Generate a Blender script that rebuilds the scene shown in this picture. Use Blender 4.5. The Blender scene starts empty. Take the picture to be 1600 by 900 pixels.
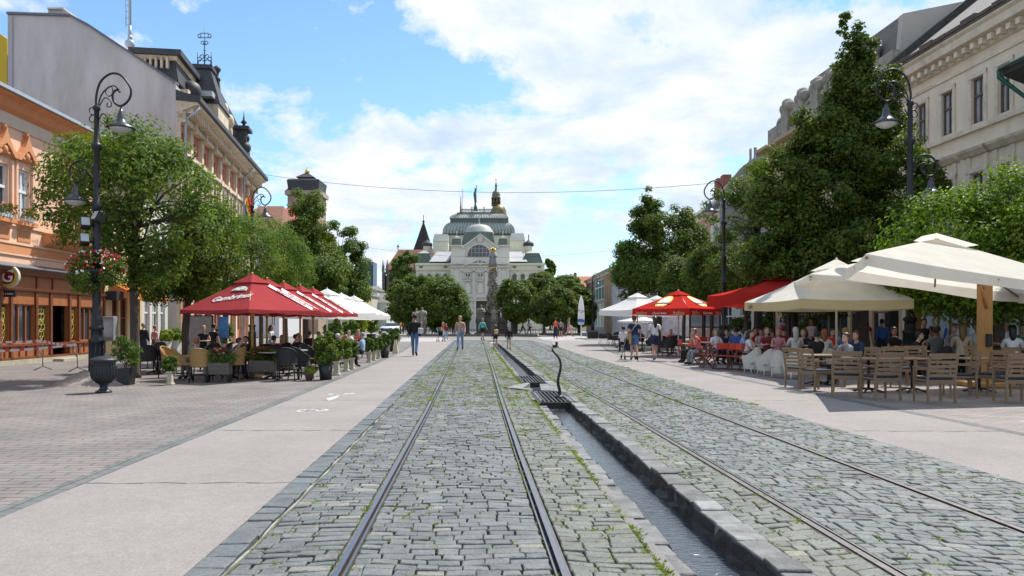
import bpy, bmesh, math, random
import numpy as np
from mathutils import Vector, Matrix
R=math.radians; PI=math.pi
rnd=random.Random(7); nr=np.random.default_rng(7)
sc=bpy.context.scene; C=sc.collection
# ---------------------------------------------------------------- camera
F=1220.0; HY=505.0; H=1.5
cam=bpy.data.cameras.new('camera'); co=bpy.data.objects.new('camera',cam); C.objects.link(co)
co.location=(0,0,H); co.rotation_euler=(R(90),0,0)
cam.sensor_width=36; cam.lens=36*F/1600; cam.shift_y=(HY-450)/1600
cam.clip_start=0.1; cam.clip_end=6000; sc.camera=co
# ---------------------------------------------------------------- sun and sky
SUN=Vector((0.45,0.50,1.0)).normalized()
sl=bpy.data.lights.new('sun','SUN'); sl.energy=4.6; sl.angle=R(0.53); sl.color=(1,0.955,0.88)
so=bpy.data.objects.new('sun',sl); C.objects.link(so); so.location=(20,20,60)
so.rotation_euler=SUN.to_track_quat('Z','Y').to_euler()
w=bpy.data.worlds.new('World'); sc.world=w; w.use_nodes=True
nt=w.node_tree; N=nt.nodes; L=nt.links; N.clear()
def nd(t,**k):
    n=N.new(t)
    for a,b in k.items(): setattr(n,a,b)
    return n
sky=nd('ShaderNodeTexSky',sky_type='NISHITA',sun_disc=False)
sky.sun_elevation=math.asin(SUN.z); sky.sun_rotation=math.atan2(SUN.x,SUN.y)
sky.air_density=1.0; sky.dust_density=0.3; sky.ozone_density=2.5; sky.altitude=200
tc=nd('ShaderNodeTexCoord')
sep=nd('ShaderNodeSeparateXYZ'); L.new(tc.outputs['Generated'],sep.inputs[0])
def mth(op,a,b=None,c=None,cl=False):
    n=nd('ShaderNodeMath',operation=op); n.use_clamp=cl
    for i,v in enumerate((a,b,c)):
        if v is None: continue
        if isinstance(v,(int,float)): n.inputs[i].default_value=v
        else: L.new(v,n.inputs[i])
    return n.outputs[0]
zz=mth('ADD',mth('MAXIMUM',sep.outputs[2],0.0),0.22)
cb=nd('ShaderNodeCombineXYZ'); L.new(mth('DIVIDE',sep.outputs[0],zz),cb.inputs[0]); L.new(mth('DIVIDE',sep.outputs[1],zz),cb.inputs[1])
def noise(scale,det,rough,off,dist=0.0,vec=None):
    m=nd('ShaderNodeMapping'); m.inputs['Location'].default_value=off; m.inputs['Scale'].default_value=(scale,scale,scale)
    L.new(vec or cb.outputs[0],m.inputs[0])
    n=nd('ShaderNodeTexNoise'); n.inputs['Scale'].default_value=1; n.inputs['Detail'].default_value=det; n.inputs['Roughness'].default_value=rough; n.inputs['Distortion'].default_value=dist
    L.new(m.outputs[0],n.inputs['Vector']); return n.outputs['Fac']
def blob(px,py,r,wt):
    d=Vector(((px-800)/F,1,(HY-py)/F)).normalized()
    v=nd('ShaderNodeVectorMath',operation='DISTANCE'); L.new(tc.outputs['Generated'],v.inputs[0]); v.inputs[1].default_value=d
    x=mth('DIVIDE',v.outputs['Value'],r/F)
    return mth('MULTIPLY',mth('EXPONENT',mth('MULTIPLY',mth('MULTIPLY',x,x),-1.0)),wt)
dens=mth('ADD',mth('MULTIPLY',noise(2.3,10,0.60,(3.4,1.2,0),0.35),0.80),mth('MULTIPLY',noise(7.5,8,0.62,(0,2,0),0.25,tc.outputs['Generated']),0.62))
for b in ((900,60,120,.10),(1080,130,130,.08),(1250,20,170,.09),(720,10,80,.07),(700,240,130,.03),(1500,0,200,.03),(330,60,200,-.12),(560,80,150,-.09),(60,-40,110,.06),(400,200,70,.06),(640,330,200,.05),(420,300,120,.05),(1000,330,160,.05),(250,430,300,.04),(1100,200,90,.04),
          (960,400,110,-.06),(860,200,90,-.06),(600,240,60,.05),(1010,240,100,.04),(520,290,70,.04),(540,180,200,.0),(1250,200,140,-.03),(900,330,60,-.04),(700,150,90,-.05),(880,280,60,-.02)):
    dens=mth('ADD',dens,blob(*b))
rp=nd('ShaderNodeValToRGB'); L.new(dens,rp.inputs[0])
rp.color_ramp.elements[0].position=.665; rp.color_ramp.elements[0].color=(0,0,0,1)
rp.color_ramp.elements[1].position=.76; rp.color_ramp.elements[1].color=(1,1,1,1)
e=rp.color_ramp.elements.new(.70); e.color=(.38,.38,.38,1)
cl=nd('ShaderNodeMixRGB'); cl.inputs[1].default_value=(4.4,5.5,7.0,1); cl.inputs[2].default_value=(7.4,7.5,7.6,1)
L.new(mth('MULTIPLY_ADD',noise(3.6,8,0.62,(8,4,0),0.3),3.0,-0.95,cl=True),cl.inputs[0])
# pale veil of thin cloud low down
veil=mth('MULTIPLY',mth('POWER',mth('SUBTRACT',1.0,mth('MAXIMUM',sep.outputs[2],0.0)),6.0),0.5)
hz=nd('ShaderNodeMixRGB'); L.new(veil,hz.inputs[0]); hz.inputs[2].default_value=(5.4,6.7,8.0,1)
tint=nd('ShaderNodeMixRGB',blend_type='MULTIPLY'); tint.inputs[0].default_value=1; tint.inputs[2].default_value=(1.10,1.34,1.40,1); L.new(sky.outputs[0],tint.inputs[1])
L.new(tint.outputs[0],hz.inputs[1])
mx=nd('ShaderNodeMixRGB'); L.new(rp.outputs[0],mx.inputs[0]); L.new(hz.outputs[0],mx.inputs[1]); L.new(cl.outputs[0],mx.inputs[2])
bg=nd('ShaderNodeBackground'); bg.inputs[1].default_value=0.105; L.new(mx.outputs[0],bg.inputs[0])
ow=nd('ShaderNodeOutputWorld'); L.new(bg.outputs[0],ow.inputs[0])
vs=sc.view_settings; vs.view_transform='Standard'; vs.look='None'; vs.exposure=0.48; vs.gamma=1; vs.use_curve_mapping=False
sc.cycles.max_bounces=6; sc.cycles.diffuse_bounces=3; sc.cycles.glossy_bounces=3; sc.cycles.transmission_bounces=4; sc.cycles.transparent_max_bounces=6
# ---------------------------------------------------------------- helpers
def gp(px,py,z=0.0):
    Y=F*(H-z)/(py-HY); return Vector(((px-800)/F*Y,Y,z))
def at(px,py,Y): return Vector(((px-800)/F*Y,Y,H+(HY-py)/F*Y))
def sp(s,Y,z=0.0): return Vector((s-60/F*Y,Y,z))       # street frame: s across, Y along
SDIR=math.atan(60/F)                                    # street runs this much left of +Y
def tag(o,label=None,cat=None,group=None,kind=None):
    if label: o['label']=label
    if cat: o['category']=cat
    if group: o['group']=group
    if kind: o['kind']=kind
    return o
def thing(name,label,cat,loc=(0,0,0),rz=0,group=None):
    o=bpy.data.objects.new(name,None); o.empty_display_size=.2; C.objects.link(o); o.location=loc; o.rotation_euler=(0,0,rz)
    return tag(o,label,cat,group)
class MB:
    def __init__(s): s.v=[]; s.f=[]; s.m=[]; s.k=0; s.X=None; s.sm=[]; s.smooth=False
    def add(s,vs,fs,sm=None):
        b=len(s.v)
        if s.X is not None: vs=[s.X@Vector(v) for v in vs]
        s.v+= [tuple(v) for v in vs]; s.f+=[tuple(b+i for i in f) for f in fs]; s.m+=[s.k]*len(fs); s.sm+=[s.smooth if sm is None else sm]*len(fs)
        return s
    def box(s,c,d,rz=0,bev=0):
        x,y,z=d[0]/2,d[1]/2,d[2]/2; M=Matrix.Rotation(rz,3,'Z'); c=Vector(c)
        if bev<=0:
            vs=[c+M@Vector((i*x,j*y,k*z)) for k in(-1,1) for j in(-1,1) for i in(-1,1)]
            return s.add(vs,[(0,2,3,1),(4,5,7,6),(0,1,5,4),(2,6,7,3),(0,4,6,2),(1,3,7,5)],False)
        b=min(bev,x*.9,y*.9,z*.9); vs=[]
        for zz_,xx,yy in((-z,x-b,y-b),(-z+b,x,y),(z-b,x,y),(z,x-b,y-b)):
            bb=b if abs(zz_)<z else 0
            for (i,j) in((-1,-1),(1,-1),(1,1),(-1,1)):
                vs.append(c+M@Vector((i*xx,j*yy,zz_)))
        fs=[(3,2,1,0),(12,13,14,15)]
        for r in range(3):
            for q in range(4): a=r*4+q; d_=r*4+(q+1)%4; fs.append((a,d_,d_+4,a+4))
        return s.add(vs,fs,False)
    def b2(s,p,q,**k):    # box from corner to corner
        return s.box([(a+b)/2 for a,b in zip(p,q)],[abs(a-b) for a,b in zip(p,q)],**k)
    def poly(s,pts): return s.add(pts,[tuple(range(len(pts)))],False)
    def prism(s,pts,d):   # extrude polygon by vector d
        n=len(pts); d=Vector(d); vs=[Vector(p) for p in pts]+[Vector(p)+d for p in pts]
        nn=Vector((0,0,0))
        for i in range(n):
            a,b=vs[i],vs[(i+1)%n]; nn+=a.cross(b)
        fl=nn.dot(d)>0
        fs=[tuple(reversed(range(n))) if fl else tuple(range(n)), tuple(range(n,2*n)) if fl else tuple(reversed(range(n,2*n)))]
        for i in range(n):
            j=(i+1)%n; fs.append((i,j,n+j,n+i) if fl else (j,i,n+i,n+j))
        return s.add(vs,fs,False)
    def tube(s,pts,r,n=8,cap=True,sm=True,up=None):
        pts=[Vector(p) for p in pts]; rs=r if isinstance(r,(list,tuple)) else [r]*len(pts)
        vs=[]; a=None
        for i,p in enumerate(pts):
            t=(pts[min(i+1,len(pts)-1)]-pts[max(i-1,0)])
            t=t.normalized() if t.length>1e-9 else Vector((0,0,1))
            if a is None: a=t.orthogonal().normalized()
            a=(a-t*a.dot(t)); a=a.normalized() if a.length>1e-6 else t.orthogonal().normalized()
            b=t.cross(a)
            for k in range(n):
                an=2*PI*k/n; vs.append(p+(a*math.cos(an)+b*math.sin(an))*rs[i])
        fs=[]
        for i in range(len(pts)-1):
            for k in range(n): q=(k+1)%n; fs.append((i*n+k,i*n+q,(i+1)*n+q,(i+1)*n+k))
        s.add(vs,fs,sm)
        if cap:
            b=len(s.v)-len(vs); s.f+=[tuple(b+i for i in reversed(range(n))),tuple(b+len(vs)-n+i for i in range(n))]; s.m+=[s.k]*2; s.sm+=[False]*2
        return s
    def lathe(s,c,prof,n=16,sm=True,sq=False,rz=0):   # prof: (r,z) from bottom to top
        c=Vector(c); vs=[]
        for r,z in prof:
            for k in range(n):
                an=2*PI*(k+.5)/n+rz; rr=r/math.cos(PI/n) if sq else r
                vs.append(c+Vector((math.cos(an)*rr,math.sin(an)*rr,z)))
        fs=[]
        for i in range(len(prof)-1):
            for k in range(n): q=(k+1)%n; fs.append((i*n+k,i*n+q,(i+1)*n+q,(i+1)*n+k))
        s.add(vs,fs,sm and not sq); b=len(s.v)-len(vs)
        s.f+=[tuple(b+i for i in reversed(range(n))),tuple(b+len(vs)-n+i for i in range(n))]; s.m+=[s.k]*2; s.sm+=[False]*2
        return s
    def ball(s,c,r,n=10,m=7):
        r=r if isinstance(r,(list,tuple)) else (r,r,r); c=Vector(c); vs=[c+Vector((0,0,-r[2]))]
        for i in range(1,m):
            p=-PI/2+PI*i/m
            for k in range(n): a=2*PI*k/n; vs.append(c+Vector((math.cos(a)*math.cos(p)*r[0],math.sin(a)*math.cos(p)*r[1],math.sin(p)*r[2])))
        vs.append(c+Vector((0,0,r[2]))); fs=[(0,1+(k+1)%n,1+k) for k in range(n)]; t=len(vs)-1
        for i in range(m-2):
            for k in range(n): q=(k+1)%n; a=1+i*n; fs.append((a+k,a+q,a+n+q,a+n+k))
        a=1+(m-2)*n; fs+=[(a+k,a+(k+1)%n,t) for k in range(n)]
        return s.add(vs,fs,True)
    def build(s,name,mats,parent=None,**kw):
        me=bpy.data.meshes.new(name); me.from_pydata(s.v,[],s.f)
        for m in (mats if isinstance(mats,(list,tuple)) else [mats]): me.materials.append(m)
        me.polygons.foreach_set('material_index',s.m); me.polygons.foreach_set('use_smooth',s.sm); me.update()
        o=bpy.data.objects.new(name,me); C.objects.link(o)
        if parent is not None: o.parent=parent
        return tag(o,**kw)
def npmesh(name,verts,faces,mats,midx=None,smooth=False,parent=None):
    """verts (n,3), faces (m,k) equal-size polygons"""
    me=bpy.data.meshes.new(name); v=np.asarray(verts,dtype=np.float32); f=np.asarray(faces,dtype=np.int32); k=f.shape[1]
    me.vertices.add(len(v)); me.vertices.foreach_set('co',v.ravel())
    me.loops.add(f.size); me.loops.foreach_set('vertex_index',f.ravel())
    me.polygons.add(len(f)); me.polygons.foreach_set('loop_start',np.arange(0,f.size,k,dtype=np.int32)); me.polygons.foreach_set('loop_total',np.full(len(f),k,dtype=np.int32))
    for m in (mats if isinstance(mats,(list,tuple)) else [mats]): me.materials.append(m)
    if midx is not None: me.polygons.foreach_set('material_index',np.asarray(midx,dtype=np.int32))
    me.polygons.foreach_set('use_smooth',np.full(len(f),smooth)); me.update(calc_edges=True); me.validate()
    o=bpy.data.objects.new(name,me); C.objects.link(o)
    if parent is not None: o.parent=parent
    return o
def copy_tree(o,parent=None,loc=None,rz=None,**kw):
    c=o.copy(); C.objects.link(c)
    if parent is not None: c.parent=parent
    for ch in o.children: copy_tree(ch,c)
    if loc is not None: c.location=loc
    if rz is not None: c.rotation_euler[2]=rz
    return tag(c,**kw)
# ---------------------------------------------------------------- materials
_mc={}
def mat(name,col,rough=.7,metal=0,var=0.0,vscale=3.0,bump=0.0,bscale=20.0,col2=None,isl=0.0,spec=None,stretch=(1,1,1),trans=0,dirt=0.0,coords='Object',emit=None):
    if name in _mc: return _mc[name]
    m=bpy.data.materials.new(name); m.use_nodes=True; t=m.node_tree; P=t.nodes['Principled BSDF']; K=t.links.new
    P.inputs['Roughness'].default_value=rough; P.inputs['Metallic'].default_value=metal
    if spec is not None: P.inputs['Specular IOR Level'].default_value=spec
    c4=tuple(col)+(1,); src=None; tcn=t.nodes.new('ShaderNodeTexCoord'); mp=t.nodes.new('ShaderNodeMapping'); mp.inputs['Scale'].default_value=stretch
    geo=None
    if coords=='World':
        geo=t.nodes.new('ShaderNodeNewGeometry'); K(geo.outputs['Position'],mp.inputs[0])
    else: K(tcn.outputs['Object'],mp.inputs[0])
    def nz(sca,det=5,ro=.6):
        n=t.nodes.new('ShaderNodeTexNoise'); n.inputs['Scale'].default_value=sca; n.inputs['Detail'].default_value=det; n.inputs['Roughness'].default_value=ro; K(mp.outputs[0],n.inputs['Vector']); return n.outputs['Fac']
    def mixc(f,a,b,bl='MIX'):
        n=t.nodes.new('ShaderNodeMixRGB'); n.blend_type=bl
        for i,v in ((0,f),(1,a),(2,b)):
            if hasattr(v,'is_output') or isinstance(v,bpy.types.NodeSocket): K(v,n.inputs[i])
            else: n.inputs[i].default_value=v
        return n.outputs[0]
    def rng(x,a,b,c,d):
        n=t.nodes.new('ShaderNodeMapRange'); K(x,n.inputs[0])
        for i,v in enumerate((a,b,c,d)): n.inputs[i+1].default_value=v
        return n.outputs[0]
    src=c4
    if col2 is not None: src=mixc(rng(nz(vscale),.38,.62,0,1),c4,tuple(col2)+(1,))
    if var>0: src=mixc(1.0,src,mixc(rng(nz(vscale*1.7,8,.65),.3,.7,0,1),(1-var,)*3+(1,),(1+var*.6,)*3+(1,)),'MULTIPLY')
    if dirt>0: src=mixc(rng(nz(vscale*.35,7,.7),.52,.72,0,dirt),src,(.07,.06,.05,1))
    if isl>0:
        g=geo or t.nodes.new('ShaderNodeNewGeometry')
        src=mixc(1.0,src,mixc(g.outputs['Random Per Island'],(1-isl,)*3+(1,),(1+isl,)*3+(1,)),'MULTIPLY')
    if isinstance(src,tuple): P.inputs['Base Color'].default_value=src
    else: K(src,P.inputs['Base Color'])
    if bump>0:
        b=t.nodes.new('ShaderNodeBump'); b.inputs['Strength'].default_value=bump; b.inputs['Distance'].default_value=.02; K(nz(bscale,6,.6),b.inputs['Height']); K(b.outputs[0],P.inputs['Normal'])
    if trans>0: P.inputs['Transmission Weight'].default_value=trans
    if emit: P.inputs['Emission Color'].default_value=tuple(emit[:3])+(1,); P.inputs['Emission Strength'].default_value=emit[3]
    _mc[name]=m; return m
def fabric(name,col,tr=.35):
    """cloth: diffuse with some light coming through"""
    if name in _mc: return _mc[name]
    m=bpy.data.materials.new(name); m.use_nodes=True; t=m.node_tree; t.nodes.clear(); K=t.links.new
    d=t.nodes.new('ShaderNodeBsdfDiffuse'); q=t.nodes.new('ShaderNodeBsdfTranslucent'); x=t.nodes.new('ShaderNodeMixShader'); x.inputs[0].default_value=tr
    n=t.nodes.new('ShaderNodeTexNoise'); n.inputs['Scale'].default_value=2.5; n.inputs['Detail'].default_value=6; tcn=t.nodes.new('ShaderNodeTexCoord'); K(tcn.outputs['Object'],n.inputs['Vector'])
    mi=t.nodes.new('ShaderNodeMixRGB'); K(n.outputs[0],mi.inputs[0]); mi.inputs[1].default_value=tuple(c*.86 for c in col)+(1,); mi.inputs[2].default_value=tuple(min(1,c*1.08) for c in col)+(1,)
    K(mi.outputs[0],d.inputs[0]); K(mi.outputs[0],q.inputs[0]); K(d.outputs[0],x.inputs[1]); K(q.outputs[0],x.inputs[2])
    b=t.nodes.new('ShaderNodeBump'); b.inputs['Strength'].default_value=.6; b.inputs['Distance'].default_value=.04; K(n.outputs[0],b.inputs['Height']); K(b.outputs[0],d.inputs['Normal'])
    o=t.nodes.new('ShaderNodeOutputMaterial'); K(x.outputs[0],o.inputs[0]); _mc[name]=m; return m
def leafmat(name,a,b,tr=.3):
    if name in _mc: return _mc[name]
    m=bpy.data.materials.new(name); m.use_nodes=True; t=m.node_tree; t.nodes.clear(); K=t.links.new
    g=t.nodes.new('ShaderNodeNewGeometry'); mi=t.nodes.new('ShaderNodeMixRGB'); K(g.outputs['Random Per Island'],mi.inputs[0]); mi.inputs[1].default_value=tuple(a)+(1,); mi.inputs[2].default_value=tuple(b)+(1,)
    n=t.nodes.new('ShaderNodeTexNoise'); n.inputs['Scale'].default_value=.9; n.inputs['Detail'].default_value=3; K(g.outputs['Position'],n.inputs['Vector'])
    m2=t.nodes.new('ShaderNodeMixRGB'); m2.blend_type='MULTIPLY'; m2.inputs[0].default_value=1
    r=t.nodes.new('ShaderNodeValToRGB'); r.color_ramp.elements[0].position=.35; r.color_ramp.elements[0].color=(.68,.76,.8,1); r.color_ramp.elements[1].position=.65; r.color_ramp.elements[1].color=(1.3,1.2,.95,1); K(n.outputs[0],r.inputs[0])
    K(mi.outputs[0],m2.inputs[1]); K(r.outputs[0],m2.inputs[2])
    p=t.nodes.new('ShaderNodeBsdfPrincipled'); p.inputs['Roughness'].default_value=.55; p.inputs['Specular IOR Level'].default_value=.25; K(m2.outputs[0],p.inputs['Base Color'])
    q=t.nodes.new('ShaderNodeBsdfTranslucent'); m3=t.nodes.new('ShaderNodeMixRGB'); m3.blend_type='MULTIPLY'; m3.inputs[0].default_value=1; m3.inputs[2].default_value=(1.5,1.7,.5,1); K(m2.outputs[0],m3.inputs[1]); K(m3.outputs[0],q.inputs[0])
    x=t.nodes.new('ShaderNodeMixShader'); x.inputs[0].default_value=tr; K(p.outputs[0],x.inputs[1]); K(q.outputs[0],x.inputs[2])
    o=t.nodes.new('ShaderNodeOutputMaterial'); K(x.outputs[0],o.inputs[0]); _mc[name]=m; return m
GLASS=mat('window_glass',(.035,.045,.055),rough=.06,spec=.8,var=.3,vscale=.8)
IRON=mat('black_iron',(.018,.02,.024),rough=.45,spec=.4,var=.25,vscale=8)
# ================================================================ SETTING: ground, paths, cobbles, tracks, channel
RAILS=[[(-.83,3.0),(-.812,4.6),(-.80,13.5),(-.86,25),(-.95,45),(-1.0,60),(-1.2,72)],
       [(.545,3.0),(.535,4.6),(.52,9),(.53,15),(.62,28),(.73,50),(.8,60),(.6,72)],
       [(2.56,3.0),(2.54,4.6),(2.50,20),(2.55,35),(2.73,55),(2.7,62),(2.4,74)],
       [(3.98,3.0),(3.97,5.6),(3.90,24),(4.05,36),(4.5,60),(4.6,66),(4.4,76)]]
def interp(tab,Y): return float(np.interp(Y,[t[1] for t in tab],[t[0] for t in tab]))
LEFT=-1.73; RIGHT=5.16; CH0=1.37; CH1=1.82; CHEND=64.0
K0=1.15; K1=2.03      # outer edges of the channel kerbs
ZB=-0.05
def strip(s0,s1,Y0,Y1,z): return [sp(s0,Y0,z),sp(s1,Y0,z),sp(s1,Y1,z),sp(s0,Y1,z)]
ground=MB()
for q in (strip(-900,CH0-.1,-60,CHEND,ZB),strip(CH1+.1,900,-60,CHEND,ZB),strip(-900,900,CHEND,3500,ZB),strip(-900,900,-900,-60,ZB)): ground.poly(q)
gm=mat('plaza_grey_paving',(.20,.19,.18),rough=.9,var=.18,vscale=1.3,bump=.2,bscale=40,coords='World')
ground.build('ground',gm,kind='structure')
# brick-like sheet material, mapped in world metres along the street
def paving(name,c1,c2,mortar,bw,bh,rz,ms=.012,bump=.5,var=.25,rough=.85,stain=.0):
    m=bpy.data.materials.new(name); m.use_nodes=True; t=m.node_tree; P=t.nodes['Principled BSDF']; K=t.links.new
    g=t.nodes.new('ShaderNodeNewGeometry'); mp=t.nodes.new('ShaderNodeMapping'); mp.inputs['Rotation'].default_value=(0,0,rz); K(g.outputs['Position'],mp.inputs[0])
    # wobble
    nzz=t.nodes.new('ShaderNodeTexNoise'); nzz.inputs['Scale'].default_value=1.2; K(g.outputs['Position'],nzz.inputs['Vector'])
    ad=t.nodes.new('ShaderNodeVectorMath'); ad.operation='MULTIPLY_ADD'; K(nzz.outputs['Color'],ad.inputs[0]); ad.inputs[1].default_value=(.10,.10,0); K(mp.outputs[0],ad.inputs[2])
    b=t.nodes.new('ShaderNodeTexBrick'); K(ad.outputs[0],b.inputs['Vector']); b.inputs['Scale'].default_value=1; b.inputs['Brick Width'].default_value=bw; b.inputs['Row Height'].default_value=bh
    b.inputs['Mortar Size'].default_value=ms; b.inputs['Mortar Smooth'].default_value=.3; b.inputs['Color1'].default_value=tuple(c1)+(1,); b.inputs['Color2'].default_value=tuple(c2)+(1,); b.inputs['Mortar'].default_value=tuple(mortar)+(1,)
    n=t.nodes.new('ShaderNodeTexNoise'); n.inputs['Scale'].default_value=.8; n.inputs['Detail'].default_value=8; n.inputs['Roughness'].default_value=.65; K(g.outputs['Position'],n.inputs['Vector'])
    mr=t.nodes.new('ShaderNodeMapRange'); K(n.outputs[0],mr.inputs[0]); mr.inputs[1].default_value=.3; mr.inputs[2].default_value=.7; mr.inputs[3].default_value=1-var; mr.inputs[4].default_value=1+var
    mu=t.nodes.new('ShaderNodeVectorMath'); mu.operation='SCALE'; K(b.outputs['Color'],mu.inputs[0]); K(mr.outputs[0],mu.inputs['Scale'])
    K(mu.outputs[0],P.inputs['Base Color']); P.inputs['Roughness'].default_value=rough
    n2=t.nodes.new('ShaderNodeTexNoise'); n2.inputs['Scale'].default_value=60; n2.inputs['Detail'].default_value=4; K(g.outputs['Position'],n2.inputs['Vector'])
    mm=t.nodes.new('ShaderNodeMath'); mm.operation='MULTIPLY_ADD'; K(b.outputs['Fac'],mm.inputs[0]); mm.inputs[1].default_value=-1; K(n2.outputs[0],mm.inputs[2])
    bu=t.nodes.new('ShaderNodeBump'); bu.inputs['Strength'].default_value=bump; bu.inputs['Distance'].default_value=.01; K(mm.outputs[0],bu.inputs['Height']); K(bu.outputs[0],P.inputs['Normal'])
    return m
pave_m=paving('red_brown_pavers',(.210,.178,.165),(.165,.158,.152),(.07,.065,.06),.40,.14,-SDIR+.0,ms=.011)
paveR_m=paving('beige_pavers',(.28,.235,.215),(.20,.185,.18),(.12,.11,.10),.30,.12,-SDIR+.03)
asph=mat('pink_asphalt',(.262,.236,.222),rough=.92,var=.13,vscale=.35,bump=.35,bscale=160,dirt=.12,coords='World',isl=0)
# add fine speckle to the asphalt colour
def speckle(m,sc_,lo,hi):
    t=m.node_tree; P=t.nodes['Principled BSDF']; l=P.inputs['Base Color'].links[0]; s=l.from_socket
    g=t.nodes.new('ShaderNodeNewGeometry'); n=t.nodes.new('ShaderNodeTexNoise'); n.inputs['Scale'].default_value=sc_; n.inputs['Detail'].default_value=3; n.inputs['Roughness'].default_value=.8; t.links.new(g.outputs['Position'],n.inputs['Vector'])
    r=t.nodes.new('ShaderNodeMapRange'); t.links.new(n.outputs[0],r.inputs[0]); r.inputs[1].default_value=.35; r.inputs[2].default_value=.65; r.inputs[3].default_value=lo; r.inputs[4].default_value=hi
    v=t.nodes.new('ShaderNodeVectorMath'); v.operation='SCALE'; t.links.new(s,v.inputs[0]); t.links.new(r.outputs[0],v.inputs['Scale']); t.links.new(v.outputs[0],P.inputs['Base Color'])
speckle(asph,55,.80,1.18); speckle(asph,9,.93,1.06)
def ribbon(pairs,z,th=.05):
    """pairs of (left,right) points -> slab sheet with a small edge"""
    m=MB()
    for (a,b),(c,d) in zip(pairs[:-1],pairs[1:]):
        m.poly([Vector((a.x,a.y,z)),Vector((b.x,b.y,z)),Vector((d.x,d.y,z)),Vector((c.x,c.y,z))])
        m.poly([Vector((a.x,a.y,z-th)),Vector((a.x,a.y,z)),Vector((c.x,c.y,z)),Vector((c.x,c.y,z-th))])
        m.poly([Vector((b.x,b.y,z)),Vector((b.x,b.y,z-th)),Vector((d.x,d.y,z-th)),Vector((d.x,d.y,z))])
    return m
def offs(pts,Ys): return [(sp(interp(pts[0],Y),Y),sp(interp(pts[1],Y),Y)) for Y in Ys]
YS=[-6,0,3,6,9,12,15,18,21,24,27,30,34,38,42,47,52,58,64]
# left cycle path and its brick pavement
LP=[[(-3.66,-6),(-3.66,6),(-3.6,18),(-3.6,30),(-3.7,40),(-4.1,52),(-4.9,64)],[(LEFT,-6),(LEFT,64)]]
ribbon(offs(LP,YS),-.004).build('cycle_path',asph,kind='structure')
setts=[[(t[0]-.19,t[1]) for t in LP[0]],LP[0]]
sett_m=paving('grey_border_setts',(.15,.158,.158),(.11,.118,.12),(.07,.07,.06),.24,.12,-SDIR+PI/2,ms=.012)
ribbon(offs(setts,YS),-.002).build('path_border',sett_m,kind='structure')
ribbon([(sp(-17.2,Y),sp(interp(setts[0],Y),Y)) for Y in YS],-.006).build('pavement',pave_m,kind='structure')
# right path, border and pavement
RP=[[(RIGHT,-6),(RIGHT,40),(5.3,50),(5.9,60),(7,68)],[(7.45,-6),(7.40,8),(7.3,12),(7.05,20),(6.95,30),(6.9,40),(8.2,50),(9.5,60),(11,68)]]
YR=YS[:-1]+[63,68]
ribbon(offs(RP,YR),-.004).build('cycle_path',asph,kind='structure')
ribbon([(sp(interp(RP[1],Y),Y),sp(interp(RP[1],Y)+.2,Y)) for Y in YR],-.002).build('path_border',sett_m,kind='structure')
ribbon([(sp(interp(RP[1],Y)+.2,Y),sp(22,Y)) for Y in YR],-.006).build('pavement',paveR_m,kind='structure')
# far plaza: pale curved bands and grey square
far=MB()
def gpoly(m,pts,z): m.poly([gp(*p).xy.to_3d()+Vector((0,0,z)) for p in pts])
gpoly(far,[(600,530),(640,527.6),(690,527.4),(704,530.5),(690,534),(655,536.5),(600,537)],-.03)
gpoly(far,[(838,527),(856,524.2),(900,521.7),(960,520.8),(960,524.5),(915,527),(905,529.6),(925,533),(880,533.5),(850,531)],-.03)
far.build('plaza_band',mat('pale_pink_paving',(.36,.335,.325),rough=.9,var=.08,vscale=1,coords='World'),kind='structure')
lawn=MB(); gpoly(lawn,[(520,516.8),(1000,516.8),(1060,513),(480,513)],.0)
lawn.build('lawn',mat('lawn_grass',(.07,.11,.03),rough=.9,var=.35,vscale=.6,col2=(.10,.14,.05),bump=.6,bscale=9,coords='World'),kind='structure')
# painted marks on the cycle path
pm=MB()
def ringm(cx,cy,r,w_,ax,ay,n=28):
    for i in range(n):
        a=2*PI*i/n; b=2*PI*(i+1)/n
        pm.poly([Vector((cx+math.cos(a)*(r-w_)*ax,cy+math.sin(a)*(r-w_)*ay,0)),Vector((cx+math.cos(a)*r*ax,cy+math.sin(a)*r*ay,0)),Vector((cx+math.cos(b)*r*ax,cy+math.sin(b)*r*ay,0)),Vector((cx+math.cos(b)*(r-w_)*ax,cy+math.sin(b)*(r-w_)*ay,0))])
def barm(p,q,w_):
    p=Vector(p); q=Vector(q); d=(q-p).normalized(); n=Vector((-d.y,d.x,0))*w_/2; pm.poly([p-n,p+n,q+n,q-n] if False else [p+n,p-n,q-n,q+n])
c=gp(488,641.5); s_=c.y/F
x0,y0=c.x,c.y; K=s_
ringm(x0-15*K,y0,9*K,.055,1,1.9); ringm(x0+15*K,y0+.05,9*K,.055,1,1.9)
for a,b in (((-15,0),(-5,14)),((-5,14),(9,14)),((-5,14),(1,0)),((-15,0),(1,0)),((1,0),(9,14)),((9,14),(15,0)),((8,20),(12,20)),((-8,18),(-2,18))):
    barm((x0+a[0]*K,y0+a[1]*K,0.0),(x0+b[0]*K,y0+b[1]*K,0.0),.05)
for v in range(len(pm.v)): pm.v[v]=(pm.v[v][0],pm.v[v][1],0.0)
a1,a2,a3=gp(509,622.5),gp(514,626.5),gp(531,617); a4=gp(527,621.5)
pm.poly([Vector((p.x,p.y,0.0)) for p in (a1,a2,a4,a3)])
for px,py in ((541,615.5),(550,614.8),(517,615.8)):
    p=gp(px,py); pm.box((p.x,p.y,-.001),(.1,.22,.002))
pm.build('path_marking',mat('worn_white_paint',(.52,.51,.50),rough=.8,var=.25,vscale=14,col2=(.42,.40,.39),coords='World'),kind='structure')
jm=MB()
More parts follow.
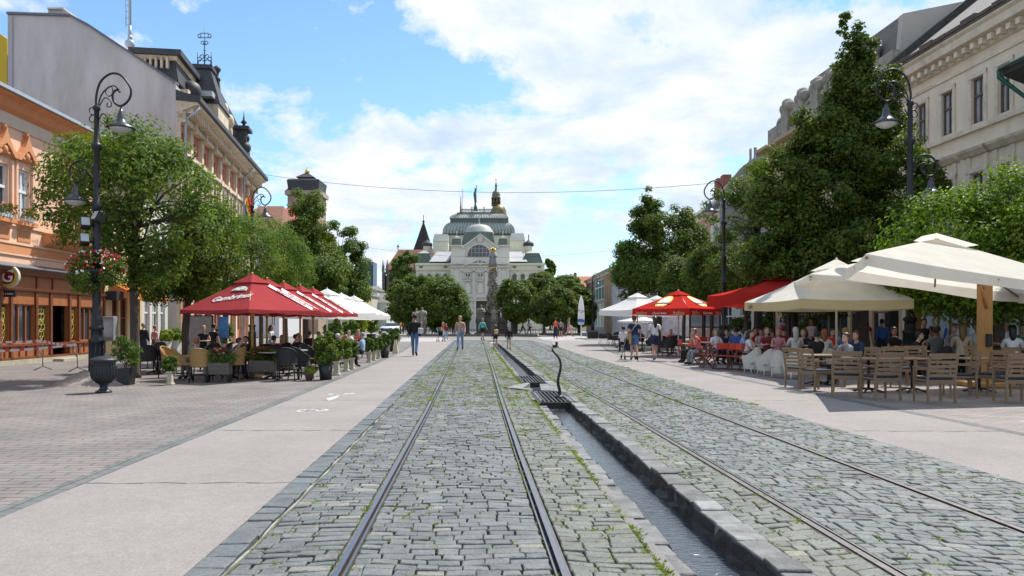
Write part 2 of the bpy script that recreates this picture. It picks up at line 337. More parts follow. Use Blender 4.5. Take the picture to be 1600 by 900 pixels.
for Yj in (7.4,11.0,15.3,19.8,25.2,31.0,38.0,46.0):
    for (a,b,f) in ((interp(LP[0],Yj),LEFT,1),(RIGHT,interp(RP[1],Yj),-1)):
        n=14
        for i in range(n):
            x0=a+(b-a)*i/n; x1=a+(b-a)*(i+1)/n; w0=.010+.006*math.sin(i*2.3+Yj); y0=Yj+.02*math.sin(i*1.3+Yj)+f*x0*.02; y1=Yj+.02*math.sin((i+1)*1.3+Yj)+f*x1*.02
            jm.poly([sp(x0,y0-w0,.0),sp(x1,y1-w0,.0),sp(x1,y1+w0,.0),sp(x0,y0+w0,.0)])
jm.build('asphalt_joint',mat('tar_joint',(.19,.175,.17),rough=.9,var=.3,coords='World'),kind='structure')
# cobble bed
bedm=mat('joint_soil',(.055,.052,.043),rough=1,var=.4,vscale=9,col2=(.075,.10,.03),coords='World')
bed=MB()
for a,b in ((LEFT,K0),(K1,RIGHT)):
    bed.poly(strip(a,b,-6,70,ZB+.015))
bed.poly(strip(K0,K1,CHEND,70,ZB+.015))
bed.build('cobble_bed',bedm,kind='structure')
# cobbles: real stones, one mesh
V=[];Fc=[];MI=[]
QF=[(8,9,10,11)]+[(8+(i+1)%4,8+i,4+i,4+(i+1)%4) for i in range(4)]+[(4+(i+1)%4,4+i,i,(i+1)%4) for i in range(4)]
QF=np.array([(8,9,10,11)]+[(4+i,4+(i+1)%4,8+(i+1)%4,8+i) for i in range(4)]+[(i,(i+1)%4,4+(i+1)%4,4+i) for i in range(4)])
def stone(s0,s1,ya,yb,yaR,ybR,zone,sc_=1):
    """four corners in street frame, tilted and rounded"""
    r=rnd.random; g=.003+r()*.004
    dz=(r()-.5)*.009; tl=(r()-.5)*.007; tw=(r()-.5)*.008
    P=[(s0+g,ya+g),(s1-g,yaR+g),(s1-g,ybR-g),(s0+g,yb-g)]
    cx=(s0+s1)/2; cy=(ya+yb+yaR+ybR)/4
    j=[((r()-.5)*.014,(r()-.5)*.009) for _ in range(4)]
    lo=[];mi=[];hi=[]
    for (x,y),(jx,jy) in zip(P,j):
        x+=jx;y+=jy
        k=.007
        xi=x+(k if x<cx else -k); yi=y+(k if y<cy else -k)
        z=dz+(tl if x<cx else -tl)+(tw if y<cy else -tw)
        lo.append((x,y,ZB));mi.append((x,y,z-.006));hi.append((xi,yi,z))
    b=len(V)
    for x,y,z in lo+mi+hi: V.append((x-60/F*y,y,z))
    Fc.append(QF+b); MI.append(zone)
joints=[]
Y=3.3; row=0
ends=[(-1.62,)]
while Y<66:
    h=.098+rnd.random()*.024 if Y<30 else .17+rnd.random()*.05
    rr=[interp(t,Y+.07) for t in RAILS]
    segs=[(LEFT+.26,rr[0]-.058,0),(rr[0]+.058,rr[1]-.058,0),(rr[1]+.058,K0,1),(K1,rr[2]-.058,1),(rr[2]+.058,rr[3]-.058,2),(rr[3]+.058,RIGHT,2)]
    if Y>CHEND: segs[2]=(rr[1]+.058,rr[2]-.058,1); segs.pop(3)
    for (a,b,zn) in segs:
        if b-a<.1: continue
        off=rnd.random()*.15; x=a
        def wob(s,k=zn):
            yy=Y+ .045*math.sin(s*2.1+Y*.35)+.03*math.sin(s*4.7+Y*1.1+k)
            if k==2: yy+= -.10*(s-a)
            if k==1 and s>CH1: yy+= .12*(s-a)
            return yy
        if zn==2 and b-a>2: continue
        while x<b-.04:
            wd=(.125+rnd.random()*.10) if Y<30 else (.2+rnd.random()*.16)
            if zn==2: wd*=.88
            if x==a: wd*=.5+off*3
            x2=x+wd
            if b-x2<.09: x2=b
            stone(x,x2,wob(x),wob(x)+h,wob(x2),wob(x2)+h,zn)
            joints.append((x2,wob(x2)+rnd.random()*h,zn)); 
            if rnd.random()<.6: joints.append((x+rnd.random()*wd,wob(x),zn))
            x=x2
    Y+=h; row+=1
# kerb row of long stones along the cycle path
Y=3.3
while Y<66:
    l=.17+rnd.random()*.14; e_=rnd.random()*.02
    stone(LEFT,LEFT+.21,Y,Y+l,Y,Y+l,3); Y+=l
V=np.array(V); Fc=np.concatenate(Fc); MI=np.repeat(np.array(MI),9)
def cobm(name,a,b,c):
    m=mat(name,a,rough=.62,var=.22,vscale=2.2,bump=.55,bscale=34,col2=b,isl=.12,spec=.35,coords='World')
    speckle(m,24,.82,1.15)
    t=m.node_tree; P=t.nodes['Principled BSDF']; s=P.inputs['Base Color'].links[0].from_socket
    g=t.nodes.new('ShaderNodeNewGeometry'); r=t.nodes.new('ShaderNodeMath'); r.operation='FRACT'; r2=t.nodes.new('ShaderNodeMath'); r2.operation='MULTIPLY'; r2.inputs[1].default_value=7.31
    t.links.new(g.outputs['Random Per Island'],r2.inputs[0]); t.links.new(r2.outputs[0],r.inputs[0])
    q=t.nodes.new('ShaderNodeValToRGB'); q.color_ramp.elements[0].color=(.95,1.0,1.03,1); q.color_ramp.elements[1].position=.93; q.color_ramp.elements[1].color=(1.0,1.0,.97,1); e=q.color_ramp.elements.new(.97); e.color=tuple(c)+(1,)
    t.links.new(r.outputs[0],q.inputs[0]); x=t.nodes.new('ShaderNodeMixRGB'); x.blend_type='MULTIPLY'; x.inputs[0].default_value=1; t.links.new(s,x.inputs[1]); t.links.new(q.outputs[0],x.inputs[2]); t.links.new(x.outputs[0],P.inputs['Base Color'])
    return m
cm=[cobm('blue_grey_sett',(.162,.168,.165),(.128,.135,.135),(1.5,1.42,1.25)),cobm('olive_grey_sett',(.170,.172,.152),(.138,.14,.124),(1.4,1.35,1.2)),cobm('slate_sett',(.162,.169,.166),(.130,.137,.136),(1.3,1.28,1.2)),cobm('kerb_sett',(.145,.155,.157),(.115,.126,.13),(1.2,1.2,1.2))]
co_=npmesh('cobblestones',V,Fc,cm,MI); tag(co_,kind='structure')
# thin mortar line inside the left kerb row
ml=MB(); Y=3.3
while Y<30:
    l=.3+rnd.random()*1.2
    if rnd.random()<.7:
        n=6; 
        for i in range(n):
            ya=Y+l*i/n; yb=Y+l*(i+1)/n; wv=lambda y: LEFT+.232+.008*math.sin(y*5)
            wa=.006+.006*math.sin(ya*9); wb=.006+.006*math.sin(yb*9)
            ml.prism([sp(wv(ya)-wa,ya,-.03),sp(wv(ya)+wa,ya,-.03),sp(wv(yb)+wb,yb,-.03),sp(wv(yb)-wb,yb,-.03)],(0,0,.020))
    Y+=l
ml.build('mortar_line',mat('pale_mortar',(.30,.30,.25),rough=1,var=.3,vscale=10,coords='World'),kind='structure')
# moss and grass in the joints
gv=[];gf=[]
def dens_at(s,Y,z):
    n=math.sin(s*3.1+Y*.7)+math.sin(Y*1.9-s*2.3)+math.sin(Y*.43+s*5)
    if z==1: return 1.0+.2*n
    if z==0:
        near=min(abs(s-interp(RAILS[0],Y)),abs(s-interp(RAILS[1],Y)))
        return .50+.16*n+(.22 if near<.22 else 0)+(.15 if Y>15 else 0)
    return .42+.16*n
def tuft(x,y,z0,nb,sz):
    for _ in range(nb):
        a=rnd.random()*6.28; d=rnd.random()*sz*.9; bx=x+math.cos(a)*d; by=y+math.sin(a)*d*.6; hh=sz*(.25+rnd.random()*.45); an=rnd.random()*6.28; wd=sz*.26
        lx=math.cos(a)*hh*1.1; ly=math.sin(a)*hh*1.1
        b=len(gv); cx=math.cos(an)*wd; cy=math.sin(an)*wd
        gv.extend([(bx-cx,by-cy,z0),(bx+cx,by+cy,z0),(bx+lx,by+ly,z0+hh)]); gf.append((b,b+1,b+2))
for (s,Yj,z) in joints:
    if Yj>50: continue
    d=dens_at(s,Yj,z)
    if rnd.random()<d*(.95 if Yj<16 else .8):
        p=sp(s,Yj); big=rnd.random()<.10
        k=1 if Yj<14 else 1.5
        tuft(p.x,p.y,-.014,(14 if big else 8),(.050 if big else .031)*k)
for side,(s,n) in enumerate(((K0-.01,1800),(K1+.01,600))):
    for _ in range(n):
        Yj=3.6+rnd.random()**1.5*45; p=sp(s+rnd.gauss(0,.025),Yj)
        if math.sin(Yj*1.7)+math.sin(Yj*.6+side)>-.9: tuft(p.x,p.y,-.01,8,.024*(1+Yj*.03))
for r_ in range(4):
    for _ in range(500):
        Yj=3.6+rnd.random()**1.4*40; p=sp(interp(RAILS[r_],Yj)+rnd.choice((-.085,.085))+rnd.gauss(0,.008),Yj)
        if math.sin(Yj*1.3+r_)+math.sin(Yj*.5+r_*2)>.2: tuft(p.x,p.y,-.012,6,.02*(1+Yj*.03))
mo=npmesh('joint_grass',gv,gf,leafmat('moss_green',(.10,.145,.02),(.20,.25,.05),.4)); tag(mo,kind='stuff',cat='grass',label='bright green moss and grass tufts growing in the cobble joints')
# rails
steel=mat('rail_steel',(.25,.25,.28),rough=.38,metal=1,var=.2,vscale=6,bump=.1,bscale=30,coords='World',stretch=(8,.4,1))
rust=mat('rail_groove_rust',(.06,.048,.045),rough=.75,metal=.3,var=.5,vscale=4,coords='World')
bedg=mat('rail_bed_tar',(.12,.118,.11),rough=.8,var=.3,vscale=5,coords='World')
for i,tb in enumerate(RAILS):
    m=MB(); inner=1 if i%2==0 else -1
    prof=[(-.058,-.045,2),(-.058,-.008,2),(-.036,-.007,0),(-.034,.004,0),(.010,.004,1),(.013,-.03,1),(.036,-.03,1),(.038,-.003,0),(.052,-.003,2),(.052,-.045,2)]
    Ys=list(np.arange(2.6,64,.6)); pv=[]
    for Yv in Ys:
        s=interp(tb,Yv); row_=[sp(s+inner*x*(.85 if i<2 else 1.15),Yv,z) for x,z,_ in prof]; pv.append(row_)
    for a,b in zip(pv[:-1],pv[1:]):
        for k in range(len(prof)-1):
            m.k=(2,2,1,0,1,1,1,0,2)[k]; q=[a[k],a[k+1],b[k+1],b[k]]
            m.poly(q if inner<0 else q[::-1])
    o=m.build('tram_rail',[steel if i<2 else mat('dull_rail_steel',(.16,.15,.15),rough=.5,metal=.8,var=.3,vscale=5,coords='World'),rust,bedg if i<2 else rust],label=['leftmost grooved tram rail, shining bright in the cobbles','second tram rail from the left, just left of the mossy strip','tram rail just right of the water channel','rightmost tram rail, nearest the right-hand pink path'][i],cat='tram rail',group='tram rails in the cobbled street')
# channel
kst=mat('channel_kerb_stone',(.205,.208,.205),rough=.7,var=.35,vscale=3,bump=1,bscale=14,isl=.3,col2=(.12,.122,.12),coords='World')
wet_shadow=mat('wet_and_shadow_stone',(.018,.017,.016),rough=.6,var=.4,vscale=5,bump=1,bscale=14,coords='World')
water=bpy.data.materials.new('channel_water'); water.use_nodes=True; t=water.node_tree; P=t.nodes['Principled BSDF']
P.inputs['Base Color'].default_value=(.045,.052,.058,1); P.inputs['Roughness'].default_value=.14; P.inputs['Specular IOR Level'].default_value=1.0; P.inputs['IOR'].default_value=1.9
g=t.nodes.new('ShaderNodeNewGeometry'); mp=t.nodes.new('ShaderNodeMapping'); mp.inputs['Scale'].default_value=(9,30,1); mp.inputs['Rotation'].default_value=(0,0,-SDIR); t.links.new(g.outputs['Position'],mp.inputs[0])
n=t.nodes.new('ShaderNodeTexNoise'); n.inputs['Scale'].default_value=1; n.inputs['Detail'].default_value=5; n.inputs['Distortion'].default_value=.6; t.links.new(mp.outputs[0],n.inputs['Vector'])
b=t.nodes.new('ShaderNodeBump'); b.inputs['Strength'].default_value=.5; b.inputs['Distance'].default_value=.02; t.links.new(n.outputs[0],b.inputs['Height']); t.links.new(b.outputs[0],P.inputs['Normal'])
WZ=-.15
Y0,YA,YB,YC,YD=2.5,14.7,17.0,19.6,22.0      # open channel | grate | zigzag | grate | open channel
m=MB(); m.poly(strip(CH0-.12,CH1+.12,Y0,CHEND,WZ)); m.build('channel_water',water,kind='structure')
m=MB()
for a,b in ((CH0-.02,CH0-.1),):
    pass
def rough_wall(s,side,Ya,Yb,zt):
    n=int((Yb-Ya)/.18); r0=None
    for i in range(n+1):
        y=Ya+(Yb-Ya)*i/n; o=[rnd.uniform(-.022,.022) for _ in range(4)]
        rw=[sp(s+side*(.0)+o[0],y,zt),sp(s+side*.012+o[1],y,-.10),sp(s-side*.01+o[2],y,-.15),sp(s+side*.02+o[3],y,-.36)]
        if r0:
            for k in range(3): q=[r0[k],r0[k+1],rw[k+1],rw[k]]; m.poly(q if side>0 else q[::-1])
        r0=rw
rough_wall(CH0+.012,-1,Y0,CHEND,-.075); rough_wall(CH1-.03,1,Y0,CHEND,-.006); rough_wall(K0-.004,1,Y0,CHEND,-.012)  # wet walls; the same dark colour paints the shadow step at the left kerb
m.build('channel_wall',wet_shadow,kind='structure')
m=MB()
for s0,s1,inner in ((K0,CH0,1),(CH1,K1,-1)):
    Y=Y0
    while Y<CHEND:
        l=rnd.uniform(.22,.55); r=lambda: rnd.uniform(-.022,.022)
        a=[(s0+r()*.6,Y+.008),(s1+r()*(1 if inner>0 else .6),Y+.008+r()),(s1+r()*(1 if inner>0 else .6),Y+l-.008+r()),(s0+r(),Y+l-.008)]
        z=rnd.uniform(-.012,.012)+(.004 if inner<0 else -.06); top=[sp(x,y,z) for x,y in a]
        c_=sum(top,Vector())/4; inn=[p+(c_-p)*.06+Vector((0,0,.008)) for p in top]
        nb=len(m.v); m.add([p+Vector((0,0,-.10)) for p in top]+top+inn,[(i,(i+1)%4,4+(i+1)%4,4+i) for i in range(4)]+[(4+i,4+(i+1)%4,8+(i+1)%4,8+i) for i in range(4)]+[(8,9,10,11)],False)
        Y+=l
m.build('channel_kerb',kst,kind='structure')
# crossing: slabs over channel with the zigzag slot
m=MB()
slab=lambda pts,z=.004,th=.12: m.prism([sp(x,y,z) for x,y in pts],(0,0,-th))
slab([(K0,YA+.6),(CH0+.02,YA+.35),(CH0+.02,YB+.2),(K0,YB-.1)])
slab([(1.50,YB+.35),(K1,YB+.15),(K1+.1,YC-.3),(1.62,YC-.45)],.012)
slab([(K0-.38,YB+1.2),(K0-.02,YB+.9),(CH0+.02,YC-.35),(CH0-.02,YC-.1)],.02,.14)
slab([(K0-.45,YB+1.0),(K0-.38,YB+1.2),(K0+.1,YB+.55),(K0+.05,YB+.3)],.03,.14)
m.build('channel_slab',kst,kind='structure')
grm=mat('cast_iron_grate',(.03,.03,.033),rough=.5,metal=.5,var=.3,vscale=9)
for (ya,yb,lab) in ((YA,YB,'nearer black iron grate of slanting bars, foot of the curved post'),(YC,YD,'farther black iron grate of slanting bars across the channel')):
    g=thing('channel_grate',lab,'grate',sp((CH0+CH1)/2,(ya+yb)/2),SDIR,group='iron grates over the water channel')
    m=MB(); W=.36; hl=(yb-ya)/2
    m.box((-W,0,-.02),(.05,2*hl,.06)); m.box((W,0,-.02),(.05,2*hl,.06)); m.box((0,-hl,-.05),(2*W+.05,.06,.12)); m.box((0,hl,-.02),(2*W+.05,.05,.06)); m.build('frame',grm,g)
    m=MB()
    for i in range(9):
        x=-W+.04+i*(2*W-.08)/8; m.box((x,0,.0),(.035,2*hl-.06,.035))
    m.build('bar',grm,g)
# ================================================================ BUILDINGS
def wall_cells(m,o,u,W,Z0,Z1,holes,depth,n=None,reveal_k=0):
    """vertical wall from point o along unit u, with rectangular holes (x0,z0,x1,z1); outward normal n; reveals go inwards"""
    o=Vector(o); u=Vector(u).normalized(); n=Vector(n).normalized()
    xs=sorted({0,W}|{h[0] for h in holes}|{h[2] for h in holes}); zs=sorted({Z0,Z1}|{h[1] for h in holes}|{h[3] for h in holes})
    P=lambda x,z,d=0: o+u*x+Vector((0,0,z))-n*d
    flip=u.cross(Vector((0,0,1))).dot(n)<0
    def q(a): m.poly(a[::-1] if flip else a)
    for x0,x1 in zip(xs[:-1],xs[1:]):
        for z0,z1 in zip(zs[:-1],zs[1:]):
            if x1-x0<1e-5 or z1-z0<1e-5: continue
            cx,cz=(x0+x1)/2,(z0+z1)/2
            if any(h[0]<cx<h[2] and h[1]<cz<h[3] for h in holes): continue
            q([P(x0,z0),P(x1,z0),P(x1,z1),P(x0,z1)])
    for x0,z0,x1,z1 in holes:
        q([P(x0,z0),P(x0,z0,depth),P(x0,z1,depth),P(x0,z1)]); q([P(x1,z0,depth),P(x1,z0),P(x1,z1),P(x1,z1,depth)])
        q([P(x0,z1),P(x0,z1,depth),P(x1,z1,depth),P(x1,z1)]); q([P(x0,z0,depth),P(x0,z0),P(x1,z0),P(x1,z0,depth)])
class Fac:
    """a facade frame: origin, direction u along it, outward normal n"""
    def __init__(s,o,u,side):   # side=+1: normal is to the right of u
        s.o=Vector((o[0],o[1],0)); s.u=Vector((u[0],u[1],0)).normalized(); s.n=Vector((s.u.y,-s.u.x,0))*side
        s.M=Matrix(((s.u.x,s.n.x,0,s.o.x),(s.u.y,s.n.y,0,s.o.y),(0,0,1,0),(0,0,0,1)))
    def P(s,x,z,d=0): return s.o+s.u*x+s.n*d+Vector((0,0,z))
    def box(s,m,x0,x1,z0,z1,d0,d1):
        a=[s.P(x,z,d) for z in (z0,z1) for d in (d0,d1) for x in (x0,x1)]
        c=Vector(s.u).cross(Vector(s.n)).z
        fs=[(0,2,3,1),(4,5,7,6),(0,1,5,4),(2,6,7,3),(0,4,6,2),(1,3,7,5)]
        m.add(a,[f if c>0 else f[::-1] for f in fs],False)
    def prof(s,m,x0,x1,pts):    # moulding: profile of (d,z) swept from x0 to x1
        m.prism([s.P(x0,z,d) for d,z in pts],s.u*(x1-x0))
WHITE=mat('white_paint_wood',(.72,.73,.73),rough=.5,var=.1)
def window(f,x0,z0,x1,z1,parent,fm=WHITE,depth=.14,fr=.07,mull=1,trans=.62,pane=GLASS,name='window',bars=0):
    m=MB(); d=-depth
    f.box(m,x0,x0+fr,z0,z1,d-.05,d+.05); f.box(m,x1-fr,x1,z0,z1,d-.05,d+.05); f.box(m,x0+fr,x1-fr,z0,z0+fr,d-.05,d+.05); f.box(m,x0+fr,x1-fr,z1-fr,z1,d-.05,d+.05)
    for i in range(mull):
        xm=x0+(x1-x0)*(i+1)/(mull+1); f.box(m,xm-fr*.5,xm+fr*.5,z0+fr,z1-fr,d-.03,d+.04)
    if trans: zt=z0+(z1-z0)*trans; f.box(m,x0+fr,x1-fr,zt-fr*.6,zt+fr*.6,d-.04,d+.06)
    o=m.build(name,fm,parent); p=MB(); f.box(p,x0+.02,x1-.02,z0+.02,z1-.02,d-.035,d-.02); p.build('pane',pane,o)
    return o
def facX(f,px):   # distance along facade seen at pixel column px
    k=(px-800)/F; return (k*f.o.y-f.o.x)/(f.u.x-k*f.u.y)
def facZ(f,px,py):
    x=facX(f,px); Y=f.o.y+f.u.y*x; return H+(HY-py)/F*Y
def flowers(parent,f,x0,x1,z,d,n,cols,name='flowers',hang=.12,r=.2,green=220):
    """a mass of leaves and blossoms over a box"""
    gv=[];gf=[];mi=[]
    for i in range(n+green):
        x=rnd.uniform(x0,x1); a=rnd.random(); zz=z+rnd.uniform(-hang,r); dd=d+rnd.uniform(-.12,.16)
        c=f.P(x,zz,dd); s=rnd.uniform(.025,.05); q=Vector((rnd.gauss(0,1),rnd.gauss(0,1),rnd.gauss(0,1))).normalized(); t=q.orthogonal().normalized()*s; b=q.cross(t.normalized())*s
        k=len(gv); gv.extend([c+t,c+b,c-t,c-b]); gf.append((k,k+1,k+2,k+3)); mi.append(0 if i>=n else 1+rnd.randrange(len(cols)))
    return npmesh(name,[tuple(v) for v in gv],gf,[leafmat('flower_leaf',(.05,.10,.02),(.11,.19,.04))]+cols,mi,parent=parent)
RED=mat('red_petals',(.62,.03,.02),rough=.6,isl=.3); PINK=mat('pink_petals',(.7,.16,.22),rough=.6,isl=.3); WHT=mat('white_petals',(.75,.72,.7),rough=.6); ORG=mat('orange_petals',(.75,.14,.03),rough=.6,isl=.3)
udir=Vector((-60/F,1,0)).normalized()
# ---------- left: orange building with wooden pub front
plast=mat('apricot_plaster',(.80,.50,.34),rough=.9,var=.10,vscale=.9,bump=.15,bscale=30)
orange=mat('orange_plaster',(.62,.27,.12),rough=.9,var=.12,vscale=1.2)
beige=mat('beige_plaster',(.62,.50,.40),rough=.9,var=.1,vscale=1.2)
zinc=mat('zinc_sheet',(.42,.47,.52),rough=.45,metal=.4,var=.15)
wood=mat('pub_wood',(.36,.125,.04),rough=.5,var=.2,vscale=2,stretch=(1,1,.25))
woodd=mat('pub_wood_dark',(.17,.05,.018),rough=.5,var=.2,vscale=2)
A=Fac(sp(-16.6,14.0),udir,1)
b=thing('pub_building','apricot building with brown wooden pub front and flower boxes under its windows','building',A.o)
bm_=Matrix.Translation(-A.o)
def put(m,name,mats,parent,root=None,**k):
    o=m.build(name,mats,parent,**k); return o
# parts are built in world space; give the parent no offset by parenting with inverse
def par(o,root): 
    o.parent=root; o.matrix_parent_inverse=Matrix.Translation(-Vector(root.location)); return o
class T:   # builds parts for a root placed at a base point while meshes are in world space
    def __init__(s,root): s.r=root
    def __call__(s,m,name,mats,parent=None,**k):
        o=m.build(name,mats,None,**k)
        if parent is None: par(o,s.r)
        else: o.parent=parent
        return o
def win(f,*a,**k):
    root=a[4]; k.update(); a=list(a); a[4]=None; o=window(f,*a,**k); par(o,root); return o
AW=facX(A,163.5)
t_=T(b)
ztop=9.55; zl=3.52
hol=[];wl=[]
for px0,px1 in ((-66,-40),(-33,-14.5),(-9,13),(28,46),(99,114),(116.5,128)):
    x0,x1=facX(A,px0),facX(A,px1); wl.append((x0,5.25,x1,7.15))
hol=wl
m=MB(); wall_cells(m,A.o,A.u,AW,zl,ztop-1.0,hol,.25,A.n); A.box(m,0,AW,zl,ztop,-9,-.30); 
wl_o=t_(m,'wall',plast)
m=MB()
A.prof(m,0,AW,[(0,ztop-1.0),(.0,ztop),(.55,ztop),(.55,ztop-.10),(.35,ztop-.18),(.2,ztop-.42),(.04,ztop-.55),(.04,ztop-1.0)])
t_(m,'cornice',orange)
m=MB(); A.prof(m,0,AW,[(0,ztop-1.02),(.055,ztop-1.02),(.055,ztop-.58),(0,ztop-.58)]); t_(m,'frieze',beige)
m=MB(); A.prof(m,-.1,AW+.05,[(-.3,ztop),(.62,ztop),(.66,ztop+.08),(-.3,ztop+.22)]); A.prof(m,-.1,AW,[(.56,ztop-.02),(.66,ztop-.02),(.66,ztop+.1),(.56,ztop+.1)]); A.prof(m,0,AW,[(-.3,ztop+.2),(-4.5,ztop+2.4),(-9,ztop+.2)]); t_(m,'roof',zinc)
m=MB()
for z0,z1,d in ((3.95,4.02,.05),(4.35,4.42,.05),(5.0,5.07,.06)): A.box(m,0,AW,z0,z1,0,d)
for x0,z0,x1,z1 in wl:
    w_=x1-x0
    A.box(m,x0-.22,x0-.10,5.1,7.35,0,.08); A.box(m,x1+.10,x1+.22,5.1,7.35,0,.08)
t_(m,'moulding',plast)
m=MB(); A.box(m,0,AW,4.04,4.33,0,.02)
for x0,z0,x1,z1 in wl:
    A.box(m,x0-.05,x1+.05,4.5,4.92,0,.03); A.box(m,x0-.15,x1+.15,5.07,5.22,0,.24)
    # ogee pediment with scrolls
    c=(x0+x1)/2; hw=(x1-x0)/2+.28; pts=[(-hw,7.42),(-hw,7.62),(-hw*.7,7.68),(-hw*.35,7.95),(-hw*.1,8.25),(0,8.42),(hw*.1,8.25),(hw*.35,7.95),(hw*.7,7.68),(hw,7.62),(hw,7.42),(hw*.75,7.42),(hw*.3,7.72),(0,7.85),(-hw*.3,7.72),(-hw*.75,7.42)]
    for i in range(len(pts)//2):
        a,b_=pts[i],pts[i+1]; c_,d_=pts[-1-i-1] if i<7 else pts[9],pts[-1-i] if i<8 else pts[10]
    n=len(pts)
    up_=pts[:11]; lowp=[pts[0],(-hw*.9,7.42),(-hw*.75,7.42),(-hw*.5,7.58),(-hw*.3,7.72),(0,7.85),(hw*.3,7.72),(hw*.5,7.58),(hw*.75,7.42),(hw*.9,7.42),pts[10]]
    for i in range(10):
        q=[up_[i],up_[i+1],lowp[i+1],lowp[i]]
        m.prism([A.P(c+x,z,0) for x,z in q],A.n*.2)
    m.X=None
    m.ball(A.P(c,7.62,.06),(.16,.16,.2)); m.ball(A.P(c-.22,7.52,.05),(.12,.12,.1)); m.ball(A.P(c+.22,7.52,.05),(.12,.12,.1)); m.ball(A.P(c,8.42,.1),(.08,.08,.12))
t_(m,'window_surround',orange)
curt=mat('pale_window',(.46,.53,.57),rough=.12,spec=.7,var=.4,vscale=1.2)
for i,(x0,z0,x1,z1) in enumerate(wl):
    win(A,x0,z0,x1,z1,b,mull=1,trans=.58,fr=.085,pane=curt if i!=2 else GLASS)
# ground floor: wooden shop front
m=MB()
gh=[]
def gx(p): return facX(A,p)
panes=[]
for p0,p1,z0,z1 in ((-30,-4,.75,2.15),(0,14,.75,2.2),(19.5,54,.75,2.2),(58.5,76,.75,2.2),(80.5,107,.05,2.2),(109,120.5,.75,2.2),(125,151,.75,2.2)):
    gh.append((gx(p0),z0,gx(p1),z1))
gh.append((1,.75,gx(-40),2.2))
wall_cells(m,A.o,A.u,AW,0.0,3.45,gh,.16,A.n)
t_(m,'shop_front',wood)
m=MB()
A.prof(m,0,AW,[(0,3.25),(.12,3.27),(.22,3.38),(.30,3.40),(.30,3.46),(0,3.50)]); A.prof(m,0,AW,[(0,2.66),(.10,2.70),(.12,2.78),(0,2.80)]); A.box(m,0,AW,.18,.26,0,.06)
x=0
for p in (-60,-36,-2,16.5,56,78.5,108,122.5,155,162): A.box(m,gx(p)-.07,gx(p)+.07,0.05,2.66,0,.06)
for p in (-30,20,57,82,119,161): A.box(m,gx(p)-.05,gx(p)+.05,2.8,3.25,0,.05)
for p in (7,30,41,67,114,131,140): 
    if not 80<p<107: A.box(m,gx(p)-.03,gx(p)+.03,.28,.66,0,.03)
A.box(m,0,AW,.66,.74,0,.08)
t_(m,'trim',woodd)
m=MB(); A.prof(m,0,AW+.05,[(0,3.5),(.34,3.47),(.36,3.52),(0,3.68)]); t_(m,'ledge_flashing',mat('dark_zinc',(.16,.16,.18),rough=.5,metal=.4,var=.2))
for i,(x0,z0,x1,z1) in enumerate(gh):
    if i==4: continue
    win(A,x0,z0,x1,z1,b,fm=wood,depth=.1,fr=.05,mull=(0,0,2,0,0,0,2,4)[i],trans=0)
# painted glass panels: looping yellow ornaments on black
gold=mat('gold_glass_paint',(.42,.33,.06),rough=.5); 
for x0,x1 in ((gh[1][0],gh[1][2]),(gh[3][0],gh[3][2]),(gh[5][0],gh[5][2])):
    m=MB(); c=(x0+x1)/2; hw=(x1-x0)/2-.09
    A.box(m,x0+.06,x1-.06,.82,2.14,-.11,-.10); pk=m; m.k=1
    for z,ww in ((1.95,.55),(1.75,.7),(1.35,.8),(1.08,.55)):
        for sx in (-1,1):
            pts=[A.P(c+sx*hw*ww*(.5+.5*math.cos(a)),z+.12*math.sin(a),-.085) for a in [k*PI/5 for k in range(11)]]
            m.tube(pts,.018,4,cap=False)
    for sx in (-1,1):
        A.box(m,c+sx*hw*.45-.03,c+sx*hw*.45+.03,1.5,1.66,-.10,-.08)
        A.box(m,c+sx*hw-.012,c+sx*hw+.012,.85,2.1,-.10,-.085)
    m.ball(A.P(c,1.56,-.1),(.05,.05,.09)); m.tube([A.P(c-hw*.5,1.0,-.085),A.P(c,.86,-.085),A.P(c+hw*.5,1.0,-.085)],.016,4)
    t_(m,'painted_glass',[mat('black_glass',(.02,.025,.02),rough=.15),gold])
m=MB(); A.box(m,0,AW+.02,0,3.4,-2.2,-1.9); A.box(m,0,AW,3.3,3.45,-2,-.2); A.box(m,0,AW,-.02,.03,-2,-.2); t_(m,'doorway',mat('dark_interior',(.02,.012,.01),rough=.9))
m=MB(); A.box(m,gx(80.5)-.05,gx(81)-.02,.05,2.18,0,.5) if False else m.box((0,0,-50),(.01,.01,.01))
m=MB(); A.box(m,0,AW,-.03,.17,-.02,.10); A.box(m,gx(79),gx(109),-.02,.10,.1,.5); t_(m,'plinth',mat('yellowish_stone',(.42,.38,.28),rough=.85,var=.2))
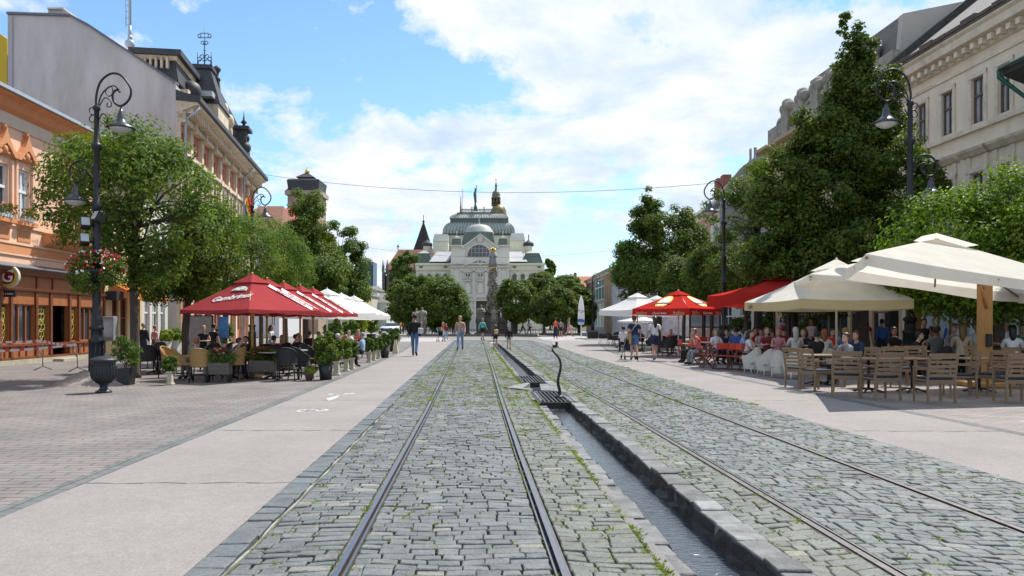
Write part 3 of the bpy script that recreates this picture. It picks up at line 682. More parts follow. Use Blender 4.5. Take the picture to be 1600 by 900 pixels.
# balcony with flowers
bx0,bx1=gx(66),gx(140)
m=MB(); A.box(m,bx0,bx1,4.72,4.95,0,.75); A.prof(m,bx0,bx1,[(0,4.45),(.55,4.72),(0,4.72)]); t_(m,'balcony',orange)
m=MB()
A.box(m,bx0,bx1,5.75,5.80,.70,.74)
for i in range(30): x=bx0+(bx1-bx0)*i/29; A.box(m,x-.01,x+.01,4.95,5.75,.71,.73)
t_(m,'balcony_railing',IRON)
for nm,f_,x0,x1,z,d,n,g_ in (('flowers',A,bx0,bx1,5.85,.75,260,900),('flowers',A,bx0,bx1,5.2,.78,160,900)):
    o=flowers(None,f_,x0,x1,z,d,n,[RED,RED,ORG],hang=.4,r=.18,green=g_); par(o,b)
for i,(x0,z0,x1,z1) in enumerate(wl[:4]):
    bx=MB(); A.box(bx,x0+.05,x1-.05,5.24,5.42,.02,.24)
    o=bx.build('flower_box',WHITE); tag(o,['white window box of red geraniums under the pub building window nearest the camera','white window box of red geraniums under the second pub building window','white window box with red geraniums above the round pub sign','white window box of red geraniums under the window left of the balcony'][i],'flower box','flower boxes on the apricot building')
    fl=flowers(None,A,x0,x1,5.55,.22,60,[RED,RED,ORG],hang=.2,r=.16,green=200); fl.parent=o
# round hanging sign, seen face-on
sy=A.o.y+A.u.y*facX(A,-4); c=at(13,432,sy+.4)
s=thing('round_pub_sign','round maroon and gold sign with a white letter G over a black plate','sign',c)
def disc(r,y,th,n=40): return [Vector((math.cos(2*PI*i/n)*r,y,math.sin(2*PI*i/n)*r)) for i in range(n)]
sc1=sy/F
m=MB(); m.prism(disc(18*sc1,.06,0),(0,-.12,0)); m.build('rim',mat('sign_silver',(.6,.58,.5),rough=.4),s)
m=MB(); m.prism(disc(16.6*sc1,-.055,0),(0,-.02,0)); m.build('ring',mat('sign_gold',(.62,.47,.08),rough=.5),s)
m=MB(); m.prism(disc(12.4*sc1,-.07,0),(0,-.02,0)); m.build('face',mat('sign_maroon',(.22,.015,.02),rough=.4),s)
def text(body,loc,rot,size,m,parent=None,ext=.004,sx=1,name='lettering',shear=0,al='CENTER',bold=0,font=None):
    cu=bpy.data.curves.new(name,'FONT'); cu.body=body; cu.size=size; cu.extrude=ext; cu.align_x=al; cu.align_y='CENTER'; cu.shear=shear; cu.offset=bold
    o=bpy.data.objects.new(name,cu); C.objects.link(o)
    dg=bpy.context.evaluated_depsgraph_get(); me=bpy.data.meshes.new_from_object(o.evaluated_get(dg)); C.objects.unlink(o); bpy.data.objects.remove(o)
    me.materials.clear(); me.materials.append(m); ob=bpy.data.objects.new(name,me); C.objects.link(ob); ob.location=loc; ob.rotation_euler=rot; ob.scale=(sx,1,1)
    if parent is not None: ob.parent=parent
    return ob
LET=mat('white_lettering',(.78,.78,.76),rough=.6)
text('G',(-.0*sc1,-.1,-.5*sc1),(R(90),0,0),27*sc1,LET,s,shear=.15,bold=.006)
m=MB(); m.box((-3*sc1,0,-27.5*sc1),(30*sc1,.08,10*sc1)); m.build('plate',mat('sign_black',(.02,.02,.02),rough=.5),s)
text('Pivo z tanku',(-2*sc1,-.05,-27.5*sc1),(R(90),0,0),4.6*sc1,LET,s,shear=.3)
m=MB(); m.tube([(-.15,.02,18*sc1),(-.9,.05,18*sc1)],.02,6); m.tube([(-.0,.02,0),(-.5,.02,0)],.02,6); m.build('bracket',IRON,s)
# ---------- yellow shop building with orange awning
def block(name,label,cat,f,x0,x1,zt,depth,wm,holes=(),roofm=None,roofh=0,cornm=None,wk={},eave=.35,z0=0,group=None):
    bb=thing(name,label,cat,f.P(x0,0),group=group); tt=T(bb); m=MB(); ho=[(a-x0,b_,c_-x0,d_) for a,b_,c_,d_ in holes]
    wall_cells(m,f.P(x0,0),f.u,x1-x0,z0,zt,ho,.22,f.n)
    # side and back walls, top
    for q in ([(x0,z0,0),(x0,zt,0),(x0,zt,-depth),(x0,z0,-depth)],[(x1,z0,0),(x1,z0,-depth),(x1,zt,-depth),(x1,zt,0)],[(x0,z0,-depth),(x0,zt,-depth),(x1,zt,-depth),(x1,z0,-depth)],[(x0,z0,-.3),(x1,z0,-.3),(x1,zt,-.3),(x0,zt,-.3)]):
        m.poly([f.P(x,z,d) for x,z,d in q])
    tt(m,'wall',wm)
    if cornm:
        m=MB(); f.prof(m,x0-.02,x1+.02,[(0,zt-.45),(.06,zt-.4),(.12,zt-.2),(eave,zt-.08),(eave+.05,zt),(0,zt)]); tt(m,'cornice',cornm)
    if roofm:
        m=MB(); f.prof(m,x0,x1,[(eave+.1,zt+.003),(eave+.1,zt+.08),(-depth/2,zt+roofh),(-depth-.2,zt+.05),(-depth-.2,zt+.003)]); tt(m,'roof',roofm)
    for h in holes: win(f,*h,bb,**wk)
    return bb,tt
yel=mat('yellow_plaster',(.62,.50,.27),rough=.9,var=.12)
X=lambda p: facX(A,p)
yb,yt=block('shop_building','yellow plastered shop building with orange awning beside the pub','building',A,X(163.5)+.01,X(222),7.9,9,yel,[(X(166.5),4.7,X(176),6.6),(X(181),4.7,X(191),6.6),(X(196),4.7,X(206),6.6),(X(211),4.7,X(219),6.6),(X(175),.5,X(185),2.7),(X(188),.2,X(199),2.7),(X(203),.4,X(219),2.7)],mat('roof_tile_brown',(.22,.12,.08),rough=.85,var=.3),1.8,cornm=beige,wk=dict(fm=woodd))
m=MB(); x0,x1=X(171),X(219)
pts=lambda x:[A.P(x,3.35,.06),A.P(x,2.75,1.35)]
m.k=0; a,b1=pts(x0); c_,d_=pts(x1); m.poly([a,b1,d_,c_]); m.poly([a+Vector((0,0,-.03)),c_+Vector((0,0,-.03)),d_+Vector((0,0,-.03)),b1+Vector((0,0,-.03))])
n=16
for i in range(n):
    p=b1.lerp(d_,i/n); q=b1.lerp(d_,(i+1)/n); mid=p.lerp(q,.5); dz=Vector((0,0,-.2)); m.poly([p,p+dz,mid+dz*1.25,q+dz,q])
aw=m.build('shop_awning',fabric('orange_canvas',(.72,.24,.08))); tag(aw,'sloping orange fabric awning over the yellow shop window','awning')
m=MB(); A.box(m,X(164.5),X(176),2.55,2.95,.0,.5); yt(m,'sign_box',mat('dark_grey_box',(.03,.03,.035),rough=.6))
# glazed shops beyond
wf,wt=block('white_shop_building','white house with tall glazed shop windows behind the trees','building',A,X(222)+.01,X(262),8.6,9,mat('off_white_plaster',(.62,.60,.55),rough=.9,var=.1),[(X(225),.3,X(234),3.1),(X(238),.3,X(247),3.1),(X(250),.3,X(258),3.1),(X(226),4.8,X(233),6.8),(X(238),4.8,X(245),6.8),(X(250),4.8,X(257),6.8)],mat('roof_tile_red',(.35,.13,.07),rough=.85,var=.3),2.4,cornm=beige)
# ---------- grey firewall building (gable wall faces the camera)
gw=mat('grey_render',(.52,.465,.45),rough=.95,var=.12,vscale=.6,bump=.25,bscale=12,col2=(.62,.56,.54),dirt=.35,stretch=(1,1,.3))
Yf=43.4
pts=[(12,23),(15,23),(75,25),(110,26),(140,42),(205,85),(275,131),(275,560),(12,560)]
fb=thing('firewall_building','tall building end with bare grey rendered firewall and chimney','building',at(140,548,Yf)); ft=T(fb)
m=MB(); P_=[at(x,min(y,547),Yf) for x,y in pts]; m.prism(P_,(-1.6,7,0)); ft(m,'firewall',gw)
m=MB()
for (a,b_) in zip(pts[:6],pts[1:7]): 
    p,q=at(*a,Yf),at(*b_,Yf); m.prism([p+Vector((0,-.12,.0)),q+Vector((0,-.12,0)),q+Vector((0,-.12,.13)),p+Vector((0,-.12,.13))],(0,.5,0))
ft(m,'coping',mat('dark_zinc',(.16,.16,.18)))
m=MB(); m.prism([at(75,27,Yf+.2),at(97,27,Yf+.2),at(97,14,Yf+.2),at(75,14,Yf+.2)],(0,1.2,0)); m.prism([at(73.5,14,Yf),at(99,14,Yf),at(99,11.5,Yf),at(73.5,11.5,Yf)],(0,1.5,0)); ft(m,'chimney',gw)
m=MB(); m.prism([at(12,25,Yf-.1),at(19,25,Yf-.1),at(19,500,Yf-.1),at(12,500,Yf-.1)],(0,.1,0)); ft(m,'edge_strip',mat('lighter_render',(.43,.40,.42),rough=.95,var=.1))
# yellow sliver further left
m=MB(); m.prism([at(-60,50,Yf+2),at(-60,560,Yf+2),at(11,560,Yf+2),at(11,60,Yf+2),at(0,53,Yf+2),at(-60,25,Yf+2)],(0,5,0)); yy=m.build('yellow_house',mat('bright_yellow_plaster',(.62,.42,.04),rough=.9)); tag(yy,'sliver of a bright yellow house at the left edge behind the firewall','building')
# ---------- ornate brick and stone building
D0=at(275,545,Yf); D=Fac((D0.x,D0.y),(-192/F,1),1)
brick=mat('red_brick_panel',(.50,.15,.09),rough=.9,var=.2,vscale=3)
stone=mat('ornate_cream_stone',(.66,.54,.40),rough=.85,var=.25,vscale=2.0,dirt=.35,bump=.3,bscale=9)
slate=mat('dark_slate',(.045,.045,.05),rough=.6,var=.35,vscale=2.5,dirt=.3)
DW=facX(D,394); ob=thing('ornate_building','ornate red brick and cream stone building with turreted dark roof','building',D.o); ot=T(ob)
zt=14.2
hl=[]; nb=9; bw=DW/nb
for i in range(nb):
    c=bw*(i+.5)
    for z0,z1 in ((1,3.6),(5.4,7.6),(8.6,10.8)):
        hl.append((c-.72,z0,c-.12,z1)); hl.append((c+.12,z0,c+.72,z1))
    hl.append((c-.3,11.6,c+.3,12.4))
m=MB(); wall_cells(m,D.o,D.u,DW,0,zt-.8,hl,.3,D.n)
D.box(m,1.4,DW,0,zt,-8,-.4); D.box(m,1.2,DW,zt-.8,zt,-.1,0); ot(m,'wall',brick)
m=MB()
for i in range(nb+1):
    x=bw*i; D.box(m,max(0,x-.28),min(DW,x+.28),0,12.9,0,.22); D.box(m,max(0,x-.36),min(DW,x+.36),11.0,11.35,0,.34); D.box(m,max(0,x-.36),min(DW,x+.36),8.0,8.3,0,.34); D.box(m,max(0,x-.11),min(DW,x+.11),12.7,13.3,.1,.5)
for z0,z1,d in ((4.4,4.8,.35),(7.75,8.0,.3),(11.1,11.3,.3),(12.9,13.2,.35)): D.box(m,0,DW,z0,z1,0,d)
for i in range(nb):
    c=bw*(i+.5)
    for z0,z1 in ((5.4,7.6),(8.6,10.8)):
        D.box(m,c-.1,c+.1,z0-.2,z1,-.05,.18); D.box(m,c-.84,c-.72,z0-.2,z1,0,.14); D.box(m,c+.72,c+.84,z0-.2,z1,0,.14)
        for sx in (-.42,.42): m.prism([D.P(c+sx+.38*math.cos(k*PI/6),z1+.32*math.sin(k*PI/6),0) for k in range(7)],D.n*.16)
        D.box(m,c-.9,c+.9,z0-.32,z0-.14,0,.3)
    m.prism([D.P(c-.5,10.95+.5,0),D.P(c+.5,10.95+.5,0),D.P(c,12.0+.1,0)],D.n*.2) if False else None
for i in range(int(DW/.45)): x=.2+i*.45; D.box(m,x,x+.2,13.25,13.6,0,.85)
ot(m,'stone_dressing',stone)
m=MB(); D.prof(m,0,DW,[(0,13.2),(.3,13.3),(.9,13.62),(1.15,13.7),(1.15,13.82),(0,13.9)]); ot(m,'cornice',stone)
m=MB(); D.prof(m,-.05,DW+.2,[(0,13.9),(1.2,13.82),(1.32,13.88),(1.30,14.15),(.4,14.35),(0,14.5)]); D.prof(m,1.4,DW+.2,[(0,14.1),(0,14.5),(-3.6,17.0),(-7.8,14.3)]); ot(m,'roof',slate)
for h in hl:
    if h[2]-h[0]>.1: 
        o=win(D,*h,ob,fm=mat('brown_frame',(.12,.06,.035),rough=.5),mull=0,trans=.65,fr=.05)
def onD(px,py,d=0):   # point on facade plane shifted outwards by d
    x=facX(D,px); Y=D.o.y+D.u.y*x; return Vector((D.P(x,0).x,Y,H+(HY-py)/F*Y))+D.n*d
# pavilion roof behind firewall ridge (left), turret and gable
def frustum(m,c,w0,w1,d0,d1,z0,z1,rz=0):
    M=Matrix.Rotation(rz,3,'Z'); c=Vector(c); vs=[c+M@Vector((i*a/2,j*b_/2,z)) for z,a,b_ in ((z0,w0,d0),(z1,w1,d1)) for i,j in((-1,-1),(1,-1),(1,1),(-1,1))]
    m.add(vs,[(3,2,1,0),(4,5,6,7)]+[(i,(i+1)%4,4+(i+1)%4,4+i) for i in range(4)],False)
rzD=math.atan(192/F)
def zat(py,Y): return H+(HY-py)/F*Y
def wat(dp,Y): return dp/F*Y
Yp=46; c=at(243,130,Yp)
m=MB(); z=lambda py:zat(py,Yp)
frustum(m,(c.x,c.y+1.5,0),wat(66,Yp),wat(54,Yp),4.5,4,z(132),z(98),rzD); frustum(m,(c.x,c.y+1.5,0),wat(76,Yp),wat(76,Yp),5,5,z(93),z(84),rzD)
m.k=1; frustum(m,(c.x,c.y+1.5,0),wat(56,Yp),wat(62,Yp),4.2,4.6,z(98),z(93),rzD)
for i in range(-3,4): m.box((c.x+i*.32,c.y-.55,(z(112)+z(95))/2),(.12,.4,z(95)-z(112)),rz=rzD)
m.k=0
ot(m,'attic_pavilion',[slate,stone])
# flat-topped turret with iron cresting
Yt=50; c=at(310,140,Yt); z=lambda py:zat(py,Yt); m=MB()
frustum(m,(c.x,c.y+1,0),wat(64,Yt),wat(24,Yt),3.4,1.2,z(165),z(104),rzD); frustum(m,(c.x,c.y+1,0),wat(30,Yt),wat(30,Yt),1.4,1.4,z(104),z(97.5),rzD)
m.k=1; frustum(m,(c.x,c.y+1,0),wat(58,Yt),wat(58,Yt),3.2,3.2,z(190),z(160),rzD)
m.k=2; m.box((c.x+wat(15,Yt),c.y-.6,z(154)),(wat(30,Yt),1.2,wat(8,Yt)),rz=rzD)
ot(m,'turret',[slate,stone,mat('light_metal',(.5,.5,.5),rough=.4,metal=.3)])
m=MB(); k=Yt/F; cx,cy=c.x,c.y+1
def P3(px,py): return Vector(((px-310)*k+cx,cy,z(py)))
m.tube([P3(310,98),P3(310,26)],[.05,.02],6)
for py,hw in ((50,10),(43,7)): m.tube([P3(310-hw,py),P3(310+hw,py)],.03,5)
for sx in (-1,1):
    m.tube([P3(310+sx*11,98),P3(310+sx*11,73)],.035,5)
    for (ccx,ccy,rr) in ((310+sx*5,90,5),(310+sx*4,80,3),(310+sx*8,84,3),(310+sx*8,47,2.6),(310+sx*3,58,2.5)):
        m.tube([P3(ccx+rr*math.cos(a),ccy+rr*math.sin(a)) for a in [i*PI/6 for i in range(13)]],.03,5,cap=False)
m.ball(P3(310,60),.09); m.ball(P3(310,70),.07)
ot(m,'iron_cresting',mat('blue_grey_iron',(.10,.13,.18),rough=.5))
# chimney-like pinnacle right of the turret, ball dome, gable
m=MB()
Yg=52; z=lambda py:zat(py,Yg); c=at(339,140,Yg)
frustum(m,(c.x,c.y,0),wat(12,Yg),wat(7,Yg),.6,.4,z(160),z(125),rzD); m.lathe((c.x,c.y,z(126)),[(.22,0),(.22,.15),(.12,.25),(.12,.5),(.2,.6),(.26,.75),(.2,.9),(.05,1.0)],10)
m.k=1
q=[onD(px,py,-.1) for px,py in ((322,203),(318,170),(330,150),(338,140),(345,150),(352,175),(367,222))]
m.prism([Vector(v) for v in q],-D.n*1.6)
m.k=0; a_=[onD(px,py,.0) for px,py in ((338,134),(345,143),(386,222),(378,222))]; m.prism(a_,-D.n*3)
m.k=1
for px,py in ((324,180),(331,170),(345,172),(354,190)): p=onD(px,py,.2); m.ball(p,(.35,.35,.55)); m.ball(p+Vector((0,0,-.8)),(.25,.25,.5))
for px in (300,308,316): p=onD(px,170+(px-300)*.9,-.4); m.box(p,(.5,.5,2.2),rz=rzD)
p=onD(306,142,-.3); m.k=0; m.ball(p,(.65,.65,.6)); m.box(p+Vector((0,0,-.9)),(1.0,1.0,.9),rz=rzD)
ot(m,'gable',[slate,stone])
m=MB(); Ye=60; z=lambda py:zat(py,Ye); c=at(375,220,Ye)
frustum(m,(c.x,c.y,0),wat(26,Ye),wat(20,Ye),1.4,1.2,z(240),z(205),rzD); frustum(m,(c.x,c.y,0),wat(32,Ye),wat(32,Ye),1.7,1.7,z(205),z(200),rzD); m.lathe((c.x+.3,c.y,z(200)),[(.15,0),(.1,.3),(.25,.4),(.1,.6),(.04,.9),(.02,1.3)],8)
m.ball((c.x-.35,c.y-.7,z(212)),.4); m.lathe((c.x-.35,c.y-.7,z(232)),[(.35,0),(.3,.3),(.45,.4),(.35,.7)],8); m.ball((c.x+.5,c.y-.3,z(232)),.45); m.ball((c.x+.4,c.y,z(216)),.35)
ot(m,'corner_turret',slate)
for xx in (.25,facX(D,372)):
    m=MB(); m.tube([D.P(xx,13.6,1.2),D.P(xx,12.9,.45),D.P(xx,0,.42)],.08,6); ot(m,'downpipe',zinc)
m=MB(); p=at(203,80,48); k=48/F; X0=p.x
m.tube([(X0,48,zat(85,48)),(X0,48,zat(55,48))],.13,8); m.ball((X0,48,zat(69,48)),.30); m.tube([(X0,48,zat(62,48)),(X0,48,zat(40,48))],[.14,.09],8); m.tube([(X0,48,zat(45,48)),(X0,48,zat(-90,48))],.085,8)
m.tube([(X0-.25,48,zat(42,48)),(X0-.25,48,zat(-20,48))],.03,5)
for py in (38,28,18,8,0): m.tube([(X0-.25,48,zat(py,48)),(X0,48,zat(py,48))],.02,4)
o=m.build('mast',mat('painted_mast',(.35,.40,.47),rough=.4)); tag(o,'tall grey mast with ball base rising behind the grey firewall','mast')
# flag on ornate building
fp=at(386,352,63); m=MB()
for i,cc in enumerate(('b','y','r')):
    m.k=i; 
    for j in range(3):
        wv=lambda a,b_: Vector((a*.028,.12*math.sin(b_*.8+a*.4),-b_*.05))
        a0=i*4.2-7+(0); 
        q=[fp+wv(a0+0,j*12-20)+Vector((j*.06,0,0)),fp+wv(a0+0,(j+1)*12-20)+Vector(((j+1)*.06,0,0)),fp+wv(a0+4.2,(j+1)*12-20)+Vector(((j+1)*.06,0,0)),fp+wv(a0+4.2,j*12-20)+Vector((j*.06,0,0))]
        q=[v+Vector((0,0,1.2)) for v in q]; m.poly([q[0],q[1],q[2],q[3]])
m.X=None
for v in range(len(m.v)): x,y,z_=m.v[v]; m.v[v]=(fp.x-.05+(x-fp.x)*1.7,y,z_)
fl=m.build('flag',[fabric('flag_blue',(.03,.08,.4)),fabric('flag_yellow',(.8,.55,.03)),fabric('flag_red',(.65,.03,.03))]); tag(fl,'blue, yellow and red flag hanging from the ornate building','flag')
m=MB(); m.tube([fp+Vector((-.75,.2,.1)),fp+Vector((.35,0,2.7))],.025,6); m.build('pole',IRON,fl)
# ---------- right side facades
cream=mat('faded_cream_plaster',(.84,.70,.53),rough=.92,var=.13,vscale=.7,col2=(.80,.67,.52),bump=.12,bscale=20,dirt=.28,stretch=(1,1,.35))
cream2=mat('stained_trim_plaster',(.78,.66,.52),rough=.92,var=.2,vscale=1.5,dirt=.35)
brown=mat('weathered_brown_frame',(.16,.10,.07),rough=.6,var=.2)
gslate=mat('grey_roof_slate',(.20,.185,.17),rough=.85,var=.25,vscale=1.2,dirt=.3)
gstone=mat('weathered_grey_stone',(.34,.31,.26),rough=.9,var=.35,vscale=1.6,dirt=.4)
RG=Fac(sp(20,14),udir,-1); XR=lambda p: facX(RG,p)
hl=[]
for a,b_ in ((1434,1447.5),(1472,1489),(1519,1537.5),(1561,1579),(1612,1632),(1670,1694)):
    x1,x0=XR(a),XR(b_)
    hl.append((x0,9.45,x1,11.25)); hl.append((x0,5.2,x1,7.45)); hl.append((x0-.7,.35,x1+.7,3.1))
cb_,ct=block('cream_townhouse','long faded cream townhouse on the right with brown windows and dentil cornice','building',RG,0,XR(1409),12.75,10,cream,hl,None,wk=dict(fm=brown,depth=.12,fr=.07,pane=curt))
E_=XR(1409)
m=MB(); RG.prof(m,-.02,E_,[(0,12.2),(.10,12.25),(.14,12.5),(.55,12.62),(.60,12.9),(.72,13.0),(.72,13.08),(0,13.08)])
for i in range(int(E_/.52)): RG.box(m,i*.52,i*.52+.22,12.3,12.52,.1,.42)
for z0,z1,d in ((11.75,11.88,.06),(9.15,9.35,.14),(4.4,4.7,.12)): RG.box(m,0,E_,z0,z1,0,d)
for i in range(0,18,3):
    x0,z0,x1,z1=hl[i]; c=(x0+x1)/2; RG.box(m,x0-.2,x0-.02,z0-.1,z1+.2,0,.05); RG.box(m,x1+.02,x1+.2,z0-.1,z1+.2,0,.05); RG.box(m,x0-.2,x1+.2,z1+.02,z1+.2,0,.07)
    x0,z0,x1,z1=hl[i+1]; RG.box(m,x0-.28,x0-.04,z0,z1+.7,0,.07); RG.box(m,x1+.04,x1+.28,z0,z1+.7,0,.07); RG.box(m,x0-.28,x1+.28,z1+.05,z1+.22,0,.09); RG.prof(m,x0-.5,x1+.5,[(0,z1+.7),(.12,z1+.72),(.3,z1+.9),(.34,z1+1.0),(0,z1+1.05)])
ct(m,'stone_trim',cream2)
m=MB(); RG.prof(m,0,E_,[(.78,13.09),(.78,13.2),(-3.5,16.6),(-6.5,19.0),(-10,16),(-10,13.09)]); ct(m,'roof',gslate)
m=MB(); 
for i in range(24):
    x=i*E_/24; RG.box(m,x,x+E_/24-.06,13.15,13.32+.06*math.sin(i*2.3),.55,.85)
ct(m,'gutter',mat('rusty_gutter',(.12,.085,.06),rough=.8,var=.4))
m=MB(); RG.prof(m,E_-.35,E_+.02,[(.7,13.1),(.7,13.6),(-6.4,19.4),(-6.4,18.6),(-.2,13.1)]); ct(m,'parapet',mat('dark_mossy_parapet',(.07,.065,.055),rough=.9,var=.5,vscale=3))
m=MB(); x=XR(1519); RG.prof(m,x-1.2,x-.9,[(-.9,14.5),(-.9,14.75),(-2.2,15.8),(-2.2,15.55)]); ct(m,'roof_ladder',IRON)
# nearer house at the right edge
nb_,nt=block('near_house','edge of a nearer house with dark eaves and green downpipe at the right border','building',Fac(sp(19.4,4),udir,-1),0,23.3,10.3,8,cream2,[(18,5,19.2,7.2),(14,5,15.2,7.2)],gslate,2.5,eave=.4)
NF=Fac(sp(19.4,4),udir,-1); m=MB(); NF.prof(m,18,23.5,[(0,9.9),(.3,10.0),(.8,10.2),(.85,10.4),(0,10.5)]); nt(m,'eaves',mat('dark_eaves',(.05,.055,.05),rough=.7,var=.3))
m=MB(); m.tube([NF.P(23.5,10.4,.95),NF.P(23.5,10.15,.95),NF.P(23.2,9.3,.12),NF.P(23.2,0,.12)],.08,8); m.tube([NF.P(18,10.42,.95),NF.P(23.5,10.42,.95)],.06,8); nt(m,'green_downpipe',mat('green_paint_metal',(.012,.09,.065),rough=.45))
# middle building with stone parapet
hl=[(x-(.5 if z0<1 else 0),z0,x+1.0+(.5 if z0<1 else 0),z1) for x in np.arange(E_+1.2,XR(1202)-1.5,2.3) for z0,z1 in ((.3,3.1),(5,7.2),(9.3,11.2))]
E2=XR(1200)
mb_,mt=block('parapet_building','ochre building with carved stone parapet and grey gable end beyond the tall tree','building',RG,E_+.03,E2,13.0,10,mat('ochre_plaster',(.60,.43,.25),rough=.9,var=.12),hl,None,wk=dict(fm=brown))
m=MB(); RG.prof(m,E_+.03,E2+.3,[(0,12.3),(.12,12.4),(.2,12.8),(.8,13.02),(.85,13.2),(0,13.25)])
for i in range(int((E2-E_)/.6)): RG.box(m,E_+i*.6+.1,E_+i*.6+.35,12.5,12.75,.1,.6)
mt(m,'cornice',mat('ochre_trim',(.50,.37,.24),rough=.9,var=.2))
m=MB(); x_s=E_+.03
RG.box(m,x_s,E2-1.0,13.25,14.3,.05,.4)
for px in (1238,1262,1286,1308,1328,1348,1366):
    x=XR(px); RG.box(m,x-.5,x+.5,13.25,15.0,0,.55)
    for dx,z,r_ in ((-.35,15.0,.42),(.35,15.0,.42),(0,15.25,.4)): p=RG.P(x+dx,z,.28); m.ball(p,(r_,r_,r_*.9),8,6)
    m.tube([RG.P(x+1.0+.5*math.cos(a),14.1+.45*math.sin(a),.3) for a in [i*PI/6 for i in range(13)]],.16,6,cap=False)
mt(m,'stone_parapet',gstone)
m=MB(); RG.prof(m,E_+.75,E2-6,[(.0,13.26),(-.3,16.1),(-3.2,16.8),(-8,15),(-8,13.26)]); RG.prof(m,E2-6,E2,[(-.2,13.26),(-1.5,14.3),(-4,14.6),(-8,13.3)]); mt(m,'roof',gslate)
m=MB(); gp_=[(1402,125),(1411,21),(1505,2),(1640,30),(1760,110),(1760,300),(1402,300)]; Yg=36.75
m.prism([at(x,y,Yg) for x,y in gp_],(0,.4,0)); mt(m,'gable_end',mat('grey_brown_gable',(.52,.47,.41),rough=.95,var=.12,vscale=.5,bump=.4,bscale=14))
m=MB(); m.tube([RG.P(E2+.1,13.0,.8),RG.P(E2+.15,12.4,.75),RG.P(E2-.1,11.8,.15),RG.P(E2-.1,0,.15)],.08,6); mt(m,'downpipe',zinc)
# further houses
E3=XR(1146); E4=XR(1110); E5=XR(1078)
h3,t3=block('slate_roof_house','pale house with steep grey slate roof and aerials beyond the ochre building','building',RG,E2+.05,E3,9.2,10,mat('pale_plaster',(.55,.53,.5),rough=.9,var=.1),[(x-(.6 if z<1 else 0),z,x+1.2+(.5 if z<1 else 0),z+(2.8 if z<1 else 1.9)) for x in np.arange(E2+1,E3-1.8,2.8) for z in (.3,5.6)],gslate,5.2)
m=MB(); Yq=F*20/(F*.377); m.prism([at(x,y,54.3) for x,y in ((1127,300),(1158,262),(1190,237),(1214,262),(1240,290),(1240,400),(1127,400))],(0,.4,0)); t3(m,'gable_end',mat('grey_gable',(.33,.32,.31),rough=.95,var=.12,vscale=.5))
for px,w_,y0,y1 in ((1172,2.6,232,258),(1179,3.5,230,262)): 
    m=MB(); m.prism([at(px,y1,56),at(px+w_,y1,56),at(px+w_,y0,56),at(px,y0,56)],(0,.2,0)); t3(m,'chimney',gstone)
h4,t4=block('white_terrace_house','white rendered terrace house with green lower front behind the sparse tree','building',RG,E3+.05,E4,10.4,10,mat('whitish_plaster',(.62,.61,.58),rough=.9,var=.1),[(x-(.6 if z<1 else 0),z,x+1.2+(.5 if z<1 else 0),z+(2.8 if z<1 else 1.9)) for x in np.arange(E3+1,E4-1.8,2.8) for z in (.3,4.6,7.7)],gslate,4.2,cornm=cream2)
h5,t5=block('pink_terrace_house','pink terrace house with dark roof and small chimneys, farthest of the right-hand row','building',RG,E4+.05,E5,10.9,10,mat('pink_plaster',(.50,.25,.20),rough=.9,var=.12),[(x,z,x+1.2,z+2) for x in np.arange(E4+1,E5-1.5,3) for z in (1,4.8,8.1)],gslate,4.0,cornm=cream2)
for px in (1098,1107): 
    m=MB(); p=RG.P(XR(px),0,-1.5); m.box((p.x,p.y,13.2),(.7,.9,1.8)); t5(m,'chimney',mat('chimney_brick',(.30,.11,.08),rough=.9,var=.2))
# far right row seen end-on
Q0=at(985,517,84); Q1=at(912,517,128); QF_=Fac((Q0.x,Q0.y),(Q1.x-Q0.x,Q1.y-Q0.y),-1); XQ=lambda p: facX(QF_,p)
scaf=mat('scaffold_net',(.55,.54,.55),rough=.9,var=.35,vscale=1.2)
fr=[('scaffolded_house','far house wrapped in pale scaffold netting, partly behind the right-hand tree',956,985,7.9,scaf),('tan_house','narrow tan-brown far house between the scaffolding and the green glass bay','944',0,8.3,mat('tan_plaster',(.40,.25,.13),rough=.9,var=.2)),
    ('green_glass_house','narrow far house with tall green glass front',0,0,8.3,mat('grey_plaster',(.3,.28,.27),rough=.9,var=.2)),('brown_brick_house','dark brown far house at the end of the right-hand row',0,0,8.1,mat('brown_brick',(.24,.13,.10),rough=.9,var=.2))]
edges=[985,956,944,928.5,916]
for i,(n_,l_,_,_,z_,m_) in enumerate(fr):
    x0,x1=XQ(edges[i])+.03,XQ(edges[i+1])
    hs=[(x0+.4,1,x1-.4,4.2),(x0+.4,4.7,x1-.4,7.6)] if i==2 else [(x,z,x+.9,z+1.7) for x in np.arange(x0+.7,x1-1,2.2) for z in (1,4.6)]
    bb,tt=block(n_,l_,'building',QF_,x0,x1,z_,10,m_,hs,gslate,2.4,cornm=cream2,wk=dict(fr=.12,mull=2 if i==2 else 1,pane=mat('green_glass',(.12,.24,.2),rough=.2,spec=.7) if i==2 else GLASS))
rr=thing('red_tiled_house','low far house with orange-red tiled roof beyond the garden trees','building',at(905,515,170)); rt=T(rr)
m=MB(); a=at(870,450,165); b1=at(925,450,165); m.b2((a.x,165,0),(b1.x,175,a.z)); rt(m,'wall',cream)
m=MB(); m.prism([at(868,451,164),at(927,451,164),at(924,432,168),at(872,432,168)],(0,8,0)); rt(m,'roof',mat('orange_tiles',(.45,.17,.09),rough=.85,var=.2))
m=MB(); m.prism([at(897,436,166),at(901,436,166),at(901,426,166),at(897,426,166)],(0,.6,0)); rt(m,'chimney',mat('chimney_brick',(.30,.11,.08)))
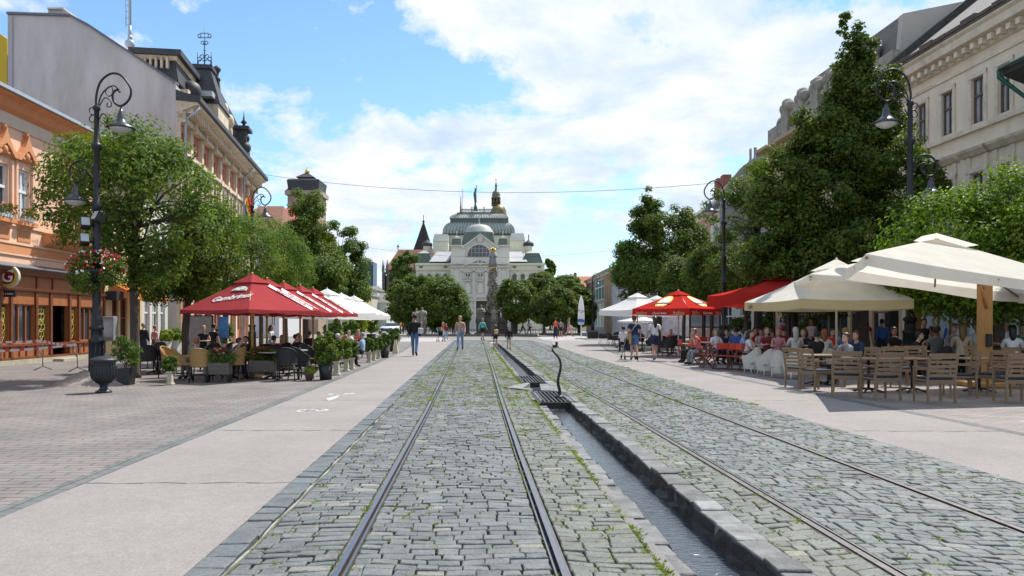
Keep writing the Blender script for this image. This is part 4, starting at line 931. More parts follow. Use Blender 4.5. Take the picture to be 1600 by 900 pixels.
# ---------- left, beyond the ornate building
def house_px(name,label,px0,px1,pe,pr,Y,dep,wm,rm,wins=None,base=520,hip=.15,cat='building'):
    hh=thing(name,label,cat,at((px0+px1)/2,505+F*H/Y,Y)); tt=T(hh); m=MB(); a=at(px0,pe,Y); b=at(px1,pe,Y)
    u=Fac((a.x,Y),(1,0),1); ho=[]
    W=b.x-a.x
    if wins:
        nx,nz=wins; 
        for i in range(nx):
            for j in range(nz):
                cw=W/nx; ch=a.z/nz; ho.append((cw*i+cw*.3,ch*j+ch*.3,cw*i+cw*.7,ch*j+ch*.8))
    wall_cells(m,(a.x,Y,0),(1,0,0),W,0,a.z,ho,.25,(0,-1,0))
    m.poly([(a.x,Y,0),(a.x,Y,a.z),(a.x,Y+dep,a.z),(a.x,Y+dep,0)][::1]); m.poly([(b.x,Y,0),(b.x,Y+dep,0),(b.x,Y+dep,a.z),(b.x,Y,a.z)]); m.poly([(a.x,Y+.4,0),(b.x,Y+.4,0),(b.x,Y+.4,a.z),(a.x,Y+.4,a.z)])
    tt(m,'wall',wm)
    if pr is not None:
        zr=zat(pr,Y+dep*.4); h_=W*hip; m=MB(); e=.25
        vs=[(a.x-e,Y-e,a.z+.003),(b.x+e,Y-e,a.z+.003),(b.x+e,Y+dep,a.z+.003),(a.x-e,Y+dep,a.z+.003),(a.x+h_,Y+dep*.4,zr),(b.x-h_,Y+dep*.4,zr)]
        m.add(vs,[(3,2,1,0),(0,1,5,4),(2,3,4,5),(1,2,5),(3,0,4)],False); tt(m,'roof',rm)
    for h in ho: win(u,*h,hh,fr=.1,trans=0)
    return hh,tt
tile=mat('old_red_tiles',(.26,.12,.08),rough=.9,var=.35,vscale=2)
whitep=mat('white_house_plaster',(.60,.60,.60),rough=.9,var=.1)
house_px('white_gable_house','white house with brown tiled roof behind the clipped trees, next to the ornate building',378,436,358,322,82,9,whitep,tile,(3,3))
hh=house_px('red_gable_house','narrow house with bright red roof side below the church tower',431,450,352,325,88,8,mat('salmon_plaster',(.55,.22,.18),rough=.9),mat('bright_red_roof',(.5,.10,.09),rough=.8,var=.2),None)
# tower
tw=thing('church_tower','square plastered church tower with dark two-tier baroque cap and gold ball','tower',at(472,520,110)); tt=T(tw); Yw=110; k=Yw/F
P4=lambda px,py,dy=0: at(px,py,Yw)+Vector((0,dy,0))
cx=at(473,0,Yw).x; zz_=lambda py:zat(py,Yw)
m=MB(); m.box((cx,Yw+2.4,zz_(305)/2),(48*k,4.6,zz_(305))); tt(m,'shaft',mat('tower_plaster',(.36,.255,.18),rough=.95,var=.2,vscale=.8,dirt=.3))
m=MB(); m.box((cx,Yw+2.4,zz_(301)),(55*k,5.3,.6)); m.box((cx,Yw+2.4,zz_(320)),(50*k,4.9,.25)); m.box((cx,Yw-.05,zz_(330)),(8*k,.1,2)); tt(m,'cornice',mat('tower_trim',(.38,.28,.22),rough=.9))
m=MB(); 
lv=[(298,55),(294,48),(288,49),(281,51),(279,47),(277,28)]
for (a,wa),(b,wb) in zip(lv[:-1],lv[1:]): frustum(m,(cx,Yw+2.4,0),wa*k,wb*k,wa*k,wb*k,zz_(a),zz_(b))
frustum(m,(cx,Yw+2.4,0),24*k,24*k,24*k,24*k,zz_(277),zz_(274)); frustum(m,(cx,Yw+2.4,0),29*k,2*k,29*k,2*k,zz_(274),zz_(264.5)); tt(m,'cap_roof',slate)
m=MB(); m.ball((cx,Yw+2.4,zz_(263)),.35); m.tube([(cx,Yw+2.4,zz_(263)),(cx,Yw+2.4,zz_(253))],.05,5); tt(m,'gold_finial',mat('gold_leaf',(.75,.48,.10),rough=.3,metal=.9))
# navy tower block
sk=thing('navy_tower_block','distant dark navy glass tower block with roof antennas','building',at(571,508,420)); tt=T(sk); Ys=420; k=Ys/F
a=at(559.5,409,Ys); b=at(583,409,Ys); m=MB(); m.b2((a.x,Ys,0),(b.x,Ys+12,a.z)); tt(m,'wall',mat('navy_glass',(.012,.03,.075),rough=.35,var=.2,vscale=.3))
m=MB(); 
for i in range(1,22): z=a.z-i*1.9; m.b2((a.x-.05,Ys-.12,z),(b.x+.05,Ys-.005,z+.22))
for i in range(1,8): x=a.x+(b.x-a.x)*i/8; m.b2((x-.1,Ys-.2,0),(x+.1,Ys-.13,a.z))
tt(m,'facade_grid',mat('navy_panel',(.03,.06,.13),rough=.5))
m=MB(); m.b2((a.x+2,Ys+2,a.z),(b.x-2,Ys+8,a.z+1.6))
for px,h_ in ((563,9),(566,6),(572,4),(578,8),(581,5)): x=at(px,0,Ys).x; m.tube([(x,Ys+3,a.z+.5),(x,Ys+3,a.z+h_*k)],.15,4)
tt(m,'antenna',mat('grey_metal',(.3,.32,.35)))
house_px('far_grey_terrace','pale grey far terrace with many windows below the navy tower block',572,589,454,447,190,12,mat('pale_grey_plaster',(.50,.50,.50),rough=.9,var=.1),gslate,(4,3))
house_px('far_white_terrace','white far terrace with blue-grey roof beside the dark gothic church',587,604,473,458,170,12,mat('white_plaster_far',(.66,.66,.66),rough=.9,var=.1),gslate,(5,3))
house_px('far_cream_house','pale cream far house with blueish bay left of the far terraces',560,577,462,455,160,12,mat('cream_far',(.52,.49,.42),rough=.9,var=.1),gslate,(4,3))
house_px('far_hidden_house','long far house behind the left-hand trees',480,562,450,440,140,12,mat('ochre_far',(.5,.4,.25),rough=.9,var=.1),tile,(10,3))
# ---------- gothic church
gs=mat('gothic_dark_stone',(.135,.115,.095),rough=.95,var=.35,vscale=.5,dirt=.3)
ch=thing('gothic_church','dark gothic stone church with brown tiled roof and tall pointed spire left of the theatre','church',at(632,512,205)); tt=T(ch); Yc=205; k=Yc/F
def pbx(m,px0,px1,py0,py1,Y,dep): a=at(px0,py1,Y); b=at(px1,py0,Y); m.b2((a.x,Y,a.z),(b.x,Y+dep,b.z))
m=MB(); a=at(605,422,Yc); pbx(m,604,700,422,514,Yc,22); tt(m,'wall',gs)
m=MB()
for px in (599,606,617,633,648): 
    pbx(m,px-2.2,px+2.2,425,514,Yc-1.6,1.7); frustum(m,(at(px,0,Yc).x,Yc-.8,0),3.4*k,.2*k,3.4*k,.2*k,zat(425,Yc),zat(405 if px>640 or px<618 else 414,Yc))
for px in (599,602.5,605.5): frustum(m,(at(px,0,Yc).x,Yc+1,0),2*k,.15*k,2*k,.15*k,zat(428,Yc),zat(404,Yc))
pbx(m,598,602,430,514,Yc-1,6); tt(m,'buttress',gs)
m=MB()
for px in (611.5,625,640.5): 
    w_=3.2; m.prism([at(px-w_,490,Yc-.12),at(px+w_,490,Yc-.12),at(px+w_,442,Yc-.12),at(px,434,Yc-.12),at(px-w_,442,Yc-.12)],(0,.1,0))
tt(m,'pointed_window',mat('dark_leaded_glass',(.03,.03,.035),rough=.3))
m=MB(); z0=zat(422,Yc); zr=zat(390,Yc+8); xa,xb=at(603,0,Yc).x,at(702,0,Yc).x; xr=at(623,0,Yc+8).x
m.add([(xa-.3,Yc-.5,z0+.01),(xb,Yc-.5,z0+.01),(xb,Yc+22,z0+.01),(xa-.3,Yc+22,z0+.01),(xr,Yc+8,zr),(xb,Yc+8,zr)],[(0,1,5,4),(1,2,5),(2,3,4,5),(3,0,4)],False); tt(m,'roof',mat('church_tiles',(.17,.075,.045),rough=.9,var=.3,vscale=.5))
m=MB(); cx=at(660.5,0,Yc+10).x; frustum(m,(cx,Yc+12,0),31*k,.3,31*k,.3,zat(392,Yc+10),zat(346,Yc+10)); tt(m,'spire',mat('spire_dark_slate',(.035,.028,.028),rough=.8,var=.2))
m=MB(); frustum(m,(cx,Yc+12,0),30*k,30*k,30*k,30*k,0,zat(392,Yc+10)); tt(m,'tower_shaft',gs)
m=MB(); m.ball((cx,Yc+12,zat(344.5,Yc+10)),.35); m.tube([(cx,Yc+12,zat(346,Yc+10)),(cx,Yc+12,zat(334,Yc+10))],.09,5); tt(m,'finial',IRON); m=MB(); xx=at(622,0,Yc+8).x; m.tube([(xx,Yc+8,zr-.2),(xx,Yc+8,zat(381,Yc+8))],.12,5); m.ball((xx,Yc+8,zat(385,Yc+8)),.3); tt(m,'finial',IRON)
# ---------- theatre
YT=150.0; kt=YT/F
cy_=mat('theatre_cream',(.72,.69,.59),rough=.9,var=.08,vscale=.15,dirt=.10); ct_=mat('theatre_trim',(.64,.61,.53),rough=.9,var=.1,vscale=.3,dirt=.15); yl=mat('theatre_yellow',(.74,.72,.55),rough=.9,var=.08,vscale=.15)
cop=mat('green_copper',(.34,.36,.32),rough=.6,var=.25,vscale=.25,col2=(.40,.40,.36)); copd=mat('dark_green_copper',(.095,.125,.105),rough=.6,var=.35,vscale=.3); gsl=mat('pale_grey_sheet',(.37,.37,.385),rough=.6,var=.12,vscale=.3); dk=mat('theatre_dark_roof',(.05,.045,.055),rough=.7,var=.2)
th=thing('theatre','grand cream theatre with green copper domed roof, arched window and rooftop balustrade','theatre',at(750,517,YT)); tt=T(th)
tx=lambda px: (px-800)*kt
tz=lambda py: H+(HY-py)*kt
def scl(m,yo,a=0):
    q=(YT+yo)/YT
    for i in range(a,len(m.v)): x,y,z=m.v[i]; m.v[i]=(x*q,y,H+(z-H)*q)
def bt(m,px0,px1,py0,py1,y0=0,dep=8): m.b2((tx(px0),YT+y0,tz(py1)),(tx(px1),YT+y0+dep,tz(py0)))
m=MB()
# central block with lunette opening and loggia
W=tx(796)-tx(704.5)
hol=[(tx(731)-tx(704.5),tz(401.5),tz(0)*0+tx(766)-tx(704.5),tz(382))]
wall_cells(m,(tx(704.5),YT,0),(1,0,0),W,0,tz(386),[(tx(743)-tx(704.5),0,tx(771)-tx(704.5),tz(469))],1.2,(0,-1,0))
m.b2((tx(704.5),YT+1.3,0),(tx(796),YT+14,tz(386)))
m.b2((tx(704.5),YT+.002,tz(386)),(tx(796),YT+1.3,tz(384.5)))
m.prism([Vector((tx(x),YT,tz(y))) for x,y in ((722,384.5),(778,384.5),(750.5,366))],(0,9,0))
tt(m,'centre_block',cy_)
for a,b_ in ((648,704.3),(796.2,851.5)):
    m=MB(); bt(m,a,b_,412,517.3,2,12); bt(m,a-1,b_+1,410,413,1.6,12.5); tt(m,'wing',yl)
m=MB()
bt(m,703,722,383,385,-.5,3); bt(m,779,797.5,383,385,-.5,3)
for sx in (-1,1):
    a=(750.5+sx*29,386); b_=(750.5,365); c_=(750.5,368); d_=(750.5+sx*29,389)
    m.prism([Vector((tx(x),YT-.5,tz(y))) for x,y in (a,b_,c_,d_)],(0,1.5,0))
bt(m,704,796.5,411,413,-.55,.55); bt(m,704,796.5,416.5,418,-.5,.5); bt(m,720,780,424,425.3,-.3,.3)
for sx in (-1,1):
    m.prism([Vector((tx(x),YT-.6,tz(y))) for x,y in ((750+sx*30,416),(750,404),(750,406.3),(750+sx*30,418))],(0,.6,0))
for px in (704.5,718.5,738.5,757.5,779,792): bt(m,px,px+3.6,418,466,-.3,.3)
for px in (726,766): 
    bt(m,px-2,px+2,406,418,-.2,.2)
bt(m,704,796.5,463,465,-.4,.4); bt(m,722,743,466,517,-.25,.25); bt(m,741,744,465,517.3,-.5,.5); bt(m,771,774,465,517.3,-.5,.5); bt(m,720,780,468.5,470.2,-.6,.6)
for px in (731,750.5):
    bt(m,px-6,px+6,438,439.2,-.4,.4)
    m.tube([Vector((tx(px+6*math.cos(a)),YT-.2,tz(437-3.5*math.sin(a)))) for a in [i*PI/8 for i in range(9)]],.14,5)
    m.tube([Vector((tx(px+5*math.cos(a)),YT-.1,tz(446-6*math.sin(a)))) for a in [i*PI/8 for i in range(9)]]+[Vector((tx(px-5),YT-.1,tz(458))),Vector((tx(px+5),YT-.1,tz(458))),Vector((tx(px+5),YT-.1,tz(446)))],.12,5)
# wreath and lunette surround
m.tube([Vector((tx(750+3.5*math.cos(a)),YT-.3,tz(410+3.5*math.sin(a)))) for a in [i*PI/6 for i in range(13)]],.22,6,cap=False)
m.tube([Vector((tx(748.5+20*math.cos(a)),YT-.15,tz(401-20*math.sin(a)))) for a in [i*PI/12 for i in range(13)]],.25,6); m.ball((tx(750),YT-.2,tz(373)),(.7,.3,.8))
for (a,b_) in ((648,704),(796,851)):
    bt(m,a,b_,420,421.5,1.7,.3)
    for px in (a+1,b_-4): bt(m,px,px+3,421,517,1.8,.2)
    for i in range(4): c=a+8+i*13; m.tube([Vector((tx(c+4.2*math.cos(q)),YT+1.9,tz(430-4.2*math.sin(q)))) for q in [j*PI/8 for j in range(9)]],.15,5)
tt(m,'stucco_trim',ct_)
lg=mat('lunette_glass',(.10,.10,.115),rough=.3,var=.2,vscale=.3)
m=MB(); m.prism([Vector((tx(748.5+17.5*math.cos(i*PI/16)),YT-.12,tz(401-18*math.sin(i*PI/16)))) for i in range(17)],(0,.1,0)); lo=tt(m,'lunette_window',lg)
m=MB()
for px in (737,742.5,748.5,754.5,760): m.tube([Vector((tx(px),YT-.16,tz(401))),Vector((tx(px),YT-.16,tz(401-18*math.sqrt(max(0,1-((px-748.5)/17.5)**2)))))],.05,4)
for py in (395,389): m.tube([Vector((tx(748.5-17.5*math.sqrt(1-((401-py)/18)**2)),YT-.16,tz(py))),Vector((tx(748.5+17.5*math.sqrt(1-((401-py)/18)**2)),YT-.16,tz(py)))],.05,4)
m.build('glazing_bar',ct_,lo)
for px in (731,750.5):
    m=MB(); m.prism([Vector((tx(px+3.9*math.cos(i*PI/10)),YT-.14,tz(429.8-3.4*math.sin(i*PI/10)))) for i in range(20)],(0,.1,0)); o=tt(m,'oval_window',lg)
    m=MB(); m.tube([Vector((tx(px+4.3*math.cos(i*PI/10)),YT-.16,tz(429.8-3.8*math.sin(i*PI/10)))) for i in range(21)],.10,5,cap=False); m.tube([Vector((tx(px),YT-.18,tz(433))),Vector((tx(px),YT-.18,tz(426.5)))],.16,4); m.build('frame',ct_,o)
for a in (648,796):
    for i in range(4):
        c=a+8+i*13; m=MB(); m.prism([Vector((tx(c-3.2),YT+1.86,tz(445))),Vector((tx(c+3.2),YT+1.86,tz(445)))]+[Vector((tx(c+3.2*math.cos(q)),YT+1.86,tz(430-3.2*math.sin(q)))) for q in [j*PI/8 for j in range(9)]],(0,.1,0)); tt(m,'arched_window',lg)
        if i in (0,3): m=MB(); bt(m,c-2.5,c+2.5,414.6,417.4,1.9,.08); tt(m,'attic_vent',lg)
m=MB(); bt(m,743.5,771,470,517,1.15,.1); tt(m,'loggia_shade',mat('loggia_shade_tone',(.16,.14,.12),rough=.9))  # dark sheet stands in for the shade inside the loggia
# wing roofs
m=MB()
for a,b_,c_,d_ in ((672,704,680,704),(796,824,796,815)):
    m=MB(); m.prism([Vector((tx(a),YT+2,tz(410))),Vector((tx(b_),YT+2,tz(410))),Vector((tx(d_),YT+7,tz(391))),Vector((tx(c_),YT+7,tz(391)))],(0,6,0)); scl(m,4); tt(m,'sheet_roof',gsl)
m=MB(); 
for v in ((678,704,384,394),(796,816,384,394)): m.prism([Vector((tx(v[0]),YT+8,tz(v[3]))),Vector((tx(v[1]),YT+8,tz(v[3]))),Vector((tx(v[1]-2),YT+10,tz(v[2]))),Vector((tx(v[0]+6),YT+10,tz(v[2])))],(0,3,0))
m.prism([Vector((tx(x),YT+1.9,tz(y))) for x,y in ((697,410),(704.3,410),(704.3,400))],(0,1,0)); tt(m,'dark_roof',dk)
# roofs of corner pavilions
def rf(m,px,w0,w1,y0,y1,yo,dp=1): frustum(m,(tx(px),YT+yo,0),w0*kt,w1*kt,w0*kt*dp,w1*kt*dp,tz(y0),tz(y1))
for cxp,w0,w1 in ((661.5,26,18),(832,33,22)):
    m=MB(); rf(m,cxp,w0,w1,411,395,5); m.k=1; rf(m,cxp,w1+1,5,395,390.5,5); scl(m,3); tt(m,'mansard_dome',[copd,cop])
for cxp,zt0 in ((666.5,372),(826,372)):
    m=MB(); m.lathe((tx(cxp),YT+9,0),[(6*kt,tz(395)),(6*kt,tz(384)),(7*kt,tz(383)),(7*kt,tz(381))],12); m.k=1; m.lathe((tx(cxp),YT+9,0),[(8.5*kt,tz(384)),(8.5*kt,tz(380)),(6.5*kt,tz(378)),(3*kt,tz(376)),(.8*kt,tz(374)),(.5*kt,tz(370)),(1.0*kt,tz(369)),(.3*kt,tz(365))],12); scl(m,8); tt(m,'lantern',[cy_,dk])
# upper blocks left and right
m=MB()
for a,b_,pt in ((676.5,700,377),(797,820,376)): bt(m,a,b_,pt,395,9,8); m.k=1; frustum(m,(tx((a+b_)/2),YT+13,0),(b_-a+1)*kt,(b_-a-3)*kt,8.4,6,tz(pt),tz(365 if a<700 else 363.5)); m.k=0
scl(m,9); aa=len(m.v); bt(m,692,804,366,395,14,10); scl(m,14,aa)
tt(m,'upper_block',[yl,cop])
m=MB(); bt(m,690,806,365,367,13.6,11); scl(m,13.6); tt(m,'roof_edge',mat('dark_gutter',(.07,.06,.05)))
# small front domes
for cxp in (712,785.5):
    m=MB(); rf(m,cxp,15,13,383.5,371,2.5,.8); m.k=1; rf(m,cxp,14,10,371,369,2.5,.8); m.k=1; rf(m,cxp,11,2,369,366.6,2.5,.8); m.tube([(tx(cxp),YT+2.5,tz(367)),(tx(cxp),YT+2.5,tz(359))],.08,5); tt(m,'small_dome',[copd,cop])
# middle dome
m=MB(); frustum(m,(tx(748),YT+8,0),52*kt,44*kt,8,7,tz(386),tz(364)); m.k=1
m.lathe((tx(748),YT+8,0),[(23.5*kt,tz(364.5)),(24*kt,tz(363)),(22.3*kt,tz(361)),(20*kt,tz(356.5)),(17*kt,tz(353)),(12.5*kt,tz(350.3)),(6*kt,tz(349)),(1.2*kt,tz(348.6)),(.8*kt,tz(345)),(1.3*kt,tz(343)),(.6*kt,tz(341)),(.6*kt,tz(337)),(.1,tz(334))],28)
scl(m,6); tt(m,'middle_dome',[copd,cop])
# great roof: bulging square dome, band, upper skirt
m=MB(); yo=20
def tier(lv,dpt):
    for (a,wa),(b,wb) in zip(lv[:-1],lv[1:]): frustum(m,(tx(748.5),YT+yo,0),wa*kt,wb*kt,(wa-dpt)*kt,(wb-dpt)*kt,tz(a),tz(b))
tier([(366,111),(360,110.5),(355.5,107),(351.5,101),(348.5,92),(347.5,88)],30)
m.k=1; tier([(349,90),(340.5,90)],30); m.k=0; tier([(341.5,92),(340,91.5),(336,83),(333.5,74),(331.8,66)],28); 
m.k=1; tier([(332,70),(331,70)],28)
scl(m,16.5); tt(m,'great_roof',[cop,copd])
# standing seams
m=MB()
for i in range(23):
    f_=-1+2*i/22
    pts=[]
    for a,wa in [(366,111),(360,110.5),(355.5,107),(351.5,101),(348.5,92),(347.5,88)]: pts.append((tx(748.5+f_*wa/2),YT+yo-(wa-30)*kt/2-.02,tz(a)))
    m.tube(pts,.05,4)
    pts=[]
    for a,wa in [(340,91.5),(336,83),(333.5,74),(331.8,66)]: pts.append((tx(748.5+f_*wa/2),YT+yo-(wa-28)*kt/2-.02,tz(a)))
    m.tube(pts,.05,4)
scl(m,16.5); tt(m,'standing_seam',copd)
m=MB(); yb=YT+yo-20*kt; ysc=yb-YT
for px in (719,737,756,771.5): m.box((tx(px),yb,tz(328)),(1.6*kt,.25,7*kt)); m.ball((tx(px),yb,tz(323)),.14)
m.b2((tx(718),yb-.08,tz(331.2)),(tx(772),yb+.08,tz(330.3))); m.b2((tx(718),yb-.08,tz(326)),(tx(772),yb+.08,tz(325.3)))
for px in np.arange(721,770,2.4):
    m.tube([(tx(px+.95*math.cos(a)),yb,tz(328+1.7*math.sin(a))) for a in [i*PI/4 for i in range(9)]],.05,4,cap=False)
scl(m,16.5); tt(m,'balustrade',copd)
# ---------- spire left, statue
m=MB(); frustum(m,(tx(719.5),yb,0),3.2*kt,.5*kt,3.2*kt,.5*kt,tz(331),tz(306)); m.tube([(tx(719.8),yb,tz(330)),(tx(719.8),yb,tz(305))],.06,4); m.tube([(tx(722.5),yb,tz(330)),(tx(722.5),yb,tz(294))],.05,4); scl(m,16.5); tt(m,'lightning_spire',copd)
m=MB(); m.box((tx(742.5),yb,tz(325)),(5.5*kt,.8,6*kt)); m.box((tx(742.5),yb,tz(320.5)),(3.5*kt,.5,3*kt))
m.tube([(tx(742),yb,tz(319)),(tx(742.6),yb,tz(314)),(tx(742.2),yb,tz(308)),(tx(741.6),yb,tz(302)),(tx(742.3),yb,tz(296))],[.12,.22,.26,.30,.12],8); m.ball((tx(742.4),yb,tz(294.3)),.2)
m.tube([(tx(742.5),yb,tz(300)),(tx(744),yb,tz(296)),(tx(744),yb,tz(289))],[.1,.08,.06],5); m.ball((tx(744),yb,tz(289)),.12); m.tube([(tx(741.6),yb,tz(300.5)),(tx(740.3),yb,tz(304))],.08,5); m.tube([(tx(742),yb,tz(319)),(tx(743.3),yb,tz(313)),(tx(742.2),yb,tz(308))],[.1,.16,.2],6)
scl(m,16.5); tt(m,'roof_statue',mat('verdigris_bronze',(.05,.10,.09),rough=.5,var=.3))
# golden cathedral cupola behind
YB_=215; kb=YB_/F; cu_=thing('cathedral_cupola','gilded green baroque cupola with open lantern rising behind the theatre roof','tower',at(778,512,YB_)); tt=T(cu_)
gx_=lambda px:(px-800)*kb
gz=lambda py:H+(HY-py)*kb
gold_c=mat('gilded_copper',(.50,.33,.09),rough=.45,metal=.5,var=.5,vscale=.35,col2=(.16,.14,.07)); grc=mat('old_green_gold',(.16,.15,.09),rough=.5,metal=.3,var=.5,vscale=.5)
m=MB(); m.lathe((gx_(777),YB_,0),[(16*kb,0),(16*kb,gz(345))],8); tt(m,'tower_shaft',gs)
m=MB(); m.lathe((gx_(779),YB_,0),[(13.5*kb,gz(345)),(13.5*kb,gz(338)),(12.3*kb,gz(330)),(9.5*kb,gz(324)),(6*kb,gz(320.8))],16); tt(m,'lower_cupola',gold_c)
m=MB()
for i in range(8): a=i*PI/4+.2; m.tube([(gx_(775)+6*kb*math.cos(a),YB_+6*kb*math.sin(a),gz(321)),(gx_(775)+6*kb*math.cos(a),YB_+6*kb*math.sin(a),gz(309))],.22,6)
m.lathe((gx_(775),YB_,0),[(7.5*kb,gz(322)),(7.5*kb,gz(320))],12); m.lathe((gx_(775),YB_,0),[(6.8*kb,gz(316)),(6.8*kb,gz(315))],12); tt(m,'lantern',mat('lantern_brown',(.10,.07,.04),rough=.6))
m=MB(); m.lathe((gx_(775),YB_,0),[(7.6*kb,gz(310.5)),(7.6*kb,gz(308.5)),(6*kb,gz(307.5)),(6.8*kb,gz(304.5)),(5*kb,gz(300)),(2*kb,gz(297.5)),(1.4*kb,gz(293)),(2*kb,gz(291)),(1.9*kb,gz(289.5)),(1*kb,gz(287.5)),(.2,gz(286))],14); tt(m,'upper_cupola',grc)
m=MB(); m.tube([(gx_(775),YB_,gz(288)),(gx_(775),YB_,gz(277))],.09,5); m.tube([(gx_(773.5),YB_,gz(281)),(gx_(776.5),YB_,gz(281))],.08,4); tt(m,'cross',mat('gold_leaf',(.75,.48,.10)))
# ---------- stone statues, plague column
st=mat('statue_sandstone',(.30,.27,.22),rough=.9,var=.3,vscale=2,dirt=.35,bump=.6,bscale=9); std=mat('pedestal_stone',(.17,.15,.13),rough=.9,var=.3,vscale=1.2,dirt=.2)
def figure(m,c,h,lean=0,seed=0,wide=1):
    r_=random.Random(seed); x,y,z=c; w_=h*.17*wide
    m.tube([(x,y,z),(x+lean*.2,y,z+h*.25),(x+lean*.5,y,z+h*.5),(x+lean*.8,y,z+h*.70),(x+lean,y,z+h*.82)],[w_*1.25,w_*1.05,w_*.85,w_*1.15,w_*.45],9)
    m.ball((x+lean*1.1,y-.02,z+h*.91),(h*.06,h*.065,h*.085))
    for s_ in (-1,1):
        e=Vector((x+lean*.8+s_*w_*1.15,y-w_*.3,z+h*.56)); hnd=Vector((x+lean*.6+s_*w_*r_.uniform(.2,1.2),y-w_*1.1,z+h*r_.uniform(.48,.66)))
        m.tube([(x+lean*.8+s_*w_*.75,y,z+h*.74),e,hnd],[w_*.42,w_*.35,w_*.22],7)
    for i in range(5): a=r_.uniform(-1.4,1.4)-PI/2; m.tube([(x+math.cos(a)*w_*.8,y+math.sin(a)*w_*.8,z+h*.68),(x+math.cos(a)*w_*1.1,y+math.sin(a)*w_*1.1,z+h*.3),(x+math.cos(a)*w_*1.3,y+math.sin(a)*w_*1.3,z)],[w_*.15,w_*.22,w_*.28],6)
def statue(px,pyt,pyb,Y,label,wide=1,lean=0,ped=True,seed=0,group='stone statues round the column'):
    g0=at(px,505+F*H/Y,Y); o=thing('statue',label,'statue',g0,group=group); zt=zat(pyt,Y); zb=zat(pyb,Y); h=zt-zb; m=MB(); figure(m,(0,0,zb),h,lean,seed,wide); m.build('figure',st,o)
    m=MB(); m.box((0,0,zb*.48),(h*.42,h*.42,zb*.96)); m.box((0,0,zb-.06),(h*.52,h*.52,.12)); m.box((0,0,.12),(h*.6,h*.6,.24)); m.build('pedestal',std,o); return o
Yk=100
for px,a,b_,l_,wd,ln in ((750,476,503,'pale robed stone statue leaning left on a dark pedestal, left of the column',1.1,.15),(787.5,476,503,'slender standing stone statue just right of the plague column',1,0),(803,480,502,'dark stone statue group second to the right of the column',1.5,0),(729,482,503,'dark stone statue at the edge of the linden crown left of the column',1.1,0),(772,479,502,'stone saint in front of the column base',1.1,0)):
    statue(px,a,b_,Yk-(3 if px==772 else 0),l_,wd,ln,seed=int(px))
statue(877,476,502,Yk-4,'broad robed stone statue standing before the dark hedge trees on the right',1.4,0,seed=3)
statue(651,482,507,92,'grey stone figure on the left of the pair under the linden',1.2,0,seed=4); statue(660,480,505,92,'pale robed stone figure on the right of the pair under the linden',1.2,0,seed=5)
pc=thing('plague_column','tall ornate plague column of stone clouds and cherubs topped by a gilded figure','monument',at(771,520,Yk+3)); tt=T(pc); Yp=Yk+3; kp=Yp/F; cx=(770-800)*kp
zp=lambda py:H+(HY-py)*kp
m=MB(); frustum(m,(cx,Yp,0),44*kp,44*kp,5,5,0,zp(512)); frustum(m,(cx,Yp,0),34*kp,32*kp,4,3.6,zp(512),zp(498)); frustum(m,(cx,Yp,0),26*kp,22*kp,2.6,2.2,zp(498),zp(488)); m.box((cx,Yp,zp(487)),(30*kp,3,.25)); tt(m,'pedestal',std)
m=MB(); r2=random.Random(5)
m.lathe((cx,Yp,0),[(8*kp,zp(488)),(6.5*kp,zp(470)),(5*kp,zp(440)),(4.2*kp,zp(419))],10)
for i in range(260):
    f_=r2.random(); py=488-f_*70; rr=(8.6-4*f_)*kp; a=r2.random()*6.28; s_=r2.uniform(.9,2.2)*kp
    m.ball((cx+math.cos(a)*rr,Yp+math.sin(a)*rr,zp(py)),(s_*1.2,s_*1.2,s_*r2.uniform(.8,1.8)),6,5)
for i in range(14):
    f_=i/14; py=484-f_*58; a=i*2.4; rr=(9-4*f_)*kp; figure(m,(cx+math.cos(a)*rr,Yp-abs(math.sin(a))*rr,zp(py)),9*kp,0,i,1.2)
tt(m,'cloud_shaft',mat('mottled_column_stone',(.33,.29,.23),rough=.9,var=.4,vscale=3,dirt=.6))
m=MB(); figure(m,(cx-.0,Yp,zp(417)),29*kp,0,9,.95); tt(m,'madonna_figure',mat('grey_column_figure',(.30,.29,.28),rough=.7,var=.2))
gl=mat('gold_leaf',(.75,.48,.10)); m=MB()
m.tube([(cx+3.6*kp*math.cos(a),Yp-.2,zp(391)+2.4*kp*math.sin(a)) for a in [i*PI/8 for i in range(17)]],.09,5,cap=False)
for i in range(8): m.ball((cx+3.8*kp*math.cos(i*PI/4),Yp-.2,zp(391)+2.6*kp*math.sin(i*PI/4)),.12)
m.ball((cx,Yp-.3,zp(419)),(.35,.3,.22)); m.ball((cx-.3,Yp-.3,zp(420)),.16); m.ball((cx+.35,Yp-.2,zp(420)),.16); tt(m,'gilded_halo',gl)
# low fence and steps round the monument
for (px0,px1,Y,l_) in ((662,840,88,'low dark iron fence round the monument garden'),(842,905,96,'low dark fence in front of the hedge trees on the right')):
    m=MB(); a=at(px0,517,Y).x; b_=at(px1,517,Y).x; m.b2((a,Y,0),(b_,Y+.3,.28)); 
    o=thing('garden_fence',l_,'fence',((a+b_)/2,Y,0)); T(o)(m,'kerb_base',std); m=MB(); m.b2((a,Y+.1,.75),(b_,Y+.14,.79)); m.b2((a,Y+.1,.4),(b_,Y+.14,.43))
    x=a
    while x<b_: m.b2((x,Y+.1,.28),(x+.04,Y+.14,.85)); x+=.3
    T(o)(m,'railing',IRON)
